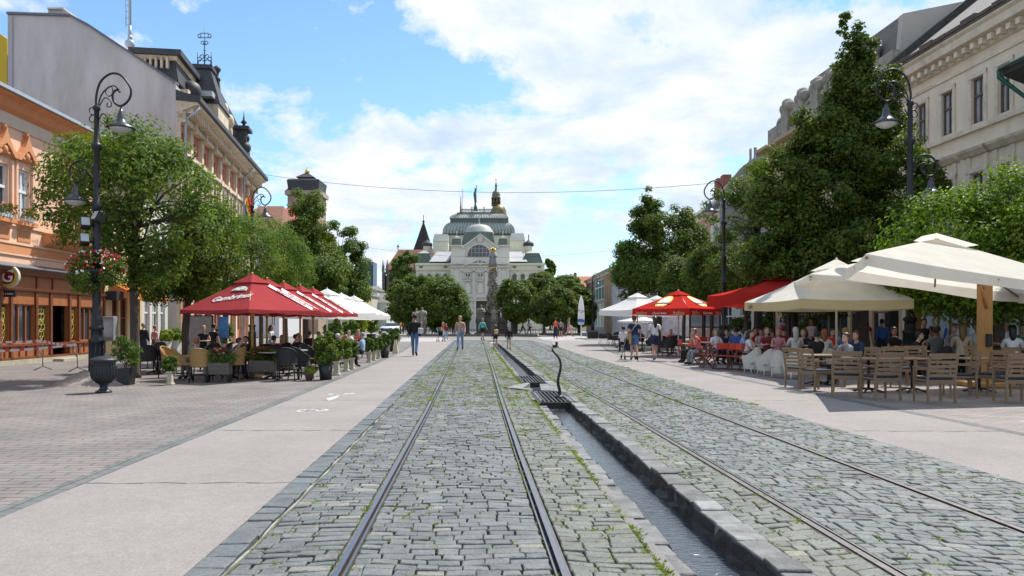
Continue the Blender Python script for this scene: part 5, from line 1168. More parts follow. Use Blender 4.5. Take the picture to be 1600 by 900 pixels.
# overhead wires
def wire(p,q,sag,label,r=.012):
    m=MB(); p=Vector(p);q=Vector(q); m.tube([p.lerp(q,i/24)-Vector((0,0,sag*4*(i/24)*(1-i/24))) for i in range(25)],r,4,cap=False); o=m.build('overhead_wire',mat('wire_dark',(.05,.06,.07),rough=.6)); tag(o,label,'wire',group='wires spanning the street')
wire(at(394,270,62),at(1200,277,54),1.3,'upper overhead wire from the ornate building across the street',.017)
wire(at(560,384,90),at(1080,372,76),1.6,'lower overhead wire far down the street',.016)
wire(at(1440,240,36),at(1620,222,28),.1,'short wire running from the right-hand lamp to the cream townhouse',.014)
# ================================================================ TREES
bark=mat('tree_bark',(.085,.068,.052),rough=.95,var=.35,vscale=5,bump=.8,bscale=18,stretch=(1,1,.3))
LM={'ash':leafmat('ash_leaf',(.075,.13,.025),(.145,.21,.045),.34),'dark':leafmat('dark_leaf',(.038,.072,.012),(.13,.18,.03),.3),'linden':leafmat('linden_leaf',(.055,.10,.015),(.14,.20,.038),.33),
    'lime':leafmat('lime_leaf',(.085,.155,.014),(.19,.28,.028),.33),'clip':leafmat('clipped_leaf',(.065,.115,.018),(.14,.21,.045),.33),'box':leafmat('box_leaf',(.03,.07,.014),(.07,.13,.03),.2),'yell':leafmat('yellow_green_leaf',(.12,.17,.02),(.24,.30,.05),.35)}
def leaves(name,clumps,n,size,m,parent,sub=.28,nsub=60,seed=1,shell=.55,flat=.75,up=.5,asp=.55,hole=0.0,droop=0):
    g=np.random.default_rng(seed); P=[];D=[]
    wts=np.array([(c[3]*c[4]*c[5])**(2/3) for c in clumps]); wts/=wts.sum()
    for c,w_ in zip(clumps,wts):
        R_=(c[3]*c[4]*c[5])**(1/3); k=max(13,int(nsub*w_*1.4+.5)); nl=int(n*w_*1.55)
        d=g.normal(size=(k,3)); d/=np.linalg.norm(d,axis=1)[:,None]
        rr=shell+(1-shell)*g.random(k)**.6
        cen=np.array(c[:3])+d*rr[:,None]*(np.array(c[3:6])-sub*.12*R_)
        rs=np.maximum(sub*(.7+.8*g.random(k))*R_**.9*1.25,(.34+.2*g.random(k))*min(R_,1.1)*(parent is not None and R_>.3))
        keep=g.random(k)>hole; cen=cen[keep]; rs=rs[keep]; d=d[keep]
        if len(cen)==0: continue
        pr=rs**2/np.sum(rs**2); idx=g.choice(len(cen),nl,p=pr)
        e=g.normal(size=(nl,3)); e/=np.linalg.norm(e,axis=1)[:,None]
        rad=g.random(nl)**.45
        off=e*rad[:,None]*rs[idx][:,None]; off[:,2]*=flat
        if droop: off[:,2]-=droop*(off[:,0]**2+off[:,1]**2)
        P.append(cen[idx]+off); D.append(e*.7+d[idx]*.5)
    P=np.concatenate(P); D=np.concatenate(D); nl=len(P)
    N_=D+np.array([0,0,up])+g.normal(size=(nl,3))*.45; N_/=np.linalg.norm(N_,axis=1)[:,None]
    t=g.normal(size=(nl,3)); t-=N_*np.sum(t*N_,axis=1)[:,None]; t/=np.linalg.norm(t,axis=1)[:,None]; b=np.cross(N_,t)
    s=size*(.6+.8*g.random(nl))[:,None]
    v=np.stack([P-t*s*.5,P+b*s*asp*.5+N_*s*.10,P+t*s*.5,P-b*s*asp*.5+N_*s*.10],axis=1).reshape(-1,3)
    f=np.arange(nl*4).reshape(-1,4)
    return npmesh(name,v,f,m,parent=parent),P
def tree(name,label,Y,px,clp,n,size,lm,trunk_r=.14,group=None,seed=1,fork=.35,nb=14,cat='tree',dsc=1.0,fat=1.0,**kw):
    """clp: (px,py,w,h[,dy]) crown lobes given by picture position at depth Y, turned into metres round the trunk"""
    k=Y/F; bx=px; base=Vector(((bx-800)*k,Y,0)); o=thing(name,label,cat,base,group=group); cl=[]
    for c in clp:
        cx=(c[0]-800)*k-base.x; cz=H+(HY-c[1])*k; rx=c[2]/2*k*fat; rz=c[3]/2*k*fat; dy=c[4] if len(c)>4 else 0
        cl.append((cx,dy,cz,rx,rx*dsc,rz))
    cr,P=leaves('crown',cl,n,size,LM[lm],o,seed=seed,**kw)
    r_=random.Random(seed); m=MB(); bot=min(c[2]-c[5] for c in cl); top=max(c[2]-c[5]*.2 for c in cl); fk=max(.6,bot+ (top-bot)*fork*.4)
    zs=[0,.15,fk*.5,fk]; pts=[Vector((r_.uniform(-.03,.03)*z,r_.uniform(-.03,.03)*z,z)) for z in zs]; m.tube(pts,[trunk_r*1.35,trunk_r,trunk_r*.9,trunk_r*.8],10)
    f0=pts[-1]; tp=Vector((cl[0][0]*.5,0,top)); 
    m.tube([f0,f0.lerp(tp,.33)+Vector((r_.uniform(-.1,.1),0,0)),f0.lerp(tp,.7),tp],[trunk_r*.75,trunk_r*.5,trunk_r*.28,trunk_r*.06],8)
    for i in range(nb):
        q=Vector(P[r_.randrange(len(P))]); st_=f0.lerp(tp,r_.uniform(0,.55)); 
        if q.z<st_.z-.3: st_=f0
        mid=st_.lerp(q,.5)+Vector((0,0,.12*(q-st_).length)); r0=trunk_r*r_.uniform(.25,.45); m.tube([st_,st_.lerp(mid,.5)+Vector((0,0,.02)),mid,q],[r0,r0*.8,r0*.55,r0*.15],6)
    m.build('trunk',bark,o); return o
# left row
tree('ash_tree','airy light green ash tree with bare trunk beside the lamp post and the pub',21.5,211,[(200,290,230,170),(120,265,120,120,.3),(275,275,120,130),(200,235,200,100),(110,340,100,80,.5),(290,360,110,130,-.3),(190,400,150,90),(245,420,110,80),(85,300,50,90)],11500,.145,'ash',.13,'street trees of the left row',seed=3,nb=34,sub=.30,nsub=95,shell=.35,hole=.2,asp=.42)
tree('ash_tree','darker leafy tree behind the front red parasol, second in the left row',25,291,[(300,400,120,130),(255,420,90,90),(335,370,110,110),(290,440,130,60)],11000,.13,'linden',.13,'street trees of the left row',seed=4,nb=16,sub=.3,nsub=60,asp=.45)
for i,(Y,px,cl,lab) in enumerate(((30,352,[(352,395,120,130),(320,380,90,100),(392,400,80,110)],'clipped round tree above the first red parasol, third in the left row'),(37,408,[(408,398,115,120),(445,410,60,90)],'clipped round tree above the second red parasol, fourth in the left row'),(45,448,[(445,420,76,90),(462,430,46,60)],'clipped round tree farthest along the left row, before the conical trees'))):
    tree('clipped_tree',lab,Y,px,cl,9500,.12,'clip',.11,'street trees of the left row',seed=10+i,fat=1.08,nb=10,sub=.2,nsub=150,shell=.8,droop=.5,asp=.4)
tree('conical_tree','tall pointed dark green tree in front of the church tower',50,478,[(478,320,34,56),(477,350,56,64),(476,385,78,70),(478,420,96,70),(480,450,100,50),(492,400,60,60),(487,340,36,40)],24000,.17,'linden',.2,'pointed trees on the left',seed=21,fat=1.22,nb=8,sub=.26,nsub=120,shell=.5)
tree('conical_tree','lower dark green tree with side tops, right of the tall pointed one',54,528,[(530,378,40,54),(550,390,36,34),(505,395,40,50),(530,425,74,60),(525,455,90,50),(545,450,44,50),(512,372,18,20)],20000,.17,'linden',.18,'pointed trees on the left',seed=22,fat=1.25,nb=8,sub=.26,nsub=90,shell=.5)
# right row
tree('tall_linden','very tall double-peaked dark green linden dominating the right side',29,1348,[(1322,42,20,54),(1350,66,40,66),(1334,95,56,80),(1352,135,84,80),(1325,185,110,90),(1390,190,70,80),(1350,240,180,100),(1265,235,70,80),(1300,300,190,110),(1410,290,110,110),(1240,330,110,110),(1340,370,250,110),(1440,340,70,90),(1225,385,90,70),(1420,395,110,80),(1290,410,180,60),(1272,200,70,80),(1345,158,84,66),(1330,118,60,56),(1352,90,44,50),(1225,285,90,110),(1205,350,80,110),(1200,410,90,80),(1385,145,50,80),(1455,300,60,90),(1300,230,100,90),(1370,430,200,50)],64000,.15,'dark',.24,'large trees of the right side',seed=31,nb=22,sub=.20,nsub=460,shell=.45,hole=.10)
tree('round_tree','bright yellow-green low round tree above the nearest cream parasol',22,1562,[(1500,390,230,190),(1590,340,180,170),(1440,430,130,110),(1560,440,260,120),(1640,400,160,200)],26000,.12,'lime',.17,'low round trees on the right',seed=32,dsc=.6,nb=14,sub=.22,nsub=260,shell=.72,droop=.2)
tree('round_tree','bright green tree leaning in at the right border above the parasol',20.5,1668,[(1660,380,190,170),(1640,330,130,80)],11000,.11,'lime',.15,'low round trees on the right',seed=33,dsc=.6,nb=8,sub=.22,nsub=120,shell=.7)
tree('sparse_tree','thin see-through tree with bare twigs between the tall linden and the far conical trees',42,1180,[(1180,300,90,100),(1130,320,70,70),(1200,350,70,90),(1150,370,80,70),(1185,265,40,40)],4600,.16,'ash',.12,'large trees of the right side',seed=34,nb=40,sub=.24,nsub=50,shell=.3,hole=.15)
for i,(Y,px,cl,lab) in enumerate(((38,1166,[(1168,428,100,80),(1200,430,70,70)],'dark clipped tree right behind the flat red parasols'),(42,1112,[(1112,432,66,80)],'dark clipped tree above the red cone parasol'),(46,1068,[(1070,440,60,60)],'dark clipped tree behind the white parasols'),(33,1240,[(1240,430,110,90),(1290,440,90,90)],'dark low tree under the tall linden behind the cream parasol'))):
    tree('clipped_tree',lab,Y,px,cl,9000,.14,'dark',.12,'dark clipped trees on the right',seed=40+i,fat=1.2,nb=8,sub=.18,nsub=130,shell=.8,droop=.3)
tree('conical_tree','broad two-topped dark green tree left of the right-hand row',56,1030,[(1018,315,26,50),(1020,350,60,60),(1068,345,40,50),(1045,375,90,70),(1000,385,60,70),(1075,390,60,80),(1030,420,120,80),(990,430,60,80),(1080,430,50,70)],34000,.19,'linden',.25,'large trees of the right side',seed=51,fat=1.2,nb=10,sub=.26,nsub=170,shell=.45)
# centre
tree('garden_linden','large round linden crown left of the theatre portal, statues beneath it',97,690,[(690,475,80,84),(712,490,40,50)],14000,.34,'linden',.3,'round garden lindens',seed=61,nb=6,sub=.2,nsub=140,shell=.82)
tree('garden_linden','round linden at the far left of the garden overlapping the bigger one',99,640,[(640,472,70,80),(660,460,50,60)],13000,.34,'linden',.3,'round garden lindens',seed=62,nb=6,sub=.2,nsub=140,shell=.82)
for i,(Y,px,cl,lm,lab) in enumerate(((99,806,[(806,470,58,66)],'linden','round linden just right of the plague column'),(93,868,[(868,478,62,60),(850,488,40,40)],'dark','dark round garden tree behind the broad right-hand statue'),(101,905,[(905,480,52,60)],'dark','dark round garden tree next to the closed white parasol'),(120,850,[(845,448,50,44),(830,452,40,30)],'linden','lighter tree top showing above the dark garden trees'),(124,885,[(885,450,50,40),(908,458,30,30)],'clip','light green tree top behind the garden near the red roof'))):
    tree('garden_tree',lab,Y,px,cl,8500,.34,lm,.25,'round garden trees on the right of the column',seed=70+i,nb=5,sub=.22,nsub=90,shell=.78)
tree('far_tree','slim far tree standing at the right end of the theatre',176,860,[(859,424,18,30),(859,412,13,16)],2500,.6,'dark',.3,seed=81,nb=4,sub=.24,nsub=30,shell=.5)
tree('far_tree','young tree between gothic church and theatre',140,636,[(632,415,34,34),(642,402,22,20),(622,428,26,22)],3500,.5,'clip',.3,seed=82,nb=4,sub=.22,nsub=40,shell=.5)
# ================================================================ STREET FURNITURE
ORD=['first','second','third','fourth','fifth','sixth','seventh','eighth','ninth','tenth','eleventh','twelfth','thirteenth','fourteenth','fifteenth','sixteenth','seventeenth','eighteenth','nineteenth','twentieth','twenty-first','twenty-second','twenty-third','twenty-fourth']
lampglass=mat('frosted_lamp_glass',(.55,.56,.56),rough=.3)
lampmet=mat('lamp_shade_metal',(.05,.055,.06),rough=.32,spec=.8,metal=.3)
def smooth_path(pts,n=6):
    P=[Vector(p) for p in pts]; out=[]
    for i in range(len(P)-1):
        p0=P[max(i-1,0)];p1=P[i];p2=P[i+1];p3=P[min(i+2,len(P)-1)]
        for k in range(n):
            t=k/n; out.append(.5*((2*p1)+(-p0+p2)*t+(2*p0-5*p1+4*p2-p3)*t*t+(-p0+3*p1-3*p2+p3)*t**3))
    out.append(P[-1]); return out
def lamp_head(z,x,parent,k=1.0):
    m=MB(); m.lathe((x,0,z),[(.04*k,0),(.045*k,-.08*k),(.09*k,-.14*k),(.10*k,-.26*k),(.13*k,-.33*k),(.20*k,-.42*k),(.38*k,-.52*k),(.38*k,-.54*k),(.02,-.54*k)][::-1],18); m.build('lamp_shade',lampmet,parent)
    m=MB(); m.lathe((x,0,z),[(.05*k,-.68*k),(.16*k,-.65*k),(.25*k,-.59*k),(.30*k,-.545*k)],16); m.build('lamp_globe',lampglass,parent)
def lamp_post(px,Y,label,s1=1,low=True,extra=False):
    o=thing('street_lamp',label,'street lamp',((px-800)/F*Y,Y,0),group='ornate black street lamps')
    m=MB(); m.lathe((0,0,0),[(.26,0),(.26,.12),(.20,.18),(.17,.3),(.16,1.0),(.19,1.03),(.19,1.08),(.14,1.13),(.13,1.32),(.17,1.35),(.17,1.40),(.105,1.46),(.095,3.2),(.13,3.22),(.13,3.28),(.09,3.32),(.085,4.3),(.12,4.33),(.12,4.40),(.075,4.45),(.07,5.75),(.11,5.80),(.14,5.86),(.11,5.92),(.065,5.97),(.06,6.75),(.09,6.78),(.09,6.84),(.04,6.9)],14)
    for a in range(10): m.tube([(math.cos(a*.628)*.165,math.sin(a*.628)*.165,.3),(math.cos(a*.628)*.16,math.sin(a*.628)*.16,1.0)],.02,5)
    m.build('pole',IRON,o)
    # top arm: measured from the photograph, 63 px per metre at 19.3 m; (dx,dz) relative to pole at z
    q=lambda l,z0:[(s1*x,0,z0+z) for x,z in l]
    m=MB(); z0=6.85
    m.tube(smooth_path(q([(0,-.1),(-.01,.25),(.10,.62),(.36,.82),(.62,.76),(.84,.45),(.80,.18),(.60,.02),(.43,.12),(.40,.32),(.50,.42),(.58,.36)],z0)),.028,8)
    m.tube(smooth_path(q([(.03,-.1),(.08,.2),(.22,.42),(.42,.52),(.56,.42)],z0)),.018,6); m.tube(smooth_path(q([(.30,.5),(.22,.38),(.30,.26),(.40,.34),(.38,.48)],z0)),.014,6); m.tube(smooth_path(q([(.06,.0),(.20,.22),(.34,.14),(.36,.02),(.26,.0),(.27,.1)],z0)),.014,6)
    m.tube(smooth_path(q([(.05,-.35),(.14,-.18),(.27,-.25),(.24,-.38),(.16,-.32)],z0)),.014,6)
    for sg in (1,-1): m.tube(smooth_path(q([(-.03,-.2),(-.14,-.2+sg*.02),(-.18,-.2+sg*.14),(-.08,-.2+sg*.18),(-.05,-.2+sg*.10)],z0)),.014,6)
    m.tube(q([(.60,.02),(.60,-.08)],z0),.02,6); m.build('scroll_arm',IRON,o); lamp_head(z0-.05,s1*.60,o,.9)
    if low:
        z0=5.1; q=lambda l,z0:[(-s1*x,0,z0+z) for x,z in l]
        m=MB(); m.tube(smooth_path(q([(.05,0),(.12,.25),(.34,.42),(.58,.34),(.68,.12),(.60,-.08),(.42,-.10),(.30,0),(.32,.14),(.44,.16)],z0)),.024,8); m.tube(smooth_path(q([(.08,-.05),(.22,.16),(.42,.22),(.50,.10),(.44,.02)],z0)),.014,6)
        m.tube(q([(.52,-.09),(.52,-.18)],z0),.018,6); m.build('scroll_arm',IRON,o); lamp_head(z0-.14,-s1*.52,o,.82)
    if extra:
        for (dx,z,l_) in ((-.22,3.95,1),(-.24,3.55,1),(.12,4.1,-1)):
            f_=MB(); f_.X=Matrix.Translation((dx,-.12,z))@Matrix.Rotation(R(35*l_),4,'Z')@Matrix.Rotation(R(-25),4,'X'); f_.box((0,0,0),(.22,.22,.26),bev=.02); f_.k=1; f_.box((0,-.115,0),(.18,.01,.21)); f_.k=0; f_.box((.14*l_,.08,0),(.08,.04,.06)); f_.build('floodlight',[mat('black_housing',(.02,.02,.022),rough=.4),mat('lamp_lens',(.5,.52,.52),rough=.2)],o)
    return o
lp1=lamp_post(151,19.3,'nearest left-hand black lamp post with hanging flowers, floodlights and an urn at its foot',1,True,True)
lamp_post(394,35.5,'left-hand black lamp whose scroll rises above the clipped trees near the ornate building',1,False)
lr_=lamp_post(1422,19.0,'nearest right-hand black lamp post in front of the cream townhouse, with two lamps',-1,True)
lr_.location=((1422-800)/F*23,23,0); lr_.scale=(1.17,1.17,1.17)
lamp_post(1131,33.9,'right-hand black lamp whose scroll shows above the sparse tree',-1,False)
lamp_post(926,96,'tiny far lamp post before the red tiled roof, near the closed parasol',1,False)
# flower basket round the left post
k=19.3/F; cz=zat(420,19.3); bx=(151-800)*k
o=thing('flower_basket','big round hanging basket of red and pink flowers on the near left lamp post','flower basket',(bx,19.3,cz-.5)); 
m=MB(); m.lathe((0,0,.35),[(.12,-.2),(.4,0),(.48,.12),(.1,.12)],14); m.build('basket',IRON,o)
fo,_=leaves('foliage',[(0,0,.62,.58,.58,.30),(-.3,0,.35,.35,.35,.35),(.35,-.1,.35,.32,.32,.3),(-.1,-.3,.2,.35,.3,.4),(.5,0,.55,.25,.25,.2)],3600,.07,LM['ash'],o,seed=5,sub=.25,nsub=50,droop=.5,shell=.4)
gv=[];gf=[];mi=[]
for i in range(260):
    a=rnd.random()*6.28; ph=rnd.uniform(-.5,1.3); rr=.68; c=Vector((math.cos(a)*math.cos(ph)*rr,math.sin(a)*math.cos(ph)*rr,.55+math.sin(ph)*.42)); q=Vector((rnd.gauss(0,1),rnd.gauss(0,1)-.8,rnd.gauss(0,1))).normalized(); t=q.orthogonal().normalized()*.035; b=q.cross(t.normalized())*.035; n0=len(gv); gv.extend([tuple(v) for v in (c+t,c+b,c-t,c-b)]); gf.append((n0,n0+1,n0+2,n0+3)); mi.append(rnd.choice((0,0,0,0,1,2,2)))
npmesh('blossoms',gv,gf,[RED,PINK,WHT],mi,parent=o)
# mound of setts and urn
m=MB(); bx0=Vector((bx,19.3,0)); rr=[(0.95,-.0),(.35,.30)]
for r_ in range(4):
    f0=r_/4; f1=(r_+1)/4; ra=.98-(.65)*f0; rb=.98-.65*f1; za=.30*f0; zb=.30*f1; n=22-r_*4
    for i in range(n):
        a0=2*PI*(i+.04+r_*.5)/n; a1=2*PI*(i+.96+r_*.5)/n; g_=.012; j=rnd.uniform(0,.012)
        P=[(ra-g_,a0,za+j),(ra-g_,a1,za+j),(rb+g_,a1,zb+j),(rb+g_,a0,zb+j)]
        m.prism([bx0+Vector((r0*math.cos(a),r0*math.sin(a)*.8,z)) for r0,a,z in P],(0,0,.02))
m.lathe(bx0,[(1.0,-.02),(.97,.0),(.33,.295),(.1,.3)],24)
mo_=m.build('sett_mound',mat('mound_setts',(.28,.23,.20),rough=.9,isl=.3,var=.2)); tag(mo_,'low cone of reddish setts around the foot of the near left lamp','mound')
u=thing('stone_urn','black fluted cast-iron urn bin standing in front of the near left lamp post','urn',gp(162,613)); 
m=MB(); k=gp(162,613).y/F
prof=[(12,0),(12,2),(8,4),(5.5,7),(5.5,10),(10,15),(17,23),(18.5,30),(18,38),(17,44),(17.5,47),(20,48),(20.5,51),(18,53),(12,55),(3,57)]
m.lathe((0,0,0),[(a*k,b*k) for a,b in prof],28)
for i in range(26): a=2*PI*i/26; m.tube([(math.cos(a)*rr_*k,math.sin(a)*rr_*k,z*k) for rr_,z in ((10.2,15),(17.2,23),(18.7,30),(18.2,38),(17.2,44))],.7*k,5)
m.build('bowl',mat('urn_black',(.022,.026,.032),rough=.5,var=.3,vscale=4),u)
# tape barrier
tp=mat('barrier_tape',(.6,.58,.58),rough=.5); tr_=mat('barrier_tape_red',(.55,.03,.04),rough=.5)
for px,pt,pb,l_ in ((66,532,578,'left leg stand of the barrier tape by the pub entrance'),(120,541,580,'right leg stand of the barrier tape near the lamp post')):
    g=gp(px,pb); o=thing('barrier_stand',l_,'barrier',g,group='metal barrier stands before the pub'); h=zat(pt,g.y); m=MB(); m.tube([(0,0,h),(.02,0,.12),(-.12,-.25,0)],.016,6); m.tube([(.02,0,.12),(.16,.25,0)],.014,6); m.tube([(-.0,0,.45),(-.25,.1,.75)],.012,5); m.build('leg',mat('rusty_rod',(.07,.05,.04),rough=.7),o)
def tape(p,q,label,w_=.07,n=24,sag=.05):
    m=MB(); p=Vector(p);q=Vector(q)
    for i in range(n):
        a=p.lerp(q,i/n); b=p.lerp(q,(i+1)/n); a.z-=sag*4*(i/n)*(1-i/n); b.z-=sag*4*((i+1)/n)*(1-(i+1)/n); m.k=1 if i%3<1 else 0; m.poly([a,b,b+Vector((0,.005,w_)),a+Vector((0,.005,w_))])
    o=m.build('barrier_tape',[tp,tr_]); tag(o,label,'barrier tape',group='barrier tapes before the pub')
tape(at(-60,534,24.2),at(66,534,24.6),'upper red and white tape running out of the left edge'); tape(at(66,534,24.6),at(120,541,24),'short upper red and white tape between the two stands'); tape(at(-60,552,23.6),at(119,540,24),'lower red and white tape crossing behind the left stand')
# curved iron post in the channel, like a snake
P_=[(874,624),(874.5,611),(872,599),(872.5,590),(875.5,578),(876,568),(873,559),(868,553),(863.5,548),(862.5,544)]
g=gp(874,622); Yc_=g.y; o=thing('snake_post','thin wavy black iron post curving up beside the nearer grate','post',g)
m=MB(); pts=[at(x,y,Yc_)-g for x,y in P_]; pts=smooth_path(pts,5); n=len(pts); m.tube(pts,[.034-.018*i/n for i in range(n)],10)
m.lathe((0,0,0),[(.09,-.02),(.09,.03),(.05,.06)],10); m.build('stem',IRON,o)
m=MB(); e=at(868,541,Yc_)-g; m.tube([at(863.5,542.5,Yc_)-g,at(866,541,Yc_)-g,at(869.5,541,Yc_)-g],.03,7); m.ball(at(869.7,538.5,Yc_)-g,(.028,.028,.045)); m.ball(at(869.7,535.6,Yc_)-g,.028); m.lathe(at(869.7,541.5,Yc_)-g,[(.05,0),(.045,.02),(.02,.03)],8); m.build('tap_head',IRON,o)
# ---------------------------------------------------------------- parasols
def parasol(name,label,cat,c,corners,apex,ze,val,fm,pm_,vm=None,sag=.06,pole_r=.035,z0=0,valance=True,vent=True,group=None,ribc=None,scal=0,pole=True,sub=6):
    """c base point; corners [(dx,dy,dz)] relative; apex height; eave height ze"""
    o=thing(name,label,cat,c,group=group); n=len(corners); cs=[Vector((x,y,ze+(dz if dz else 0))) for x,y,dz in [(k_+(0,))[:3] for k_ in corners]]; ap=Vector((0,0,apex)) if not isinstance(apex,Vector) else apex
    m=MB(); m.smooth=False
    S=sub
    for i in range(n):
        a,b=cs[i],cs[(i+1)%n]; rows=[]
        for r_ in range(S+1):
            t=r_/S; pa=ap.lerp(a,t); pb=ap.lerp(b,t); row=[]
            for q in range(S+1):
                w_=q/S; p=pa.lerp(pb,w_); p.z-=sag*math.sin(PI*t)*1.2+sag*1.5*4*w_*(1-w_)*t*.5; row.append(p)
            rows.append(row)
        for r_ in range(S):
            for q in range(S):
                f=[rows[r_][q],rows[r_+1][q],rows[r_+1][q+1],rows[r_][q+1]]; m.add(f,[(0,1,2,3)] if r_ else [(0,1,2)],True) if r_ else m.add([rows[0][0],rows[1][q],rows[1][q+1]],[(0,1,2)],True)
        if valance:
            E=rows[S]
            for q in range(S):
                p,r2=E[q],E[q+1]; dz=val*(1+scal*math.sin(q*2.1+i)); dz2=val*(1+scal*math.sin((q+1)*2.1+i)); out=Vector((p.x,p.y,0)).normalized()*.01
                m.k=1 if vm else 0; m.add([p,r2,r2-Vector((0,0,dz2))+out,p-Vector((0,0,dz))+out],[(0,1,2,3)],False); m.k=0
    me=m.build('canopy',[fm,vm] if vm else fm,o)
    if vent:
        m=MB()
        for i in range(n):
            a,b=cs[i],cs[(i+1)%n]; up_=Vector((0,0,.03)); p=ap.lerp(a,.27)+up_; q=ap.lerp(b,.27)+up_; m.add([ap+up_*1.2,p,q],[(0,1,2)],False)
        m.build('vent_cap',fm,o)
    if pole:
        m=MB(); m.tube([(0,0,z0),(0,0,(ap.z if n else apex)-.05)],pole_r,10); m.lathe((0,0,0),[(.28,0),(.28,.06),(.06,.09),(.06,.25)],12); m.build('pole',pm_,o)
        m=MB(); hub=Vector((0,0,ze+.02))
        for cc in cs:
            mid=ap.lerp(cc,.52)-Vector((0,0,sag*1.6)); m.tube([hub-Vector((0,0,.12)),mid],.014,5); m.tube([Vector((0,0,ap.z-.06)),mid,cc-Vector((0,0,.03))],.014,5)
        for i in range(n):
            cc=(cs[i]+cs[(i+1)%n])/2; mid=ap.lerp(cc,.5)-Vector((0,0,sag*2.8)); m.tube([hub-Vector((0,0,.12)),mid],.012,5)
        m.lathe((0,0,hub.z-.2),[(.06,0),(.07,.05),(.05,.12)],8); m.build('ribs',ribc or pm_,o)
    m=MB(); m.ball((0,0,ap.z+.03) if pole else ap,(.04,.04,.04)); m.build('finial',pm_ if pole else fm,o)
    return o,cs,ap
def on_panel(o,cs,ap,i,u,t,ang,body,size,mt,sx=1,lift=.03,shear=0,bold=0):
    """lettering lying on panel i at (u across, t down from apex)"""
    a,b=cs[i],cs[(i+1)%len(cs)]; nrm=(a-ap).cross(b-ap).normalized()
    if nrm.z<0: nrm=-nrm
    ex=(b-a).normalized(); ey=nrm.cross(ex)
    pos=ap.lerp(a,t).lerp(ap.lerp(b,t),u)+nrm*lift
    M=Matrix((ex,ey,nrm)).transposed()@Matrix.Rotation(ang,3,'Z')
    return text(body,pos,M.to_euler(),size,mt,o,ext=.003,sx=sx,shear=shear,bold=bold),pos,ex,ey,nrm
redc=fabric('dark_red_canvas',(.40,.065,.07),.25); redb=fabric('bright_red_canvas',(.60,.045,.035),.3); whc=fabric('white_canvas',(.90,.89,.87),.4); crc=fabric('cream_canvas',(.90,.86,.77),.45); yv=fabric('cream_yellow_canvas',(.72,.60,.34),.4)
ywood=mat('yellow_varnished_wood',(.50,.30,.06),rough=.5,var=.15); pwh=mat('white_pole',(.7,.7,.68),rough=.4); owood=mat('orange_wood',(.42,.20,.07),rough=.55,var=.2)
def sq(hd,rz,n=4): return [(math.cos(rz+i*2*PI/n)*hd,math.sin(rz+i*2*PI/n)*hd) for i in range(n)]
for i,(px,Y,hd) in enumerate(((394,21.5,1.84),(417,23.8,1.75),(443,25.8,1.75),(469,28,1.7),(489,30,1.72))):
    c=(( px-800)/F*Y,Y,0); rz=R(-90+16 if i==0 else -90+22)
    o,cs,ap=parasol('red_parasol',['front','second','third','fourth','fifth'][i]+' dark red parasol with white lettering in the left-hand row','parasol',c,sq(hd,rz),2.84,1.86,.09,redc,ywood,group='dark red parasols of the left café',scal=.3,sag=.03)
    # panel 3 is front-left (between angle rz-90 and rz)
    if i==0:
        t_o,pos,ex,ey,nrm=on_panel(o,cs,ap,3,.60,.66,R(9),'Gambrinus',.30,LET,lift=-.012,shear=.25,bold=.004)
        # emblem left plain: half-round badge with cream rim
        m=MB(); c2=ap.lerp(cs[3],.47).lerp(ap.lerp(cs[0],.47),.62)-nrm*.015
        P=lambda r_,a: c2+ex*(math.cos(a)*r_*1.35)+ey*(math.sin(a)*r_)
        m.prism([P(.21,j*PI/12) for j in range(13)],nrm*.006); m.k=1; m.prism([P(.17,j*PI/12)+nrm*.008 for j in range(13)],nrm*.005); m.k=2
        for (a,b,r_) in ((-.08,.05,.055),(.07,.07,.06),(0,.02,.05)): m.prism([c2+ex*(a*1.3+r_*math.cos(j*PI/5))+ey*(b+.02+r_*math.sin(j*PI/5))+nrm*.016 for j in range(10)],nrm*.004)
        m.build('emblem',[mat('badge_cream',(.62,.58,.40),rough=.7),mat('badge_grey',(.35,.38,.36),rough=.7),mat('badge_white',(.72,.68,.66),rough=.7)],o)
    a_,b_=cs[0],cs[1]; nr_=(a_-ap).cross(b_-ap).normalized(); nr_=nr_ if nr_.z>0 else -nr_; ex_=(b_-a_).normalized(); ey_=nr_.cross(ex_); ed=(b_-ap).normalized()
    an_=math.atan2(ed.dot(ey_),ed.dot(ex_)); q0=ap.lerp(a_,.30).lerp(ap.lerp(b_,.30),.80)-nr_*.005; q1=ap.lerp(a_,.97).lerp(ap.lerp(b_,.97),.90)-nr_*.0; w_=ed.cross(nr_).normalized()*.085
    m=MB(); m.prism([q0+w_,q0-w_,q1-w_,q1+w_],nr_*.004); m.build('white_band',mat('band_white',(.68,.66,.66),rough=.8),o)
    text('Gambrinus',(q0+q1)/2+nr_*.012,(Matrix((ex_,ey_,nr_)).transposed()@Matrix.Rotation(an_,3,'Z')).to_euler(),.20,mat('band_red_print',(.45,.05,.06),rough=.8),o,ext=.002,shear=.25)
for i,(px,Y,hd,za) in enumerate(((511,34.5,2.2,3.0),(533,39.5,2.2,3.0),(553,46,2.2,3.1))):
    parasol('white_parasol',['nearest','middle','farthest'][i]+' white parasol behind the red ones in the left-hand row','parasol',((px-800)/F*Y,Y,0),sq(hd,R(-90+25)),za,1.98,.24,whc,pwh,group='white parasols of the left café')
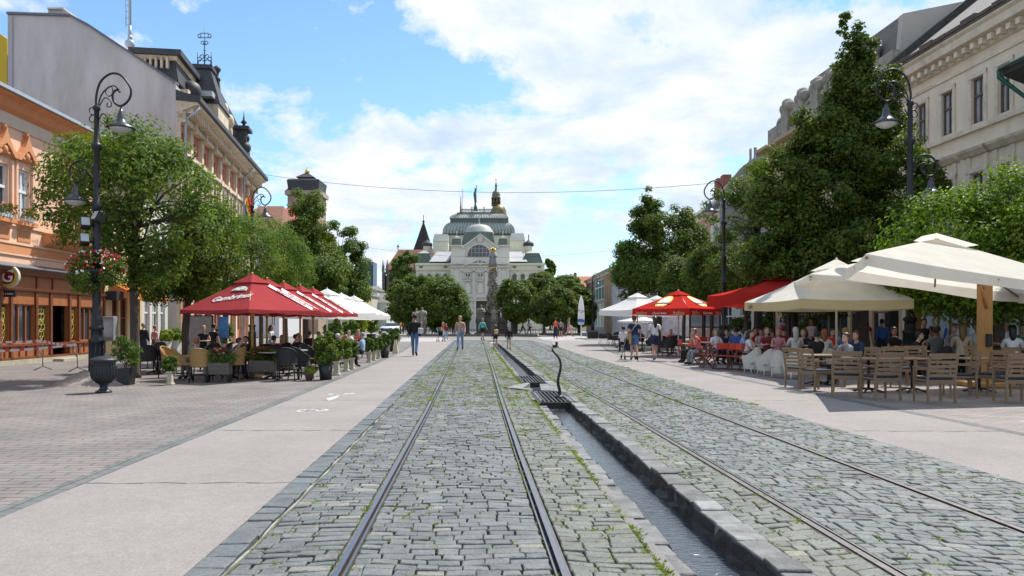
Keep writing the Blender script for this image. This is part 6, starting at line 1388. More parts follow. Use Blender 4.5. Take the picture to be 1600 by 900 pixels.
# right-hand side
o,cs,ap=parasol('cream_parasol','square cream parasol with yellowish underside and white pole, left of the big cantilever one','parasol',(9.56,23,0),[(-1.8,-2.1),(1.4,-1.7),(1.8,2.0),(-2.2,1.7)],3.36,2.16,.26,crc,mat('cream_pole',(.62,.56,.42),rough=.5),vm=yv,group=None)
on_ed=text('Café',(cs[3].lerp(cs[0],.12)+Vector((-.03,-.02,-.15))),(R(90),0,math.atan2(-4,.5)),.17,mat('dark_print',(.04,.03,.02)),o,ext=.002,shear=.3)
ln=MB(); 
def parasol_flat(label,c,hw,hd,ap,ze,val,fm,**k):
    return parasol('red_parasol',label,'parasol',c,[(-hw,-hd),(hw,-hd),(hw,hd),(-hw,hd)],ap,ze,val,fm,mat('dark_pole',(.03,.03,.03),rough=.5),**k)
parasol_flat('nearer flat bright red parasol with deep valance beside the cream one',(9.75,29,0),2.0,2.0,3.22,2.58,.42,redb,group='flat bright red parasols')
parasol_flat('farther flat bright red parasol peeking over the nearer one',(12.6,33,0),2.2,2.0,3.45,2.75,.42,redb,group='flat bright red parasols')
o,cs,ap=parasol('red_cone_parasol','bright red pointed parasol with two yellow ovals and script on its valance','parasol',((1060-800)/F*36,36,0),sq(2.12,R(-90)),2.98,2.16,.27,redb,pwh,sag=.02)
yov=mat('yellow_print',(.85,.50,.06),rough=.7); wov=mat('white_print',(.8,.72,.6),rough=.7)
for i,u in ((3,.42),(0,.58)):
    a,b=cs[i],cs[(i+1)%4]; nrm=(a-ap).cross(b-ap).normalized(); nrm=nrm if nrm.z>0 else -nrm; ex=(b-a).normalized(); ey=nrm.cross(ex); c2=ap.lerp(a,.62).lerp(ap.lerp(b,.62),u)-nrm*.005
    m=MB(); E_l=lambda a1,b1,h: [c2+ex*(math.cos(j*PI/10)*a1)+ey*(max(math.sin(j*PI/10),-.75)*b1)+nrm*h for j in range(20)]
    m.prism(E_l(.36,.58,0),nrm*.006); m.k=1; m.prism(E_l(.27,.46,.008),nrm*.005); m.k=2; m.prism([c2+ex*x+ey*y+nrm*.016 for x,y in ((-.42,-.22),(.42,-.22),(.42,-.10),(-.42,-.10))],nrm*.004); m.build('yellow_oval',[yov,wov,mat('brown_print',(.12,.03,.02))],o)
for i in (3,0):
    a,b=cs[i],cs[(i+1)%4]; ang=math.atan2((b-a).y,(b-a).x); nn=Vector((math.sin(ang),-math.cos(ang),0))
    for u,bd,sz in ((.17,'Italica',.26),(.5,'Classica Italica',.13),(.83,'Italica',.26)): text(bd,a.lerp(b,u)+nn*.035+Vector((0,0,-.26+.05)),(R(90),0,ang),sz,mat('cream_print',(.65,.42,.25),rough=.7) if sz>.2 else LET,o,ext=.002,shear=.2)
for i,(px,Y) in enumerate(((996,44),(1026,48))):
    parasol('white_parasol',['left','right'][i]+' white parasol of the pair behind the red pointed one','parasol',((px-800)/F*Y,Y,0),sq(2.15,R(-90-12)),3.18,2.25,.30,whc,owood,group='pair of white parasols behind the red pointed one')
parasol('white_parasol','small far white parasol below the pair, over the dark chairs','parasol',((1000-800)/F*66,66,0),sq(1.9,R(-90)),2.2,1.72,.12,whc,pwh)
def cantilever(label,cor,ap,zv,post,Hpost,group='cream cantilever parasols'):
    base=Vector((post[0],post[1],0)); o=thing('cantilever_parasol',label,'parasol',base,group=group)
    cs=[Vector(c)-base for c in cor]; ap=Vector(ap)-base; m=MB(); S=8
    for i in range(4):
        a,b=cs[i],cs[(i+1)%4]; rows=[]
        for r_ in range(S+1):
            t=r_/S; row=[]
            for q in range(S+1):
                w_=q/S; p=ap.lerp(a,t).lerp(ap.lerp(b,t),w_); p.z+=.01*math.sin(PI*t)-.05*4*w_*(1-w_)*t*t; row.append(p)
            rows.append(row)
        for r_ in range(1,S):
            for q in range(S): m.add([rows[r_][q],rows[r_+1][q],rows[r_+1][q+1],rows[r_][q+1]],[(0,1,2,3)],True)
        for q in range(S): m.add([ap,rows[1][q],rows[1][q+1]],[(0,1,2)],True)
        for q in range(S):
            p,r2=rows[S][q],rows[S][q+1]; m.add([p,r2,r2-Vector((0,0,zv*(1+.12*math.sin(q+1)))),p-Vector((0,0,zv*(1+.12*math.sin(q))))],[(0,1,2,3)],False)
    m.build('canopy',crc,o)
    m=MB()
    for i in range(4): a,b=cs[i],cs[(i+1)%4]; u_=Vector((0,0,.12)); m.add([ap+u_,ap.lerp(a,.24)+u_*1.0,ap.lerp(b,.24)+u_*1.0],[(0,1,2)],False)
    m.build('vent_cap',crc,o)
    m=MB()
    for i in range(4): m.tube([ap-Vector((0,0,.08)),ap.lerp(cs[i],.5)-Vector((0,0,.06)),cs[i]-Vector((0,0,.08))],.03,6); mm_=(cs[i]+cs[(i+1)%4])/2; m.tube([ap-Vector((0,0,.08)),mm_-Vector((0,0,.12))],.022,6); m.tube([ap-Vector((0,0,.55)),ap.lerp(cs[i],.5)-Vector((0,0,.04))],.02,6)
    m.tube([ap+Vector((0,0,.1)),ap-Vector((0,0,.7))],.045,8); m.build('ribs',owood,o)
    m=MB(); m.box((0,0,Hpost/2),(.26,.20,Hpost),bev=.02); m.box((0,0,.06),(.9,.9,.12),bev=.02); m.build('post',mat('golden_wood_post',(.36,.20,.07),rough=.6,var=.25,vscale=3,stretch=(1,1,.2)),o)
    m=MB(); m.tube([(0,0,Hpost-.5),(ap.x*.6,ap.y*.6,ap.z-.1)],.05,6); m.tube([(0,0,Hpost-.02),(ap.x,ap.y,ap.z-.05)],.05,6); m.tube([(-.02,-.12,Hpost-.9),(-.3,-.2,Hpost-.1)],.03,6); m.build('arm',owood,o)
    m=MB(); m.box((.02,-.13,1.1),(.12,.08,.3),bev=.01); m.build('crank_box',IRON,o)
    return o
cantilever('largest cream cantilever parasol on a golden wooden post, nearest on the right',[(6.62,14.6,2.80),(12.2,15.6,2.12),(12.7,19.6,2.25),(7.72,18.1,2.76)],(9.25,17,3.34),.22,(11.2,18.5),2.75)
cantilever('second cream cantilever parasol, half hidden behind the largest one',[(7.75,20.3,2.78),(12.3,20.8,2.7),(12.6,24.6,2.7),(8.7,24.3,2.78)],(10.3,22.4,3.32),.14,(12.4,24.0),2.8)
# closed parasol and boxes
g=gp(908,529.5); k=g.y/F; o=thing('closed_parasol','closed white parasol with blue print standing alone right of the centre','parasol',g)
m=MB(); m.lathe((0,0,0),[(4.2*k,22*k),(5.6*k,26*k),(5.2*k,38*k),(4.6*k,50*k),(3*k,60*k),(1*k,66*k),(.2*k,68*k)],10); m.build('canopy',whc,o)
m=MB(); m.lathe((0,0,0),[(5.75*k,26.3*k),(5.65*k,31*k)],10); m.build('blue_print',mat('blue_cloth',(.06,.15,.45),rough=.8),o)
text('TOP',(-1*k,-5.6*k,43*k),(R(90),R(12),0),6*k,mat('navy_print',(.03,.04,.12)),o,ext=.01)
m=MB(); m.tube([(0,0,0),(0,0,26*k)],.9*k,8); m.box((0,0,.05),(1.1,1.1,.1)); m.build('pole',pwh,o)
for px,py,w_,h_,l_ in ((926,528,16,12,'black cube container beside the closed parasol'),(943.5,528,15,8,'lower black box right of the cube container'),(908,528.8,18,2,'flat dark base slab under the closed parasol')):
    if px==908: continue
    g=gp(px,py+1); k=g.y/F; m=MB(); m.box((0,0,h_*k/2),(w_*k,w_*k*.8,h_*k),bev=.04); m.box((0,0,h_*k+.02),(w_*k*.9,w_*k*.7,.04)); o=m.build('black_box',mat('black_plastic',(.015,.015,.017),rough=.5)); o.location=g; tag(o,l_,'planter box',group='black boxes by the closed parasol')
# yellow kiosk trailer
g=gp(949,519); k=g.y/F; o=thing('kiosk_trailer','small yellow refreshment trailer with glazed upper half and stickers','kiosk',g)
m=MB(); m.box((0,0,7.5*k),(29*k,2.4,11*k),bev=.08); m.build('body',mat('yellow_paint',(.72,.50,.03),rough=.4),o)
m=MB(); m.box((-1*k,0,17.5*k),(26*k,2.2,8.6*k)); m.build('glazing',mat('pale_kiosk_glass',(.35,.38,.38),rough=.2),o)
m=MB(); m.box((0,-.1,23*k),(30*k,2.8,2.4*k),bev=.05); 
for x in (-13,-4,4,12): m.box((x*k,-1.15,17.5*k),(.9*k,.1,8.8*k))
m.build('roof_frame',mat('kiosk_frame',(.38,.30,.24),rough=.6),o)
m=MB(); 
for x,c_,s_ in ((-9.5,0,2.6),): m.prism([(x*k+s_*k*math.cos(a*PI/8),-1.215,(8+s_*math.sin(a*PI/8))*k) for a in range(16)],(0,-.01,0))
m.k=1; m.box((-3.5*k,-1.22,8.5*k),(3*k,.02,3*k)); m.box((3*k,-1.22,7.5*k),(2.4*k,.02,5*k)); m.box((8*k,-1.22,7.5*k),(1.4*k,.02,6*k)); m.box((11*k,-1.22,7.5*k),(1.4*k,.02,6*k)); m.build('stickers',[mat('red_sticker',(.7,.05,.03)),mat('pale_sticker',(.6,.58,.4))],o)
for x in (-10,9): m=MB(); m.X=Matrix.Translation((x*k,-1.1,1.6*k))@Matrix.Rotation(R(90),4,'X'); m.lathe((0,0,-.1),[(.3,0),(.3,.2)],14); m.build('wheel',mat('tyre',(.02,.02,.02),rough=.8),o)
# white car on the left
g=gp(611,519.5); k=g.y/F; o=thing('parked_car','white hatchback car seen from the front at the far left end of the path','car',g,rz=R(-12))
W_=24*k; 
m=MB(); sec=[(-2.1,.35,.75),(-2.05,.35,.85),(-1.2,.35,.98),(1.9,.35,1.0),(2.05,.4,.9)]
def loft(m,secs):
    n=len(secs[0]); vs=[v for s_ in secs for v in s_]; fs=[]
    for i in range(len(secs)-1):
        for j in range(n): q=(j+1)%n; fs.append((i*n+j,i*n+q,(i+1)*n+q,(i+1)*n+j))
    fs+=[tuple(range(n)),tuple(range((len(secs)-1)*n,len(secs)*n))[::-1]]; m.add(vs,fs,True)
def cs_(y,w,zl,zh,r_=.15): return [(-w+.05,y,zl),(-w,y,zl+r_),(-w,y,zh-r_),(-w+r_,y,zh),(w-r_,y,zh),(w,y,zh-r_),(w,y,zl+r_),(w-.05,y,zl)]
hw=W_/2; hh_=15*k/1.5
loft(m,[cs_(-2.1,hw*.86,.30*hh_,.72*hh_),cs_(-2.0,hw*.96,.25*hh_,.84*hh_),cs_(-1.1,hw,.25*hh_,.98*hh_),cs_(1.7,hw,.25*hh_,1.02*hh_),cs_(2.1,hw*.9,.3*hh_,.9*hh_)]); m.build('body',mat('white_car_paint',(.62,.65,.70),rough=.25,spec=.6),o)
m=MB(); loft(m,[cs_(-1.05,hw*.88,.95*hh_,1.0*hh_,.02),cs_(-.3,hw*.78,.95*hh_,1.42*hh_,.08),cs_(1.2,hw*.78,.95*hh_,1.44*hh_,.08),cs_(1.9,hw*.86,.95*hh_,1.02*hh_,.02)]); m.build('windscreen',GLASS,o)
m=MB(); m.box((0,.45,1.46*hh_),(hw*1.5,1.5,.06),bev=.03); m.box((0,-2.1,.62*hh_),(hw*.8,.06,.12)); m.build('roof',mat('white_car_paint',(.62,.65,.70)),o)
for s_ in (-1,1):
    m=MB(); m.box((s_*hw*.68,-2.04,.66*hh_),(.36,.12,.2),bev=.04); m.build('headlight',mat('lamp_lens',(.5,.52,.52)),o)
    for y in (-1.35,1.4): m=MB(); m.X=Matrix.Translation((s_*hw*.93,y,.3))@Matrix.Rotation(R(90),4,'Y'); m.lathe((0,0,-.1),[(.2,0),(.31,.02),(.31,.18),(.2,.2)],16); m.build('wheel',mat('tyre',(.02,.02,.02)),o)
m=MB(); m.box((0,-2.13,.42*hh_),(hw*1.5,.05,.18)); m.build('grille',IRON,o)
# ================================================================ CAFE FURNITURE AND PLANTS
teak=mat('weathered_teak',(.25,.165,.10),rough=.75,var=.25,vscale=6,stretch=(3,3,1)); cush=mat('dark_blue_cushion',(.03,.035,.06),rough=.9); wwick=mat('white_wicker',(.62,.59,.52),rough=.8,bump=.8,bscale=120,var=.1); dwick=mat('dark_wicker',(.035,.03,.028),rough=.7,bump=.8,bscale=120); rcan=mat('red_canvas_seat',(.62,.05,.03),rough=.85); rwood=mat('reddish_wood',(.15,.06,.035),rough=.6); bwick=mat('black_wicker',(.022,.022,.024),rough=.6,bump=.7,bscale=120); ywick=mat('tan_wicker',(.42,.25,.09),rough=.75,bump=.7,bscale=110)
def bar(m,p,q,w_=.04): m.tube([p,q],w_/2*1.25,4,sm=False)
# chairs face +Y (their front), the back at -Y
def ch_teak():
    o=thing('teak_armchair','x','chair'); 
    for x in (-.26,.26):
        m=MB(); m.tube([(x,.24,0),(x,.24,.66)],.024,4,sm=False); m.build('leg',teak,o)
        m=MB(); m.tube([(x,-.24,0),(x,-.22,.42),(x,-.31,.90)],.026,4,sm=False); m.build('leg',teak,o)
        m=MB(); m.box((x,0,.66),(.05,.52,.025)); m.build('armrest',teak,o)
    m=MB(); m.box((0,0,.42),(.50,.48,.03)); m.box((0,.235,.39),(.5,.02,.06)); m.box((0,-.225,.39),(.5,.02,.06)); m.build('seat',teak,o)
    m=MB()
    for i in range(5): z=.52+i*.085; m.box((0,-.235-(z-.42)*.19,z),(.50,.02,.05))
    m.box((0,-.325,.91),(.57,.022,.05)); m.build('backrest',teak,o)
    m=MB(); m.box((0,.01,.455),(.46,.44,.045),bev=.015); m.build('cushion',cush,o)
    return o
def ch_tub(nm,mt):
    o=thing(nm,'x','chair'); m=MB(); W=.28
    # curved shell tapering to the floor
    ring=[]; 
    for k in range(15):
        a=PI*(1.0+k/14)  # back half circle
        top=.62+.26*math.sin(-a)**2 if True else .6
        ring.append((math.cos(a)*.30,math.sin(a)*.27,.20 if False else .0,top))
    o_pts=[(x,y) for x,y,_,_ in ring]; tops=[t for _,_,_,t in ring]
    full=[(.30,.22)]+[] 
    vs=[];n=len(o_pts)+2; P=[(-.30,.20)]+o_pts+[(.30,.20)]; TT=[.60]+tops+[.60]
    for (x,y),t in zip(P,TT): vs.append((x*.80,y*.8,.14)); vs.append((x*1.0,y*1.06,t)); vs.append((x*.88,y*.90,t-.01)); vs.append((x*.74,y*.74,.38))
    fs=[]
    for i in range(n-1):
        a=i*4;b=a+4; fs+=[(a,b,b+1,a+1),(a+1,b+1,b+2,a+2),(a+2,b+2,b+3,a+3)]
    m.add(vs,fs,True); m.build('shell',mt,o)
    m=MB(); m.box((0,.0,.37),(.46,.46,.10),bev=.03); m.box((0,.19,.24),(.44,.03,.2)); m.build('seat',mt,o)
    for x,y in ((-.2,.17),(.2,.17),(-.19,-.17),(.19,-.17)): m=MB(); m.tube([(x,y,.2),(x*1.05,y*1.05,0)],.018,6); m.build('leg',pwh if mt is wwick else IRON,o)
    return o
def ch_dir():
    o=thing('folding_chair','x','chair')
    for x in (-.26,.26):
        m=MB(); bar(m,(x,-.2,0),(x,.2,.44)); bar(m,(x,.2,0),(x,-.2,.44)); m.build('leg',rwood,o)
        m=MB(); bar(m,(x,-.2,.44),(x,-.24,.86)); m.build('back_post',rwood,o); m=MB(); m.box((x,.0,.62),(.05,.46,.02)); bar(m,(x,.19,.44),(x,.19,.62)); m.build('armrest',rwood,o)
    m=MB(); m.box((0,0,.44),(.5,.40,.015)); m.build('seat',rcan,o)
    m=MB(); m.box((0,-.235,.76),(.54,.015,.19)); m.build('backrest',rcan,o)
    m=MB(); bar(m,(-.26,-.2,.02),(.26,-.2,.02),.03); bar(m,(-.26,.2,.02),(.26,.2,.02),.03); m.build('stretcher',rwood,o)
    return o
def ch_wick(nm,mt,h=.86,frame=None):
    o=thing(nm,'x','chair'); m=MB(); vs=[]; n=11
    for k in range(n):
        a=PI*(.92+1.16*k/(n-1)); c=-math.sin(a); t=.60+(h-.60)*max(0,c)**.8; vs+= [(math.cos(a)*.25,math.sin(a)*.24,.42),(math.cos(a)*.28,math.sin(a)*.29,t)]
    fs=[(2*i,2*i+2,2*i+3,2*i+1) for i in range(n-1)]; m.add(vs,fs,True); m.build('backrest',mt,o)
    m=MB(); m.tube([vs[2*i+1] for i in range(n)],.02,6); m.build('rim',frame or mt,o)
    m=MB(); m.lathe((0,0,.38),[(.22,0),(.26,.02),(.26,.05),(.24,.065)],14); m.build('seat',mt,o)
    for x,y in ((-.22,.2),(.22,.2),(-.2,-.22),(.2,-.22)): m=MB(); m.tube([(x*.95,y*.95,.4),(x*1.12,y*1.12,0)],.017,6); m.build('leg',frame or IRON,o)
    m=MB(); m.tube([(math.cos(a)*.2,math.sin(a)*.2,.18) for a in [i*PI/5 for i in range(11)]],.01,5,cap=False); m.build('stretcher',frame or IRON,o)
    return o
def table(nm,mt,r_=.42,h=.74,sqr=True,leg=IRON,cat='table'):
    o=thing(nm,'x',cat); m=MB()
    if sqr: m.box((0,0,h-.015),(r_*2,r_*2,.03),bev=.008)
    else: m.lathe((0,0,h-.03),[(r_,0),(r_,.03)],24)
    m.build('tabletop',mt,o); m=MB(); m.tube([(0,0,.05),(0,0,h-.03)],.03,8); m.build('column',leg,o)
    m=MB()
    for a in (PI/4,3*PI/4): m.tube([(math.cos(a)*.32,math.sin(a)*.32,.0),(math.cos(a)*.1,math.sin(a)*.1,.07),(-math.cos(a)*.1,-math.sin(a)*.1,.07),(-math.cos(a)*.32,-math.sin(a)*.32,0)],.022,6)
    m.build('foot',leg,o); return o
PROTO={}
def place(kind,lst,lab,group):
    """lst: (px,py_base,rz_deg[,scale]); label template with {o} ordinal from the left"""
    mk={'teak':ch_teak,'white':lambda:ch_tub('white_wicker_chair',wwick),'tub':lambda:ch_tub('dark_wicker_chair',dwick),'dir':ch_dir,'dark':lambda:ch_wick('dark_wicker_chair',dwick,.92),'black':lambda:ch_wick('black_wicker_chair',bwick),'tan':lambda:ch_wick('tan_wicker_chair',ywick),
        't_teak':lambda:table('teak_table',teak),'t_grey':lambda:table('grey_table',mat('grey_tabletop',(.30,.29,.28),rough=.5),.38,.73,False),'t_red':lambda:table('wooden_table',rwood,.4),'t_white':lambda:table('white_table',mat('white_tabletop',(.62,.62,.6),rough=.4),.4),'t_dark':lambda:table('dark_table',mat('dark_tabletop',(.05,.045,.04),rough=.4),.42)}[kind]
    lst=sorted(lst); out=[]
    for i,t in enumerate(lst):
        p=gp(t[0],t[1])
        if kind in PROTO: o=copy_tree(PROTO[kind])
        else: o=mk(); PROTO[kind]=o
        o.location=p; o.rotation_euler[2]=R(t[2]); q=t[3] if len(t)>3 else 1.0; o.scale=(q,q,q)
        tag(o,lab.format(o=ORD[i],n=len(lst)) if '{o}' in lab else lab,None,group); out.append(o)
    return out
# right: teak armchairs of the nearest terrace (front edge row and one behind)
place('teak',[(1252,605,-60),(1276,610,-75),(1290,600,80),(1322,619,-20),(1376,624,8),(1460,628,2),(1500,620,75),(1548,618,110),(1585,628,-5),(1345,606,100),(1405,604,170),(1440,600,180),(1535,600,175),(1600,606,200)],'weathered teak slatted armchair, {o} from the left among the teak chairs','teak armchairs of the nearest right-hand terrace')
place('t_teak',[(1276,601,5),(1357,612,5),(1425,612,4),(1530,612,6),(1590,600,3)],'square teak café table with iron foot, {o} from the left of the teak tables','teak tables of the nearest terrace')
place('white',[(1176,583,20,.88),(1197,586,16,.88),(1218,590,-32,.88),(1241,592,8,.9),(1262,582,-30,.86),(1300,585,170,.86)],'white tub-shaped wicker chair, {o} from the left of the white ones','white wicker chairs under the cream parasol')
place('t_white',[(1205,571,5),(1248,573,5),(1330,580,5)],'white-topped café table, {o} from the left of the white tables','white tables under the cream parasol')
greyw=place('tub',[(1385,588,5),(1420,584,-10),(1470,588,8),(1330,584,190),(1545,586,10),(1505,584,170)],'dark woven tub chair behind the teak row, {o} from the left','dark tub chairs behind the teak row')
place('dir',[(1072,565,-85),(1090,569,-70),(1104,574,-95),(1129,577,5),(1150,578,-10),(1118,558,170),(1140,561,175),(1095,556,165),(1160,565,90),(1166,580,-85)],'red canvas folding chair, {o} from the left of the red ones','red canvas folding chairs')
place('t_red',[(1096,563,4),(1122,566,4),(1146,570,4)],'small reddish wooden table, {o} from the left among the red chairs','wooden tables among the red chairs')
place('dark',[(955,540,-80),(963,541,10),(975,545,60),(990,548,-20),(1012,552,90),(1036,556,-15),(1046,557,15),(1058,553,160),(1025,547,175),(1000,544,180),(1046,548,90),(985,540,180)],'dark woven café chair near the red pointed parasol, {o} from the left of its kind','dark chairs near the red pointed parasol')
place('t_dark',[(968,543,0),(1003,549,0),(1030,551,0),(1052,554,0)],'dark café table near the red pointed parasol, {o} from the left','dark tables near the red pointed parasol')
# left
place('black',[(229,585,35),(262,584,-60),(246,575,180),(449,594,8),(470,592,-35),(462,576,175),(440,578,150),(330,578,170),(410,583,175),(430,585,190),(500,577,30),(520,572,20),(537,568,15),(548,565,10),(566,560,20),(574,558,10),(590,556,160),(506,568,170),(525,563,170),(350,574,90),(378,580,190),(483,582,-120)],'black round-backed wicker chair, {o} from the left of the black ones','black wicker chairs of the left café')
place('tan',[(286,594,-65),(314,597,8),(367,593,75),(268,590,-100)],'tan wicker chair beside the front red parasol, {o} from the left of the tan ones','tan wicker chairs beside the front red parasol')
place('t_grey',[(246,583,0),(341,588,0),(425,592,0),(460,586,0),(505,575,0),(528,569,0),(551,562,0)],'round grey café table in the left-hand terrace, {o} from the left','round tables of the left café')
# rows of folding easels / menu boards right of the red cone and glass screens behind terraces
for i,(px,py,w_,h_,l_) in enumerate(((1088,545,20,36,'white menu board panel in a dark frame behind the red chairs, left one'),(1113,545,24,36,'white menu board panel in a dark frame behind the red chairs, right one'))):
    Y=44; c=at(px,546,Y); k=Y/F; o=thing('menu_board',l_,'board',(c.x,Y,0),group='framed white boards behind the red chairs'); m=MB(); m.box((0,0,1.75),(w_*k,.05,.9)); m.k=1
    for x in (-w_*k/2,w_*k/2): m.box((x,0,1.15),(.08,.09,2.3))
    m.box((0,0,1.28),(w_*k,.07,.06)); m.box((0,0,2.24),(w_*k,.07,.08)); m.k=2
    for j in range(5): m.box((-.05,-.03,2.0-j*.11),(w_*k*.6,.01,.025))
    m.build('panel',[mat('board_white',(.55,.56,.6),rough=.6),IRON,mat('grey_print',(.25,.25,.27))],o)
# pub display case at the pub corner
p=A.P(facX(A,159),0,.35); m=MB(); m.box((p.x,p.y,1.25),(.5,.35,1.1),bev=.03); o=m.build('display_case',mat('grey_case',(.22,.24,.26),rough=.4)); tag(o,'small grey display cabinet at the right corner of the pub front','cabinet')
m=MB(); m.box((p.x+.02,p.y-.19,1.3),(.4,.02,.8)); T(o)(m,'glass_door',curt) if False else m.build('glass_door',curt,o)
# ---------------------------------------------------------------- planters
cement=mat('cream_cement',(.50,.46,.35),rough=.85,var=.2); blackp=mat('black_pot',(.02,.021,.023),rough=.5); terra=mat('terracotta_dark',(.14,.08,.06),rough=.8); whitepot=mat('white_pot',(.6,.6,.58),rough=.5); planks=mat('grey_planks',(.15,.13,.11),rough=.85,var=.3)
def pot(kind,k,px,py):
    m=MB()
    if kind=='pedestal': m.lathe((0,0,0),[(9*k,0),(9*k,2.5*k),(6.5*k,4*k),(6*k,20*k),(8*k,23*k),(8.5*k,26*k),(7*k,26*k)],4,sm=False,sq=False,rz=0); return m,cement,26*k
    if kind=='black': m.lathe((0,0,0),[(9.5*k,0),(11.5*k,25*k),(10.5*k,25*k)],16); return m,blackp,24*k
    if kind=='square': m.lathe((0,0,0),[(13*k,0),(15*k,26*k),(13.5*k,26*k)],4,sm=False); return m,blackp,25*k
    if kind=='white': m.lathe((0,0,0),[(7.5*k,0),(11*k,16*k),(10*k,16*k)],4,sm=False); return m,whitepot,15*k
    m.lathe((0,0,0),[(6*k,0),(9*k,11*k),(10*k,12*k),(10*k,14*k),(9*k,14*k)],12); return m,terra,13*k
def planter(px,py,kind,pl,label,cat='planter',q=1.0,lm='linden',n=900,group=None,sd=1,asp=.5):
    g=gp(px,py); k=g.y/F*q; o=thing('potted_shrub',label,cat,g,group=group); m,mt,zt=pot(kind,k,px,py); m.build('pot',mt,o)
    cl=[(a*k,0,zt+b*k,w_*k,w_*k,h_*k) for a,b,w_,h_ in pl]; leaves('foliage',cl,n,5.5*k,LM[lm],o,seed=sd,sub=.3,nsub=24,shell=.5,asp=asp)
    m=MB(); r_=random.Random(sd)
    for i in range(6): c=cl[r_.randrange(len(cl))]; m.tube([(r_.uniform(-1,1)*k,0,zt-.05),(c[0]*.5,0,(zt+c[2])/2),(c[0]+r_.uniform(-.5,.5)*c[3],0,c[2]+c[5]*.5)],.5*k,4)
    m.build('stem',bark,o); return o
planter(197,601,'square',[(0,20,17,16),(-8,38,12,12),(8,34,12,14),(-14,28,8,8),(12,14,10,10)],'airy shrub in a tall black square pot beside the ash trunk',lm='ash',n=900,sd=11,asp=.35)
planter(266,601,'pedestal',[(0,10,12,12),(2,24,9,10),(-4,16,9,8)],'small green shrub in a cream pedestal pot at the left end of the café',q=.82,n=800,sd=12)
for i,(px,py) in enumerate(((258,549),(274,548))): planter(px,py,'white',[(0,9,9.5,9.5)],'clipped box ball in a white pot, %s of the pair left of the café'%('left','right')[i],lm='yell',n=1500,group='box balls in white pots',sd=13+i)
planter(509,593,'black',[(0,18,16,18),(-6,38,12,12),(9,30,10,14),(4,48,7,8)],'large leafy shrub in the round black pot at the café corner',lm='linden',n=2400,sd=15,q=.95)
planter(483,594,'small',[(0,6,11,6)],'low bright green plant in a dark terracotta pot by the black chairs',lm='yell',n=500,sd=16,q=.8)
for i,(px,py,q) in enumerate(((526,586,.85),(541,580,.75),(550,577,.7),(577,566,.6),(584,563,.58),(592,560,.52))): planter(px,py,'pedestal',[(0,14,11,14),(1,30,8,9)],'upright green shrub in a cream pedestal pot, %s from the left of the long row'%ORD[i],q=q,lm='linden',n=900,group='shrubs in cream pedestal pots along the left café',sd=20+i)
planter(601,559,'black',[(0,14,13,14),(2,30,10,10)],'dark round pot with shrub toward the far end of the left café',q=.62,lm='linden',n=900,sd=30)
planter(615,549,'black',[(0,16,16,16),(4,28,12,8)],'clipped dense shrub at the far end of the left café',q=.6,lm='dark',n=1300,sd=31)
for i,(px,py,q,lm) in enumerate(((560,540,.9,'yell'),(580,538,.8,'yell'),(545,548,.9,'ash'),(520,556,1.0,'ash'),(350,560,1.0,'ash'))): planter(px,py,'black',[(0,20,16,16),(8,34,10,12),(-8,30,10,10)],'tall loose %s plant inside the left café, %s from the far end'%({'yell':'yellow-green','ash':'mid-green'}[lm],ORD[i]),q=q*.8,lm=lm,n=1000,sd=40+i)
for i,(px,py,q) in enumerate(((1262,545,.8),(1200,540,.8),(1150,540,.7),(1130,543,.6))): planter(px,py,'black',[(0,20,16,16),(6,32,10,12)],'dark leafy plant between the right-hand terraces, %s from the right'%ORD[i],q=q,lm='linden',n=900,sd=50+i)
def boxplant(px,py,w_,label,sd,cols):
    g=gp(px,py); k=g.y/F; o=thing('flower_trough',label,'planter',g,group='wooden flower troughs under the front red parasol'); h=.30; z0=.20
    m=MB(); m.box((0,0,z0+h/2),(w_*k,.3,h)); 
    for j in range(3): m.box((0,-.155,z0+.05+j*.1),(w_*k+.02,.012,.085))
    m.build('trough',planks,o)
    for x in (-w_*k*.45,w_*k*.45): m=MB(); m.box((x,0,z0/2),(.05,.26,z0)); m.build('leg',IRON,o)
    leaves('foliage',[(x*k,0,z0+h+.14,.2,.15,.18) for x in np.arange(-w_*.4,w_*.45,8)],1500,.055,LM['ash'],o,seed=sd,sub=.4,nsub=20)
    f_=Fac((0,0),(1,0),1); fl=flowers(o,f_,-w_*k*.3,w_*k*.3,z0+h+.2,.0,70,cols,hang=.1,r=.16,green=60)
    return o
boxplant(341,597,38,'left grey wooden trough of silvery plants and dark red flowers',61,[mat('maroon_petals',(.22,.02,.05),rough=.6),PINK]); boxplant(411,592,38,'right grey wooden trough of lime plants and dark red flowers beside the parasol pole',62,[mat('maroon_petals',(.22,.02,.05)),RED])
# cream A-boards / cloth covered stands at the far end of the left cafe
for i,(px,py) in enumerate(((596,551),(609,548),(618,552))):
    g=gp(px,py); k=g.y/F; o=thing('covered_stand','cream cloth-covered standing board, %s of three at the far end of the left café'%['first','second','third'][i],'stand',g,group='cream stands at the far end of the left café'); m=MB(); frustum(m,(0,0,0),9*k,3*k,9*k,3*k,0,21*k); m.build('cloth',mat('cream_cloth',(.55,.48,.33),rough=.9),o)

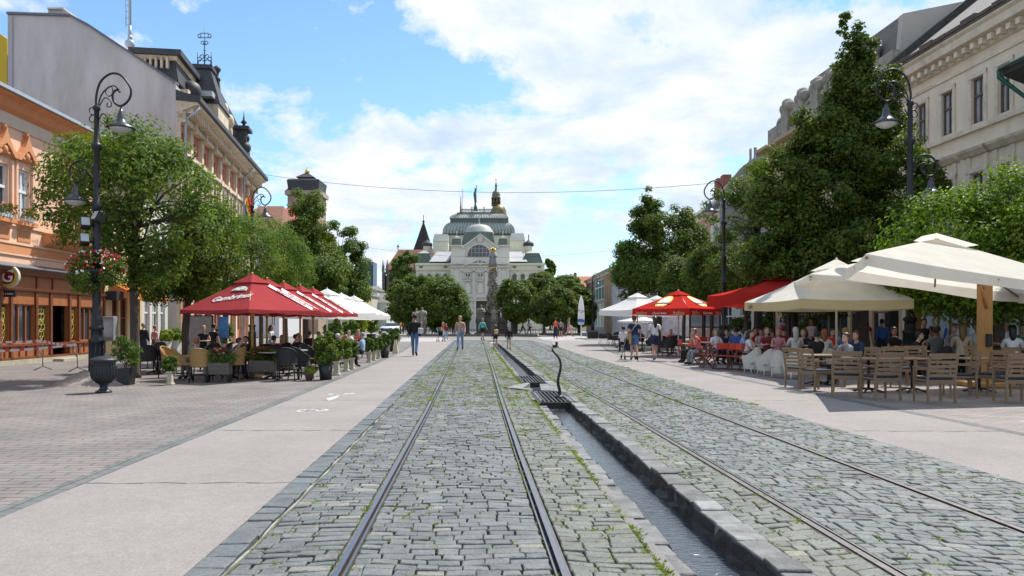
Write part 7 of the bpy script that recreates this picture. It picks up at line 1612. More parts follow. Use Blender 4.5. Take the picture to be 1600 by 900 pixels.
# posts, banner and panel in the shade of the terraces
for i,(px,py,w_,h_,l_) in enumerate(((1238,556,.42,2.5,'thick dark post between the cream and the flat red parasols'),(1186,545,.3,2.6,'dark post below the flat red parasol near the menu boards'),(1395,560,.36,2.6,'dark post in the shade right of the woman in red'),(1300,548,.3,2.8,'thin dark post behind the cream parasol pole'))):
    g=gp(px,py); m=MB(); m.box((0,0,h_/2),(w_,w_*.8,h_),bev=.03); m.box((0,0,.1),(w_*1.3,w_*1.1,.2),bev=.03); m.box((0,0,h_),(w_*1.15,w_,.08)); o=m.build('terrace_post',mat('dark_brown_post',(.03,.024,.02),rough=.7,var=.2)); o.location=g; tag(o,l_,'post',group='dark posts of the right-hand terraces')
g=gp(349,566); m=MB(); m.lathe((0,0,0),[(.2,0),(.2,.9)],16); m.k=1; m.lathe((0,0,0),[(.2,.9),(.2,1.75)],16); o=m.build('advert_column',[mat('green_print',(.10,.30,.10),rough=.6,var=.4,vscale=3),mat('blue_print2',(.08,.25,.55),rough=.6,var=.4,vscale=3)]); o.location=g; tag(o,'round blue and green advertising column under the first red parasols','advertising column')
g=gp(312,566); m=MB(); m.box((0,0,1.0),(.95,.05,1.5)); m.k=1
for x in (-.5,.5): m.box((x,0,.9),(.05,.07,1.8))
m.box((0,0,1.78),(1.05,.07,.05)); m.box((0,0,.25),(1.05,.07,.05)); o=m.build('wind_screen',[mat('grey_screen',(.33,.31,.30),rough=.5,var=.3,vscale=2),IRON]); o.location=g; tag(o,'pale framed wind screen behind the waitress at the left café','screen')
# ================================================================ PEOPLE
SK=mat('skin_tone',(.50,.29,.20),rough=.6); EYE=mat('eye_dark',(.03,.02,.015),rough=.4); LIP=mat('lip_tone',(.40,.14,.12),rough=.6)
def rotx(v,a): return Matrix.Rotation(a,3,'X')@Vector(v)
def pose(kind,v=0):
    """joint positions for a figure 1.75 m tall facing -Y"""
    J={}; r_=random.Random(hash((kind,v))%1000 if False else (len(kind)*31+v*7))
    if kind.startswith('sit'):
        lean=(0,.12,-.10,.22)[v%4]
        J['pel']=(0,0,.50); J['spine']=(0,-lean*.4,.70); J['chest']=(0,-lean*.9,.92); J['neck']=(0,-lean*1.15,1.08); 
        J['headb']=(0,-lean*1.3-.01,1.14)
        for s,n in ((-1,'L'),(1,'R')):
            J['hip'+n]=(s*.09,-.02,.50); J['knee'+n]=(s*.13,-.42,.50); J['ank'+n]=(s*.12,-.40+.06*(v%3-1),.09); J['toe'+n]=(s*.13,-.56+.06*(v%3-1),.03)
            J['sh'+n]=(s*.17,-lean*.95,.99); J['el'+n]=(s*.23,-.14-lean,.74)
            J['wr'+n]=((s*.12,-.36-lean*.6,.79) if not(v%4==3 and s>0) else (s*.10,-.16-lean,1.02)); J['ha'+n]=(J['wr'+n][0]-s*.03,J['wr'+n][1]-.08,J['wr'+n][2]+(.0 if not(v%4==3 and s>0) else .07))
    else:
        w=kind=='walk'
        J['pel']=(0,0,.93); J['spine']=(0,0,1.10); J['chest']=(0,-.01,1.30); J['neck']=(0,0,1.46); J['headb']=(0,-.01,1.52)
        for s,n in ((-1,'L'),(1,'R')):
            a=(.22*s if v%2==0 else -.22*s) if w else 0.02*s
            J['hip'+n]=(s*.09,0,.92); J['knee'+n]=(s*.10,-a*.75-.03,.50); bz=.05 if (w and a<0) else 0
            J['ank'+n]=(s*.10,-a*1.35+(.08 if a<0 else 0),.09+bz); J['toe'+n]=(s*.12,-a*1.35-.15+(.08 if a<0 else 0),.03+bz*.3)
            J['sh'+n]=(s*.18,0,1.38); J['el'+n]=(s*.24,a*.45+.03,1.12); J['wr'+n]=(s*.25,a*.9-.05,.90); J['ha'+n]=(s*.25,a*1.0-.08,.82)
            if v==5: J['el'+n]=(s*.25,-.03,1.12); J['wr'+n]=(s*.20,-.24,1.02); J['ha'+n]=(s*.17,-.31,1.02)   # pushing / holding in front
            if v==7 and s>0: J['el'+n]=(s*.26,-.08,1.14); J['wr'+n]=(s*.16,-.14,1.36); J['ha'+n]=(s*.12,-.14,1.46)  # hand to the head
            if v==9: J['el'+n]=(s*.25,-.05,1.14); J['wr'+n]=(s*.06,-.22,1.14); J['ha'+n]=(-s*.02,-.22,1.14)
    return {k:Vector(x) for k,x in J.items()}
EDG=[('pel','spine'),('spine','chest'),('chest','neck'),('neck','headb')]+[e for n in 'LR' for e in (('pel','hip'+n),('hip'+n,'knee'+n),('knee'+n,'ank'+n),('ank'+n,'toe'+n),('chest','sh'+n),('sh'+n,'el'+n),('el'+n,'wr'+n),('wr'+n,'ha'+n))]
RAD={'pel':(.145,.115),'spine':(.125,.095),'chest':(.155,.105),'neck':(.052,.052),'headb':(.052,.055),'hip':(.095,.095),'knee':(.058,.062),'ank':(.038,.042),'toe':(.038,.026),'sh':(.060,.060),'el':(.042,.042),'wr':(.028,.028),'ha':(.034,.020)}
_base={}
def base_body(kind,v,fem):
    key=(kind,v,fem)
    if key in _base: return _base[key]
    J=pose(kind,v); names=list(J); idx={n:i for i,n in enumerate(names)}
    me=bpy.data.meshes.new('tmp'); me.from_pydata([tuple(J[n]) for n in names],[(idx[a],idx[b]) for a,b in EDG],[]); ob=bpy.data.objects.new('tmp',me); C.objects.link(ob)
    md=ob.modifiers.new('s','SKIN'); md.use_smooth_shade=True; sv=me.skin_vertices[0].data
    for n in names:
        b=n if n in RAD else n[:-1]; r_=RAD[b]; q=(.9 if fem and b in('chest','spine','sh','el','wr','neck') else 1.0); sv[idx[n]].radius=(r_[0]*q,r_[1]*q)
    sv[idx['pel']].use_root=True
    su=ob.modifiers.new('u','SUBSURF'); su.levels=1; su.render_levels=1
    dg=bpy.context.evaluated_depsgraph_get(); bm=bmesh.new(); m2=bpy.data.meshes.new_from_object(ob.evaluated_get(dg)); bm.from_mesh(m2); bm.normal_update()
    V_=[v_.co.copy() for v_ in bm.verts]; Nn=[v_.normal.copy() for v_ in bm.verts]; Fs=[[v_.index for v_ in f.verts] for f in bm.faces]; bm.free()
    C.objects.unlink(ob); bpy.data.objects.remove(ob); bpy.data.meshes.remove(me); bpy.data.meshes.remove(m2)
    reg=[]
    for f in Fs:
        c=sum((V_[i] for i in f),Vector())/len(f); best=None
        for a,b in EDG:
            p,q=J[a],J[b]; d=q-p; t=max(0,min(1,(c-p).dot(d)/max(d.length_squared,1e-9))); ds=(c-(p+d*t)).length-.3*(RAD[a if a in RAD else a[:-1]][0]+RAD[b if b in RAD else b[:-1]][0])/2
            if best is None or ds<best[0]: best=(ds,a,b,t)
        reg.append(best[1:])
    _base[key]=(J,V_,Nn,Fs,reg); return _base[key]
def shell(name,V_,Nn,Fs,keep,off,parent,mt):
    used={}; vs=[]; fs=[]
    for f,k_ in zip(Fs,keep):
        if not k_: continue
        g=[]
        for i in f:
            if i not in used: used[i]=len(vs); vs.append(tuple(V_[i]+Nn[i]*off))
            g.append(used[i])
        fs.append(tuple(g))
    m=MB(); m.add(vs,fs,True); return m.build(name,mt,parent)
_pp={}
def proto_person(kind,v,fem,top,bot,hair):
    key=(kind,v,fem,top,bot,hair)
    if key in _pp: return _pp[key],False
    J,V_,Nn,Fs,reg=base_body(kind,v,fem); o=thing('person','x','person'); 
    m=MB(); m.add(V_,Fs,True)
    hb=J['headb']; up=(J['headb']-J['neck']).normalized(); hc=hb+Vector((0,-.005,.11)); 
    # head: egg shape continuing the neck
    n=12; prof=[(.035,-.115,-.045),(.055,-.10,-.03),(.068,-.06,-.012),(.075,-.01,0),(.078,.04,.008),(.070,.085,.012),(.045,.115,.012),(.012,.125,.012)]
    vs=[]; 
    for r_,z,dy in prof:
        for k_ in range(n): a=2*PI*k_/n; vs.append(hc+Vector((math.cos(a)*r_,math.sin(a)*r_*1.22+dy,z)))
    fs=[tuple(range(n))[::-1]]+[(i*n+k_,i*n+(k_+1)%n,(i+1)*n+(k_+1)%n,(i+1)*n+k_) for i in range(len(prof)-1) for k_ in range(n)]+[tuple((len(prof)-1)*n+k_ for k_ in range(n))]
    m.add(vs,fs,True)
    m.tube([hb-Vector((0,0,.05)),hc-Vector((0,-.01,.06))],.050,8)
    m.prism([hc+Vector(p) for p in ((-.014,-.085,-.035),(.014,-.085,-.035),(0,-.088,.012))],(0,-.025,-.004))
    for s in (-1,1): m.ball(hc+Vector((s*.078,.005,-.01)),(.012,.02,.03),6,5)
    m.k=1
    for s in (-1,1): m.ball(hc+Vector((s*.03,-.083,.012)),(.013,.008,.008),6,4)
    m.k=2; m.ball(hc+Vector((0,-.083,-.058)),(.022,.009,.007),6,4); m.k=0
    # fingers
    for nn_,s in (('L',-1),('R',1)):
        h=J['ha'+nn_]; d=(h-J['wr'+nn_]).normalized(); sd=d.orthogonal().normalized() if abs(d.z)<.8 else Vector((0,1,0)); sd=(Vector((1,0,0)) if abs(d.y)>.6 else Vector((0,1,0))); dn=d.cross(sd).normalized()
        for j,L_ in enumerate((.050,.06,.056,.045)):
            p=h+sd*((j-1.5)*.017)-d*.005; m.tube([p,p+d*L_*.6,p+d*L_+dn*(-s*.014)],[.009,.008,.006],5)
        p=h-d*.05+sd*.03*(-1 if abs(d.z)>.6 else 1)*1; m.tube([p,p+d*.03+sd*(-.018 if abs(d.z)>.6 else .018),p+d*.055+sd*(-.02 if abs(d.z)>.6 else .02)],[.011,.010,.007],5)
    m.build('body',[SK,EYE,LIP],o)
    arm=lambda a,t,lim: (a.startswith('sh') and t<lim)
    def is_top(rg):
        a,b,t=rg
        if (a,b) in (('pel','spine'),('spine','chest')): return not(a=='pel' and t<.02)
        if a=='chest': return b!='neck' or t<.72
        if a.startswith('sh'): return t<{'tee':.62,'long':2,'tank':-.1,'jacket':2}[top]
        if a.startswith('el'): return top in('long','jacket') and t<.92
        return False
    def is_bot(rg):
        a,b,t=rg
        if a=='pel': return b!='spine' or t<.45
        if a.startswith('hip'): return t<{'long':2,'short':.75,'skirt':.6,'mini':.42}[bot]
        if a.startswith('knee'): return bot=='long' and t<.93
        return False
    shell('shirt' if top!='jacket' else 'jacket',V_,Nn,Fs,[is_top(r_) for r_ in reg],.016 if top!='jacket' else .026,o,SHIRT0)
    shell('trousers' if bot=='long' else 'shorts',V_,Nn,Fs,[is_bot(r_) for r_ in reg],.011 if bot!='short' else .02,o,TR0)
    if bot=='skirt' and not kind.startswith('sit'):
        m=MB(); m.lathe((0,0,0),[(.20,.58),(.17,.85),(.135,1.02)],14); m.build('skirt',TR0,o)
    shell('shoes',V_,Nn,Fs,[(a.startswith('ank') or (a.startswith('knee') and t>.95)) for a,b,t in reg],.010,o,SH0)
    m=MB()
    if hair!='bald':
        # cap of hair: back and top
        vs=[];fs=[]; nn2=14; lv=[(-.05,.078,1.1),(.0,.088,1.0),(.05,.090,1.0),(.095,.080,1.0),(.125,.052,1.0),(.140,.015,1.0)]
        for z,r_,_ in lv:
            for k_ in range(nn2):
                a=2*PI*k_/nn2; y=math.sin(a); fr=max(0,-y); rr=r_; zz=z+ (0.085*fr*max(0,1-(z+.05)/.12) if z<.07 else 0); yy=y*rr*1.22+.012
                if z<.07: yy=max(yy,-.070*1.0 if fr<.5 else -.078)
                vs.append(hc+Vector((math.cos(a)*rr,yy+.008,zz)))
        for i in range(len(lv)-1):
            for k_ in range(nn2):
                a=2*PI*(k_+.5)/nn2
                if math.sin(a)<-.45 and i<2: continue
                fs.append((i*nn2+k_,i*nn2+(k_+1)%nn2,(i+1)*nn2+(k_+1)%nn2,(i+1)*nn2+k_))
        fs.append(tuple((len(lv)-1)*nn2+k_ for k_ in range(nn2))); m.add(vs,fs,True)
        if hair=='long': m.tube([hc+Vector((0,.045,.09)),hc+Vector((0,.075,.0)),hc+Vector((0,.095,-.13)),hc+Vector((0,.10,-.27)),hc+Vector((0,.10,-.36))],[.07,.088,.085,.065,.02],10)
        if hair=='bun': m.ball(hc+Vector((0,.09,.08)),.045)
        m.build('hair',HR0,o)
    if hair=='cap':
        m=MB(); m.lathe(hc+Vector((0,.008,0)),[(.096,.035),(.098,.07),(.085,.12),(.04,.148),(.005,.152)],14); m.prism([hc+Vector((x,y,.045)) for x,y in ((-.07,-.08),(-.05,-.165),(.05,-.165),(.07,-.08))],(0,0,.012)); m.build('cap',mat('red_cap_cloth',(.75,.03,.02),rough=.7),o)
    _pp[key]=o; return o,True
SHIRT0=mat('shirt_white',(.65,.65,.66),rough=.85,var=.08); TR0=mat('trouser_black',(.02,.02,.025),rough=.85); SH0=mat('shoe_dark',(.03,.03,.03),rough=.6); HR0=mat('hair_brown',(.05,.028,.015),rough=.55)
CL={'white':(.68,.68,.70),'black':(.015,.015,.018),'navy':(.02,.03,.075),'jeans':(.07,.15,.30),'ljeans':(.20,.32,.48),'red':(.60,.04,.03),'pink':(.60,.25,.28),'plaid':(.45,.30,.26),'purple':(.18,.04,.20),'yellow':(.65,.50,.05),'teal':(.15,.52,.50),'grey':(.25,.26,.28),'blue':(.06,.14,.42),'lblue':(.28,.42,.60),'coral':(.68,.14,.12),'beige':(.48,.40,.30),'green':(.06,.22,.08),'brown':(.12,.07,.04),'orange':(.70,.16,.03),'maroon':(.2,.02,.03)}
HC={'brown':(.05,.028,.015),'black':(.012,.01,.01),'blond':(.42,.28,.12),'white':(.55,.54,.52),'grey':(.25,.24,.23),'ginger':(.30,.10,.03),'dblond':(.20,.12,.05)}
def cm(c): return mat('cloth_'+c,CL[c],rough=.88,var=.12,vscale=6)
def hm(c): return mat('hair_of_'+c,HC[c],rough=.5,var=.3,vscale=30)
SKT=[mat('skin_fair',(.55,.35,.26),rough=.6),SK,mat('skin_tan',(.40,.22,.14),rough=.6)]
def person(loc,face,hpx,label,kind='stand',v=0,fem=False,top='tee',bot='long',hair='short',cs=('white','jeans'),hc='brown',shoe='black',skin=0,group=None,height=None):
    """loc on the ground; face = direction the person looks, degrees, 0 = towards the camera, 90 = to the right"""
    if fem and hair=='short': hair='long'
    p,new=proto_person(kind,v,fem,top,bot,hair)
    o=p if new else copy_tree(p)
    full=1.77
    s=(height or 1.75)/full
    o.location=loc; o.rotation_euler[2]=R(face); o.scale=(s,s,s)
    for ch in o.children:
        b=ch.name.split('.')[0]; mt={'body':SKT[skin],'shirt':cm(cs[0]),'jacket':cm(cs[0]),'trousers':cm(cs[1]),'shorts':cm(cs[1]),'skirt':cm(cs[1]),'shoes':cm(shoe),'hair':hm(hc)}.get(b)
        if mt: ch.material_slots[0].link='OBJECT'; ch.material_slots[0].material=mt
    tag(o,label,None,group); return o
def walker(px,pf,ph,label,face=0,**k):
    g=gp(px,pf); h=(pf-ph)*g.y/F; return person(g,face,0,label,height=h,**k)
def addpart(o,m,name,mt): return m.build(name,mt,o)
WG='people walking in the street'
p=walker(648,556.5,490,'man in black sweater and blue jeans on the left path',180,kind='walk',v=0,top='long',cs=('black','jeans'),hc='black',skin=2,group=WG)
def bag(o,loc,dim,mt,label,name='shoulder_bag',cat='bag',strap=True):
    """bag hanging on a person: stays a thing of its own, placed from the person's frame"""
    s=o.scale[0]; M=Matrix.Translation(o.location)@Matrix.Rotation(o.rotation_euler[2],4,'Z')@Matrix.Scale(s,4)
    b=thing(name,label,cat,M@Vector(loc),o.rotation_euler[2]); b.scale=(s,s,s); m=MB(); m.box((0,0,0),dim,bev=min(dim)*.3); m.build('bag_body',mt,b)
    if strap: m=MB(); m.tube([(0,-.02,dim[2]/2),(-.05,-.1,.3),(0,-.12,.40)],.012,5); m.build('strap',mt,b)
    return b
bag(p,(-.26,.10,1.05),(.20,.12,.26),mat('white_bag',(.5,.5,.52)),'white and grey bag hanging behind the man in the black sweater')
p=walker(719,547,493,'man in pink plaid shirt and light jeans walking along the tracks',0,kind='walk',v=1,top='long',cs=('plaid','ljeans'),hc='blond',group=WG)
bag(p,(.18,-.12,.98),(.22,.10,.18),mat('grey_bag',(.3,.28,.25)),'grey belt bag on the man in the plaid shirt')
p=walker(754,532,497,'person in turquoise and black clothes with shorts stepping along the rail',150,kind='walk',v=0,top='long',bot='short',cs=('teal','black'),hc='grey',group=WG)
p=walker(774,545.5,507,'child in yellow top and purple jacket standing beside the channel',200,kind='stand',v=0,fem=True,top='jacket',bot='mini',cs=('purple','black'),hc='brown',shoe='pink',group=WG)
bag(p,(0,.16,1.25),(.26,.12,.34),mat('yellow_pack',(.55,.6,.1)),'yellow-green school backpack on the child beside the channel','backpack','backpack',False)
p=walker(795,546,510,'child in black jacket and patterned shorts standing right of the channel',10,kind='stand',v=0,fem=True,top='jacket',bot='mini',cs=('black','grey'),hc='brown',shoe='black',group=WG)
p=walker(868,530,497,'person in navy with an orange backpack walking away',180,kind='walk',v=0,top='long',cs=('navy','navy'),hc='black',shoe='red',group=WG)
bag(p,(0,.16,1.25),(.34,.18,.42),mat('orange_pack',(.75,.12,.02)),'orange-red backpack on the person in navy','backpack','backpack',False)
walker(876,526.5,499,'child in grey shirt right behind the orange backpack',180,kind='stand',top='tee',bot='short',cs=('grey','black'),hc='black',group=WG)
walker(889,526,497,'woman in grey dress striding to the right near the closed parasol',80,kind='walk',v=0,fem=True,top='tee',bot='skirt',cs=('grey','pink'),hc='dblond',group=WG)
walker(817,523.5,498,'woman in bright yellow top and black trousers before the monument',60,kind='walk',v=0,fem=True,top='long',cs=('yellow','black'),hc='brown',group=WG)
p=walker(827,523,499,'person in blue shirt with a red bag next to the woman in yellow',60,kind='walk',v=1,fem=True,top='long',cs=('lblue','black'),hc='brown',group=WG)
bag(p,(.2,-.1,.85),(.3,.12,.32),mat('red_bag',(.65,.03,.05)),'red bag carried by the person in the blue shirt')
p=walker(692,533,503,'woman in red top behind a dark pram at the path end',-60,kind='stand',v=5,fem=True,top='tee',cs=('red','white'),hc='blond',group=WG)
walker(697,531,505,'person in black and red just behind the woman with the pram',30,kind='stand',top='jacket',cs=('maroon','lblue'),hc='black',group=WG)
walker(708.5,524,500,'person in dark navy clothes standing alone left of the plaid shirt man',0,kind='stand',top='long',cs=('navy','navy'),hc='black',group=WG)
crowd=[(626,522,500,'yellow','navy'),(630,522,503,'red','black'),(634,521.5,504,'coral','white'),(638,522.5,503,'red','teal'),(642,522,505,'pink','grey'),(657,522,503,'black','black'),(662,522.5,503,'navy','lblue'),(666,522,504,'maroon','lblue'),(675,522,503,'brown','black'),(680,523.5,502,'white','ljeans'),(684,522,504,'lblue','white')]
cd=['yellow top and navy trousers at the left end','red shirt second from the left','coral shirt and white trousers','red shirt and turquoise trousers','pink shirt and grey trousers','black left of the paired statues','navy top and pale blue jeans','maroon top and pale jeans','brown top and black trousers','white top and light jeans','pale blue top at the right end']
for i,(px,pf,ph,a,b) in enumerate(crowd): walker(px,pf,ph,'far pedestrian in '+cd[i]+' of the linden crowd',rnd.choice((0,180,60,-70)),kind='walk' if i%2 else 'stand',v=0,fem=i%3==0,top='tee',cs=(a,b),hc=('brown','black','blond')[i%3],group='crowd under the left lindens')
for i,(px,pf,ph,a,b,l_) in enumerate(((967,518,503,'black','navy','far pedestrian in black right of the yellow trailer'),(931,519,505,'maroon','black','far pedestrian left of the yellow trailer'))): walker(px,pf,ph,l_,0,kind='stand',cs=(a,b),group=WG)
# couple with pushchair on the right path
p=walker(991,563.5,492,'man in red cap, navy top and denim shorts pushing a buggy',172,kind='walk',v=0,bot='short',hair='cap',cs=('navy','jeans'),hc='brown',skin=1,group=WG)
b=bag(p,(.16,.10,.86),(.10,.12,.42),mat('ochre_bag',(.42,.28,.06)),'long ochre shoulder bag with pale strap on the man in the red cap',strap=False)
m=MB(); m.tube([(0,.0,.2),(-.16,.04,.45),(-.34,.02,.62)],.014,5); m.build('strap',mat('pale_strap',(.5,.5,.45)),b)
walker(1023,563,493,'woman with long brown hair in white top and navy shorts on the right path',185,kind='walk',v=1,fem=True,bot='short',cs=('white','navy'),hc='brown',shoe='grey',skin=1,group=WG)
def buggy(px,py,h,label,rz):
    g=gp(px,py); s=h*g.y/F/1.05; o=thing('pushchair',label,'pushchair',g,R(rz)); o.scale=(s,s,s); bk=mat('buggy_fabric',(.02,.022,.03),rough=.8)
    m=MB(); m.tube([(-.22,.25,.08),(-.2,-.1,.62),(-.2,-.45,1.02)],.016,6); m.tube([(.22,.25,.08),(.2,-.1,.62),(.2,-.45,1.02)],.016,6); m.tube([(-.2,-.45,1.02),(.2,-.45,1.02)],.02,6); m.tube([(-.22,-.28,.08),(-.2,.0,.5)],.014,6); m.tube([(.22,-.28,.08),(.2,.0,.5)],.014,6); m.build('frame',mat('grey_metal',(.3,.32,.35)),o)
    m=MB(); m.box((0,.08,.42),(.36,.34,.06),bev=.02); m.X=Matrix.Translation((0,-.14,.66))@Matrix.Rotation(R(-25),4,'X'); m.box((0,0,0),(.36,.05,.5),bev=.02); m.X=None; m.build('seat',bk,o)
    m=MB(); vs=[];fs=[]
    for i in range(6):
        a=R(10+i*22)
        for j in range(7): b_=-PI/2+PI*j/6; vs.append((math.sin(b_)*.19,-.16+math.cos(a)*.28*math.cos(b_*.6),.68+math.sin(a)*.28*math.cos(b_*.5)))
    fs=[(i*7+j,i*7+j+1,(i+1)*7+j+1,(i+1)*7+j) for i in range(5) for j in range(6)]; m.add(vs,fs,True); m.build('hood',bk,o)
    for x in (-.23,.23):
        for y in (.27,-.3): m=MB(); m.X=Matrix.Translation((x,y,.09))@Matrix.Rotation(R(90),4,'Y'); m.lathe((0,0,-.02),[(.05,0),(.09,.005),(.09,.035),(.05,.04)],14); m.build('wheel',mat('tyre',(.02,.02,.02)),o)
    return o
buggy(981.5,561.5,38,'dark blue folding buggy pushed by the man in the red cap',8); buggy(689,534,22,'dark pram with raised hood in front of the woman in red',-160)
# people standing near shops and serving
walker(224,563,504,'grey-haired person in dark clothes standing by the shop, back turned',170,kind='stand',top='jacket',cs=('black','navy'),hc='grey',group='people standing near the café shops')
walker(242,561,508,'ginger-haired woman in pale pink top and brown skirt at the shop window',150,kind='stand',fem=True,bot='skirt',cs=('pink','brown'),hair='bun',hc='ginger',group='people standing near the café shops')
walker(318,577,508,'blond waitress in black sleeveless top under the front red parasol',20,kind='stand',v=9,fem=True,top='tank',cs=('black','black'),hair='bun',hc='blond',group='people standing near the café shops')
walker(334,572,505,'dark-haired waiter in black behind the waitress',160,kind='stand',top='tee',cs=('black','black'),hc='black',group='people standing near the café shops')
walker(424,563,507,'passer-by in white shirt and blue skirt seen between the parasol poles',90,kind='walk',v=0,fem=True,bot='skirt',cs=('white','lblue'),hc='brown',group='people standing near the café shops')
walker(1268,568,496,'waitress in white strapless top leaning over a table under the cream parasol',-60,kind='stand',v=5,fem=True,top='tank',cs=('white','black'),hair='bun',hc='black',skin=2,group='people standing among the right-hand tables')
walker(1352,566,496,'dark-haired woman in red top standing right of the cream parasol pole',-10,kind='stand',v=0,fem=True,top='tee',cs=('red','black'),hc='black',skin=1,group='people standing among the right-hand tables')
walker(1444,582,497,'dark-haired waitress in black T-shirt raising a hand to her head',-20,kind='stand',v=7,fem=True,top='tee',cs=('black','black'),hair='bun',hc='black',skin=1,group='people standing among the right-hand tables')
walker(1378,566,498,'person in blue jacket with back turned, right of the woman in red',180,kind='stand',top='jacket',cs=('blue','navy'),hc='black',group='people standing among the right-hand tables')
walker(1460,562,497,'man in dark T-shirt standing in the shade behind the waitress',0,kind='stand',cs=('black','grey'),hc='grey',group='people standing among the right-hand tables')
walker(1170,548,492,'dark silhouette of a large person standing behind the flat red parasol pole',90,kind='stand',top='jacket',cs=('black','black'),hc='black',group='people standing among the right-hand tables')
walker(1222,545,495,'woman in pale blue top at the back by the shop windows',30,kind='stand',fem=True,cs=('lblue','navy'),hc='black',group='people standing among the right-hand tables')
walker(1484,560,500,'man in blue shirt in the deep shade under the bright tree',180,kind='stand',top='long',cs=('blue','black'),hc='black',group='people standing among the right-hand tables')
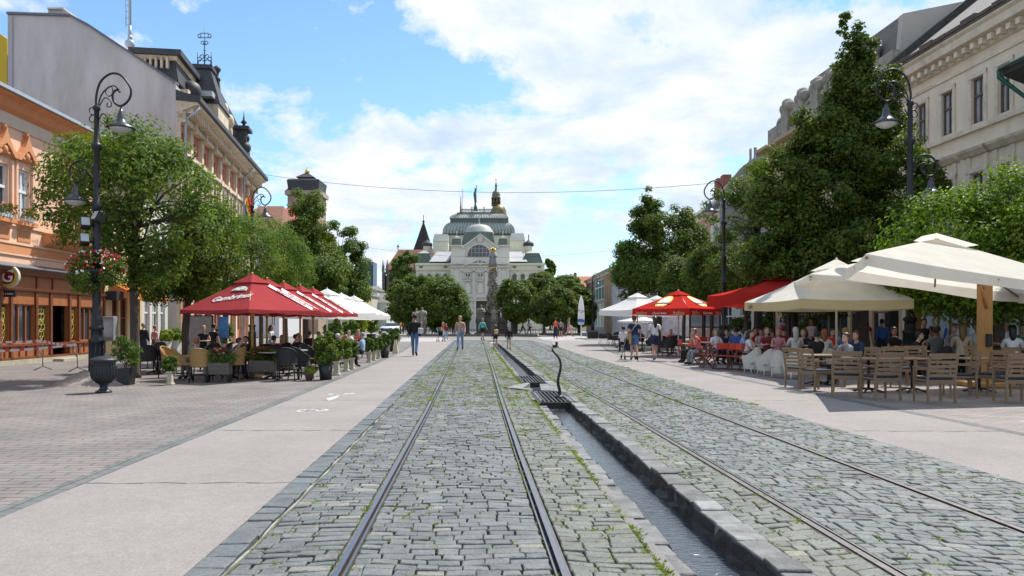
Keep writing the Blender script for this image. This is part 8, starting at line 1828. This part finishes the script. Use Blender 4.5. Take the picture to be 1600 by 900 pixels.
# seated guests: (px, head-top py, seat depth Y, face, ...)
def sitter(px,ph,Y,face,label,group,**k):
    h=zat(ph,Y); s=max(.8,min(1.25,h/1.36)); x=(px-800)/F*Y; o=person((x,Y,0),face,0,label,kind='sit',height=1.77*s,group=group,**k); return o
SR='guests seated at the right-hand terraces'; SL='guests seated at the left-hand terrace'
R_=[(1165,516,24.6,60,'woman in white off-shoulder top with dark hair at the left white chair',dict(v=1,fem=True,top='tee',cs=('white','black'),hc='black',skin=0)),
(1216,513,25.5,-10,'woman in pinkish vest with auburn hair behind the white chairs',dict(v=0,fem=True,top='tank',cs=('pink','black'),hair='bun',hc='ginger',skin=1)),
(1243,512,24.8,170,'white-haired woman in white and turquoise top, back to the camera',dict(v=0,fem=True,cs=('white','teal'),hc='white')),
(1224,510,28,180,'person in bright red cap behind the white-haired woman',dict(v=0,hair='cap',cs=('maroon','black'),hc='brown')),
(1198,512,27,0,'blond person in maroon shirt left of the red cap',dict(v=0,fem=True,cs=('maroon','black'),hc='dblond')),
(1276,518,22.5,175,'man in black shirt with short black hair beside the cream parasol pole',dict(v=0,cs=('black','black'),hc='black')),
(1289,515,23.5,165,'brown-haired woman in white shirt next to the man in black',dict(v=1,fem=True,cs=('white','black'),hc='ginger')),
(1314,513,24,100,'person in blue shirt and yellow cap-like hair right of the cream pole',dict(v=1,cs=('blue','black'),hc='blond',skin=2)),
(1343,518,21,-60,'man in dark blue shirt seated right of the cream pole',dict(v=1,top='long',cs=('navy','black'),hc='brown',skin=1)),
(1120,514,29,10,'woman with sunglasses and long blond hair among the red chairs',dict(v=2,fem=True,cs=('white','black'),hc='dblond')),
(1095,514,28.2,-75,'person in coral shirt with short blond hair at the red chairs',dict(v=3,cs=('coral','grey'),hc='dblond',skin=1)),
(1083,516,30,-80,'grey-shirted guest left of the coral shirt',dict(v=0,cs=('grey','black'),hc='brown')),
(1150,512,29,170,'person in blue shirt with back turned, right of the sunglasses woman',dict(v=0,cs=('blue','black'),hc='black')),
(1157,515,27.5,60,'man in pale blue checked shirt leaning over the red chairs table',dict(v=1,cs=('lblue','black'),hc='black')),
(1180,512,30,20,'guest in red shirt further back under the flat red parasol',dict(v=0,cs=('red','black'),hc='brown')),
(1490,506,23,0,'curly ginger-haired guest in the shade behind the red cloth table',dict(v=0,fem=True,cs=('grey','black'),hair='bun',hc='ginger')),
(1503,505,22,160,'long-haired woman in cream blouse seen from behind',dict(v=0,fem=True,top='long',cs=('beige','black'),hc='dblond')),
(1526,504,22.5,10,'man in white shirt facing the camera left of the wooden post',dict(v=0,cs=('white','black'),hc='grey')),
(1571,499,22,-80,'man in white shirt with grey hair right of the wooden post',dict(v=0,cs=('white','black'),hc='grey',skin=1)),
(1583,509,21,150,'dark-haired woman in white near the right border',dict(v=1,fem=True,cs=('white','black'),hc='black')),
(1419,518,21.5,60,'bent guest in black at the table behind the teak chairs',dict(v=3,cs=('black','black'),hc='black')),
(1322,521,19,-70,'guest in grey shirt close to the first teak table',dict(v=0,cs=('grey','black'),hc='brown')),
(974,510,40,180,'person in white shirt seated with back turned near the dark chairs',dict(v=0,cs=('white','black'),hc='black')),
(1190,514,29.5,0,'dark-haired guest in white partly hidden behind the maroon shirt',dict(v=2,cs=('white','black'),hc='black')),
(1207,513,29,190,'guest in grey shirt between the maroon shirt and the red cap',dict(v=0,cs=('grey','black'),hc='brown')),
(1256,515,27,-30,'guest in striped dark shirt just left of the waitress in white',dict(v=1,cs=('black','black'),hc='dblond')),
(1300,514,26,20,'guest in bright red shirt right of the brown-haired woman',dict(v=0,cs=('red','black'),hc='black')),
(1136,515,30,-20,'guest in navy shirt behind the woman with sunglasses',dict(v=1,cs=('navy','black'),hc='brown')),
(1400,512,24,0,'guest in black against the thick dark post in the shade',dict(v=2,cs=('black','black'),hc='brown',skin=1)),
(1430,508,25,-60,'guest in red shirt in deep shade left of the curly-haired guest',dict(v=0,cs=('red','black'),hc='black')),
(1548,505,23,40,'guest in magenta top behind the golden wooden post',dict(v=0,fem=True,cs=('purple','black'),hc='brown')),
(1598,507,23,-30,'guest in dark green shirt at the very right border',dict(v=1,cs=('green','black'),hc='brown')),
(1462,512,23.5,170,'guest in grey top with back turned left of the curly-haired guest',dict(v=0,cs=('grey','black'),hc='brown')),
(1048,515,41,-20,'person in bright red top seated under the red pointed parasol',dict(v=0,fem=True,cs=('red','black'),hc='brown'))]
for (px,ph,Y,fc,l_,k_) in R_: sitter(px,ph,Y,fc,l_,SR,**k_)
L_=[(306,534,20.8,-110,'ginger-haired guest in grey shirt at the front left table',dict(v=0,cs=('grey','grey'),hc='ginger')),
(345,534,20.9,150,'guest in black and red top between the trough and the waitress',dict(v=1,cs=('maroon','black'),hc='brown')),
(360,536,21.2,100,'guest in striped grey shirt right of the trough',dict(v=3,cs=('grey','navy'),hc='brown')),
(384,534,24,0,'dark-haired guest in black behind the parasol pole',dict(v=0,cs=('black','black'),hc='black')),
(428,525,24.5,170,'guest in red shirt at the second red parasol',dict(v=0,cs=('red','black'),hc='black')),
(440,524,26,20,'woman with brown hair in red and black next to the red shirt',dict(v=1,fem=True,cs=('coral','black'),hc='brown')),
(456,523,27,100,'man in pale lilac shirt leaning on a table under the third parasol',dict(v=1,cs=('grey','jeans'),hc='brown')),
(466,521,29,-70,'blond woman in white opposite the lilac shirt',dict(v=0,fem=True,cs=('white','black'),hc='blond')),
(483,518,31,180,'guest in dark top seated near the fifth parasol',dict(v=0,cs=('black','black'),hc='brown')),
(498,519,30,0,'guest in beige seated between the pots',dict(v=0,cs=('beige','black'),hc='brown')),
(528,522,27.3,120,'white-haired woman in purple top at the edge of the terrace',dict(v=0,fem=True,cs=('purple','black'),hair='bun',hc='white')),
(540,524,26.8,110,'brown-haired woman in black jacket next to the white-haired woman',dict(v=0,fem=True,top='jacket',cs=('black','black'),hc='ginger')),
(545,517,33,0,'man in white under the white parasols',dict(v=0,cs=('white','black'),hc='grey')),
(566,520,29.5,-100,'grey-haired man in pale blue shirt at the terrace edge',dict(v=0,cs=('lblue','navy'),hc='grey')),
(560,515,38,20,'woman in red at the back of the white parasols',dict(v=0,fem=True,cs=('coral','black'),hc='blond')),
(594,517,37,150,'guest in pale green top at the far end of the left café',dict(v=0,cs=('teal','black'),hc='brown'))]
for (px,ph,Y,fc,l_,k_) in L_: sitter(px,ph,Y,fc,l_,SL,**k_)
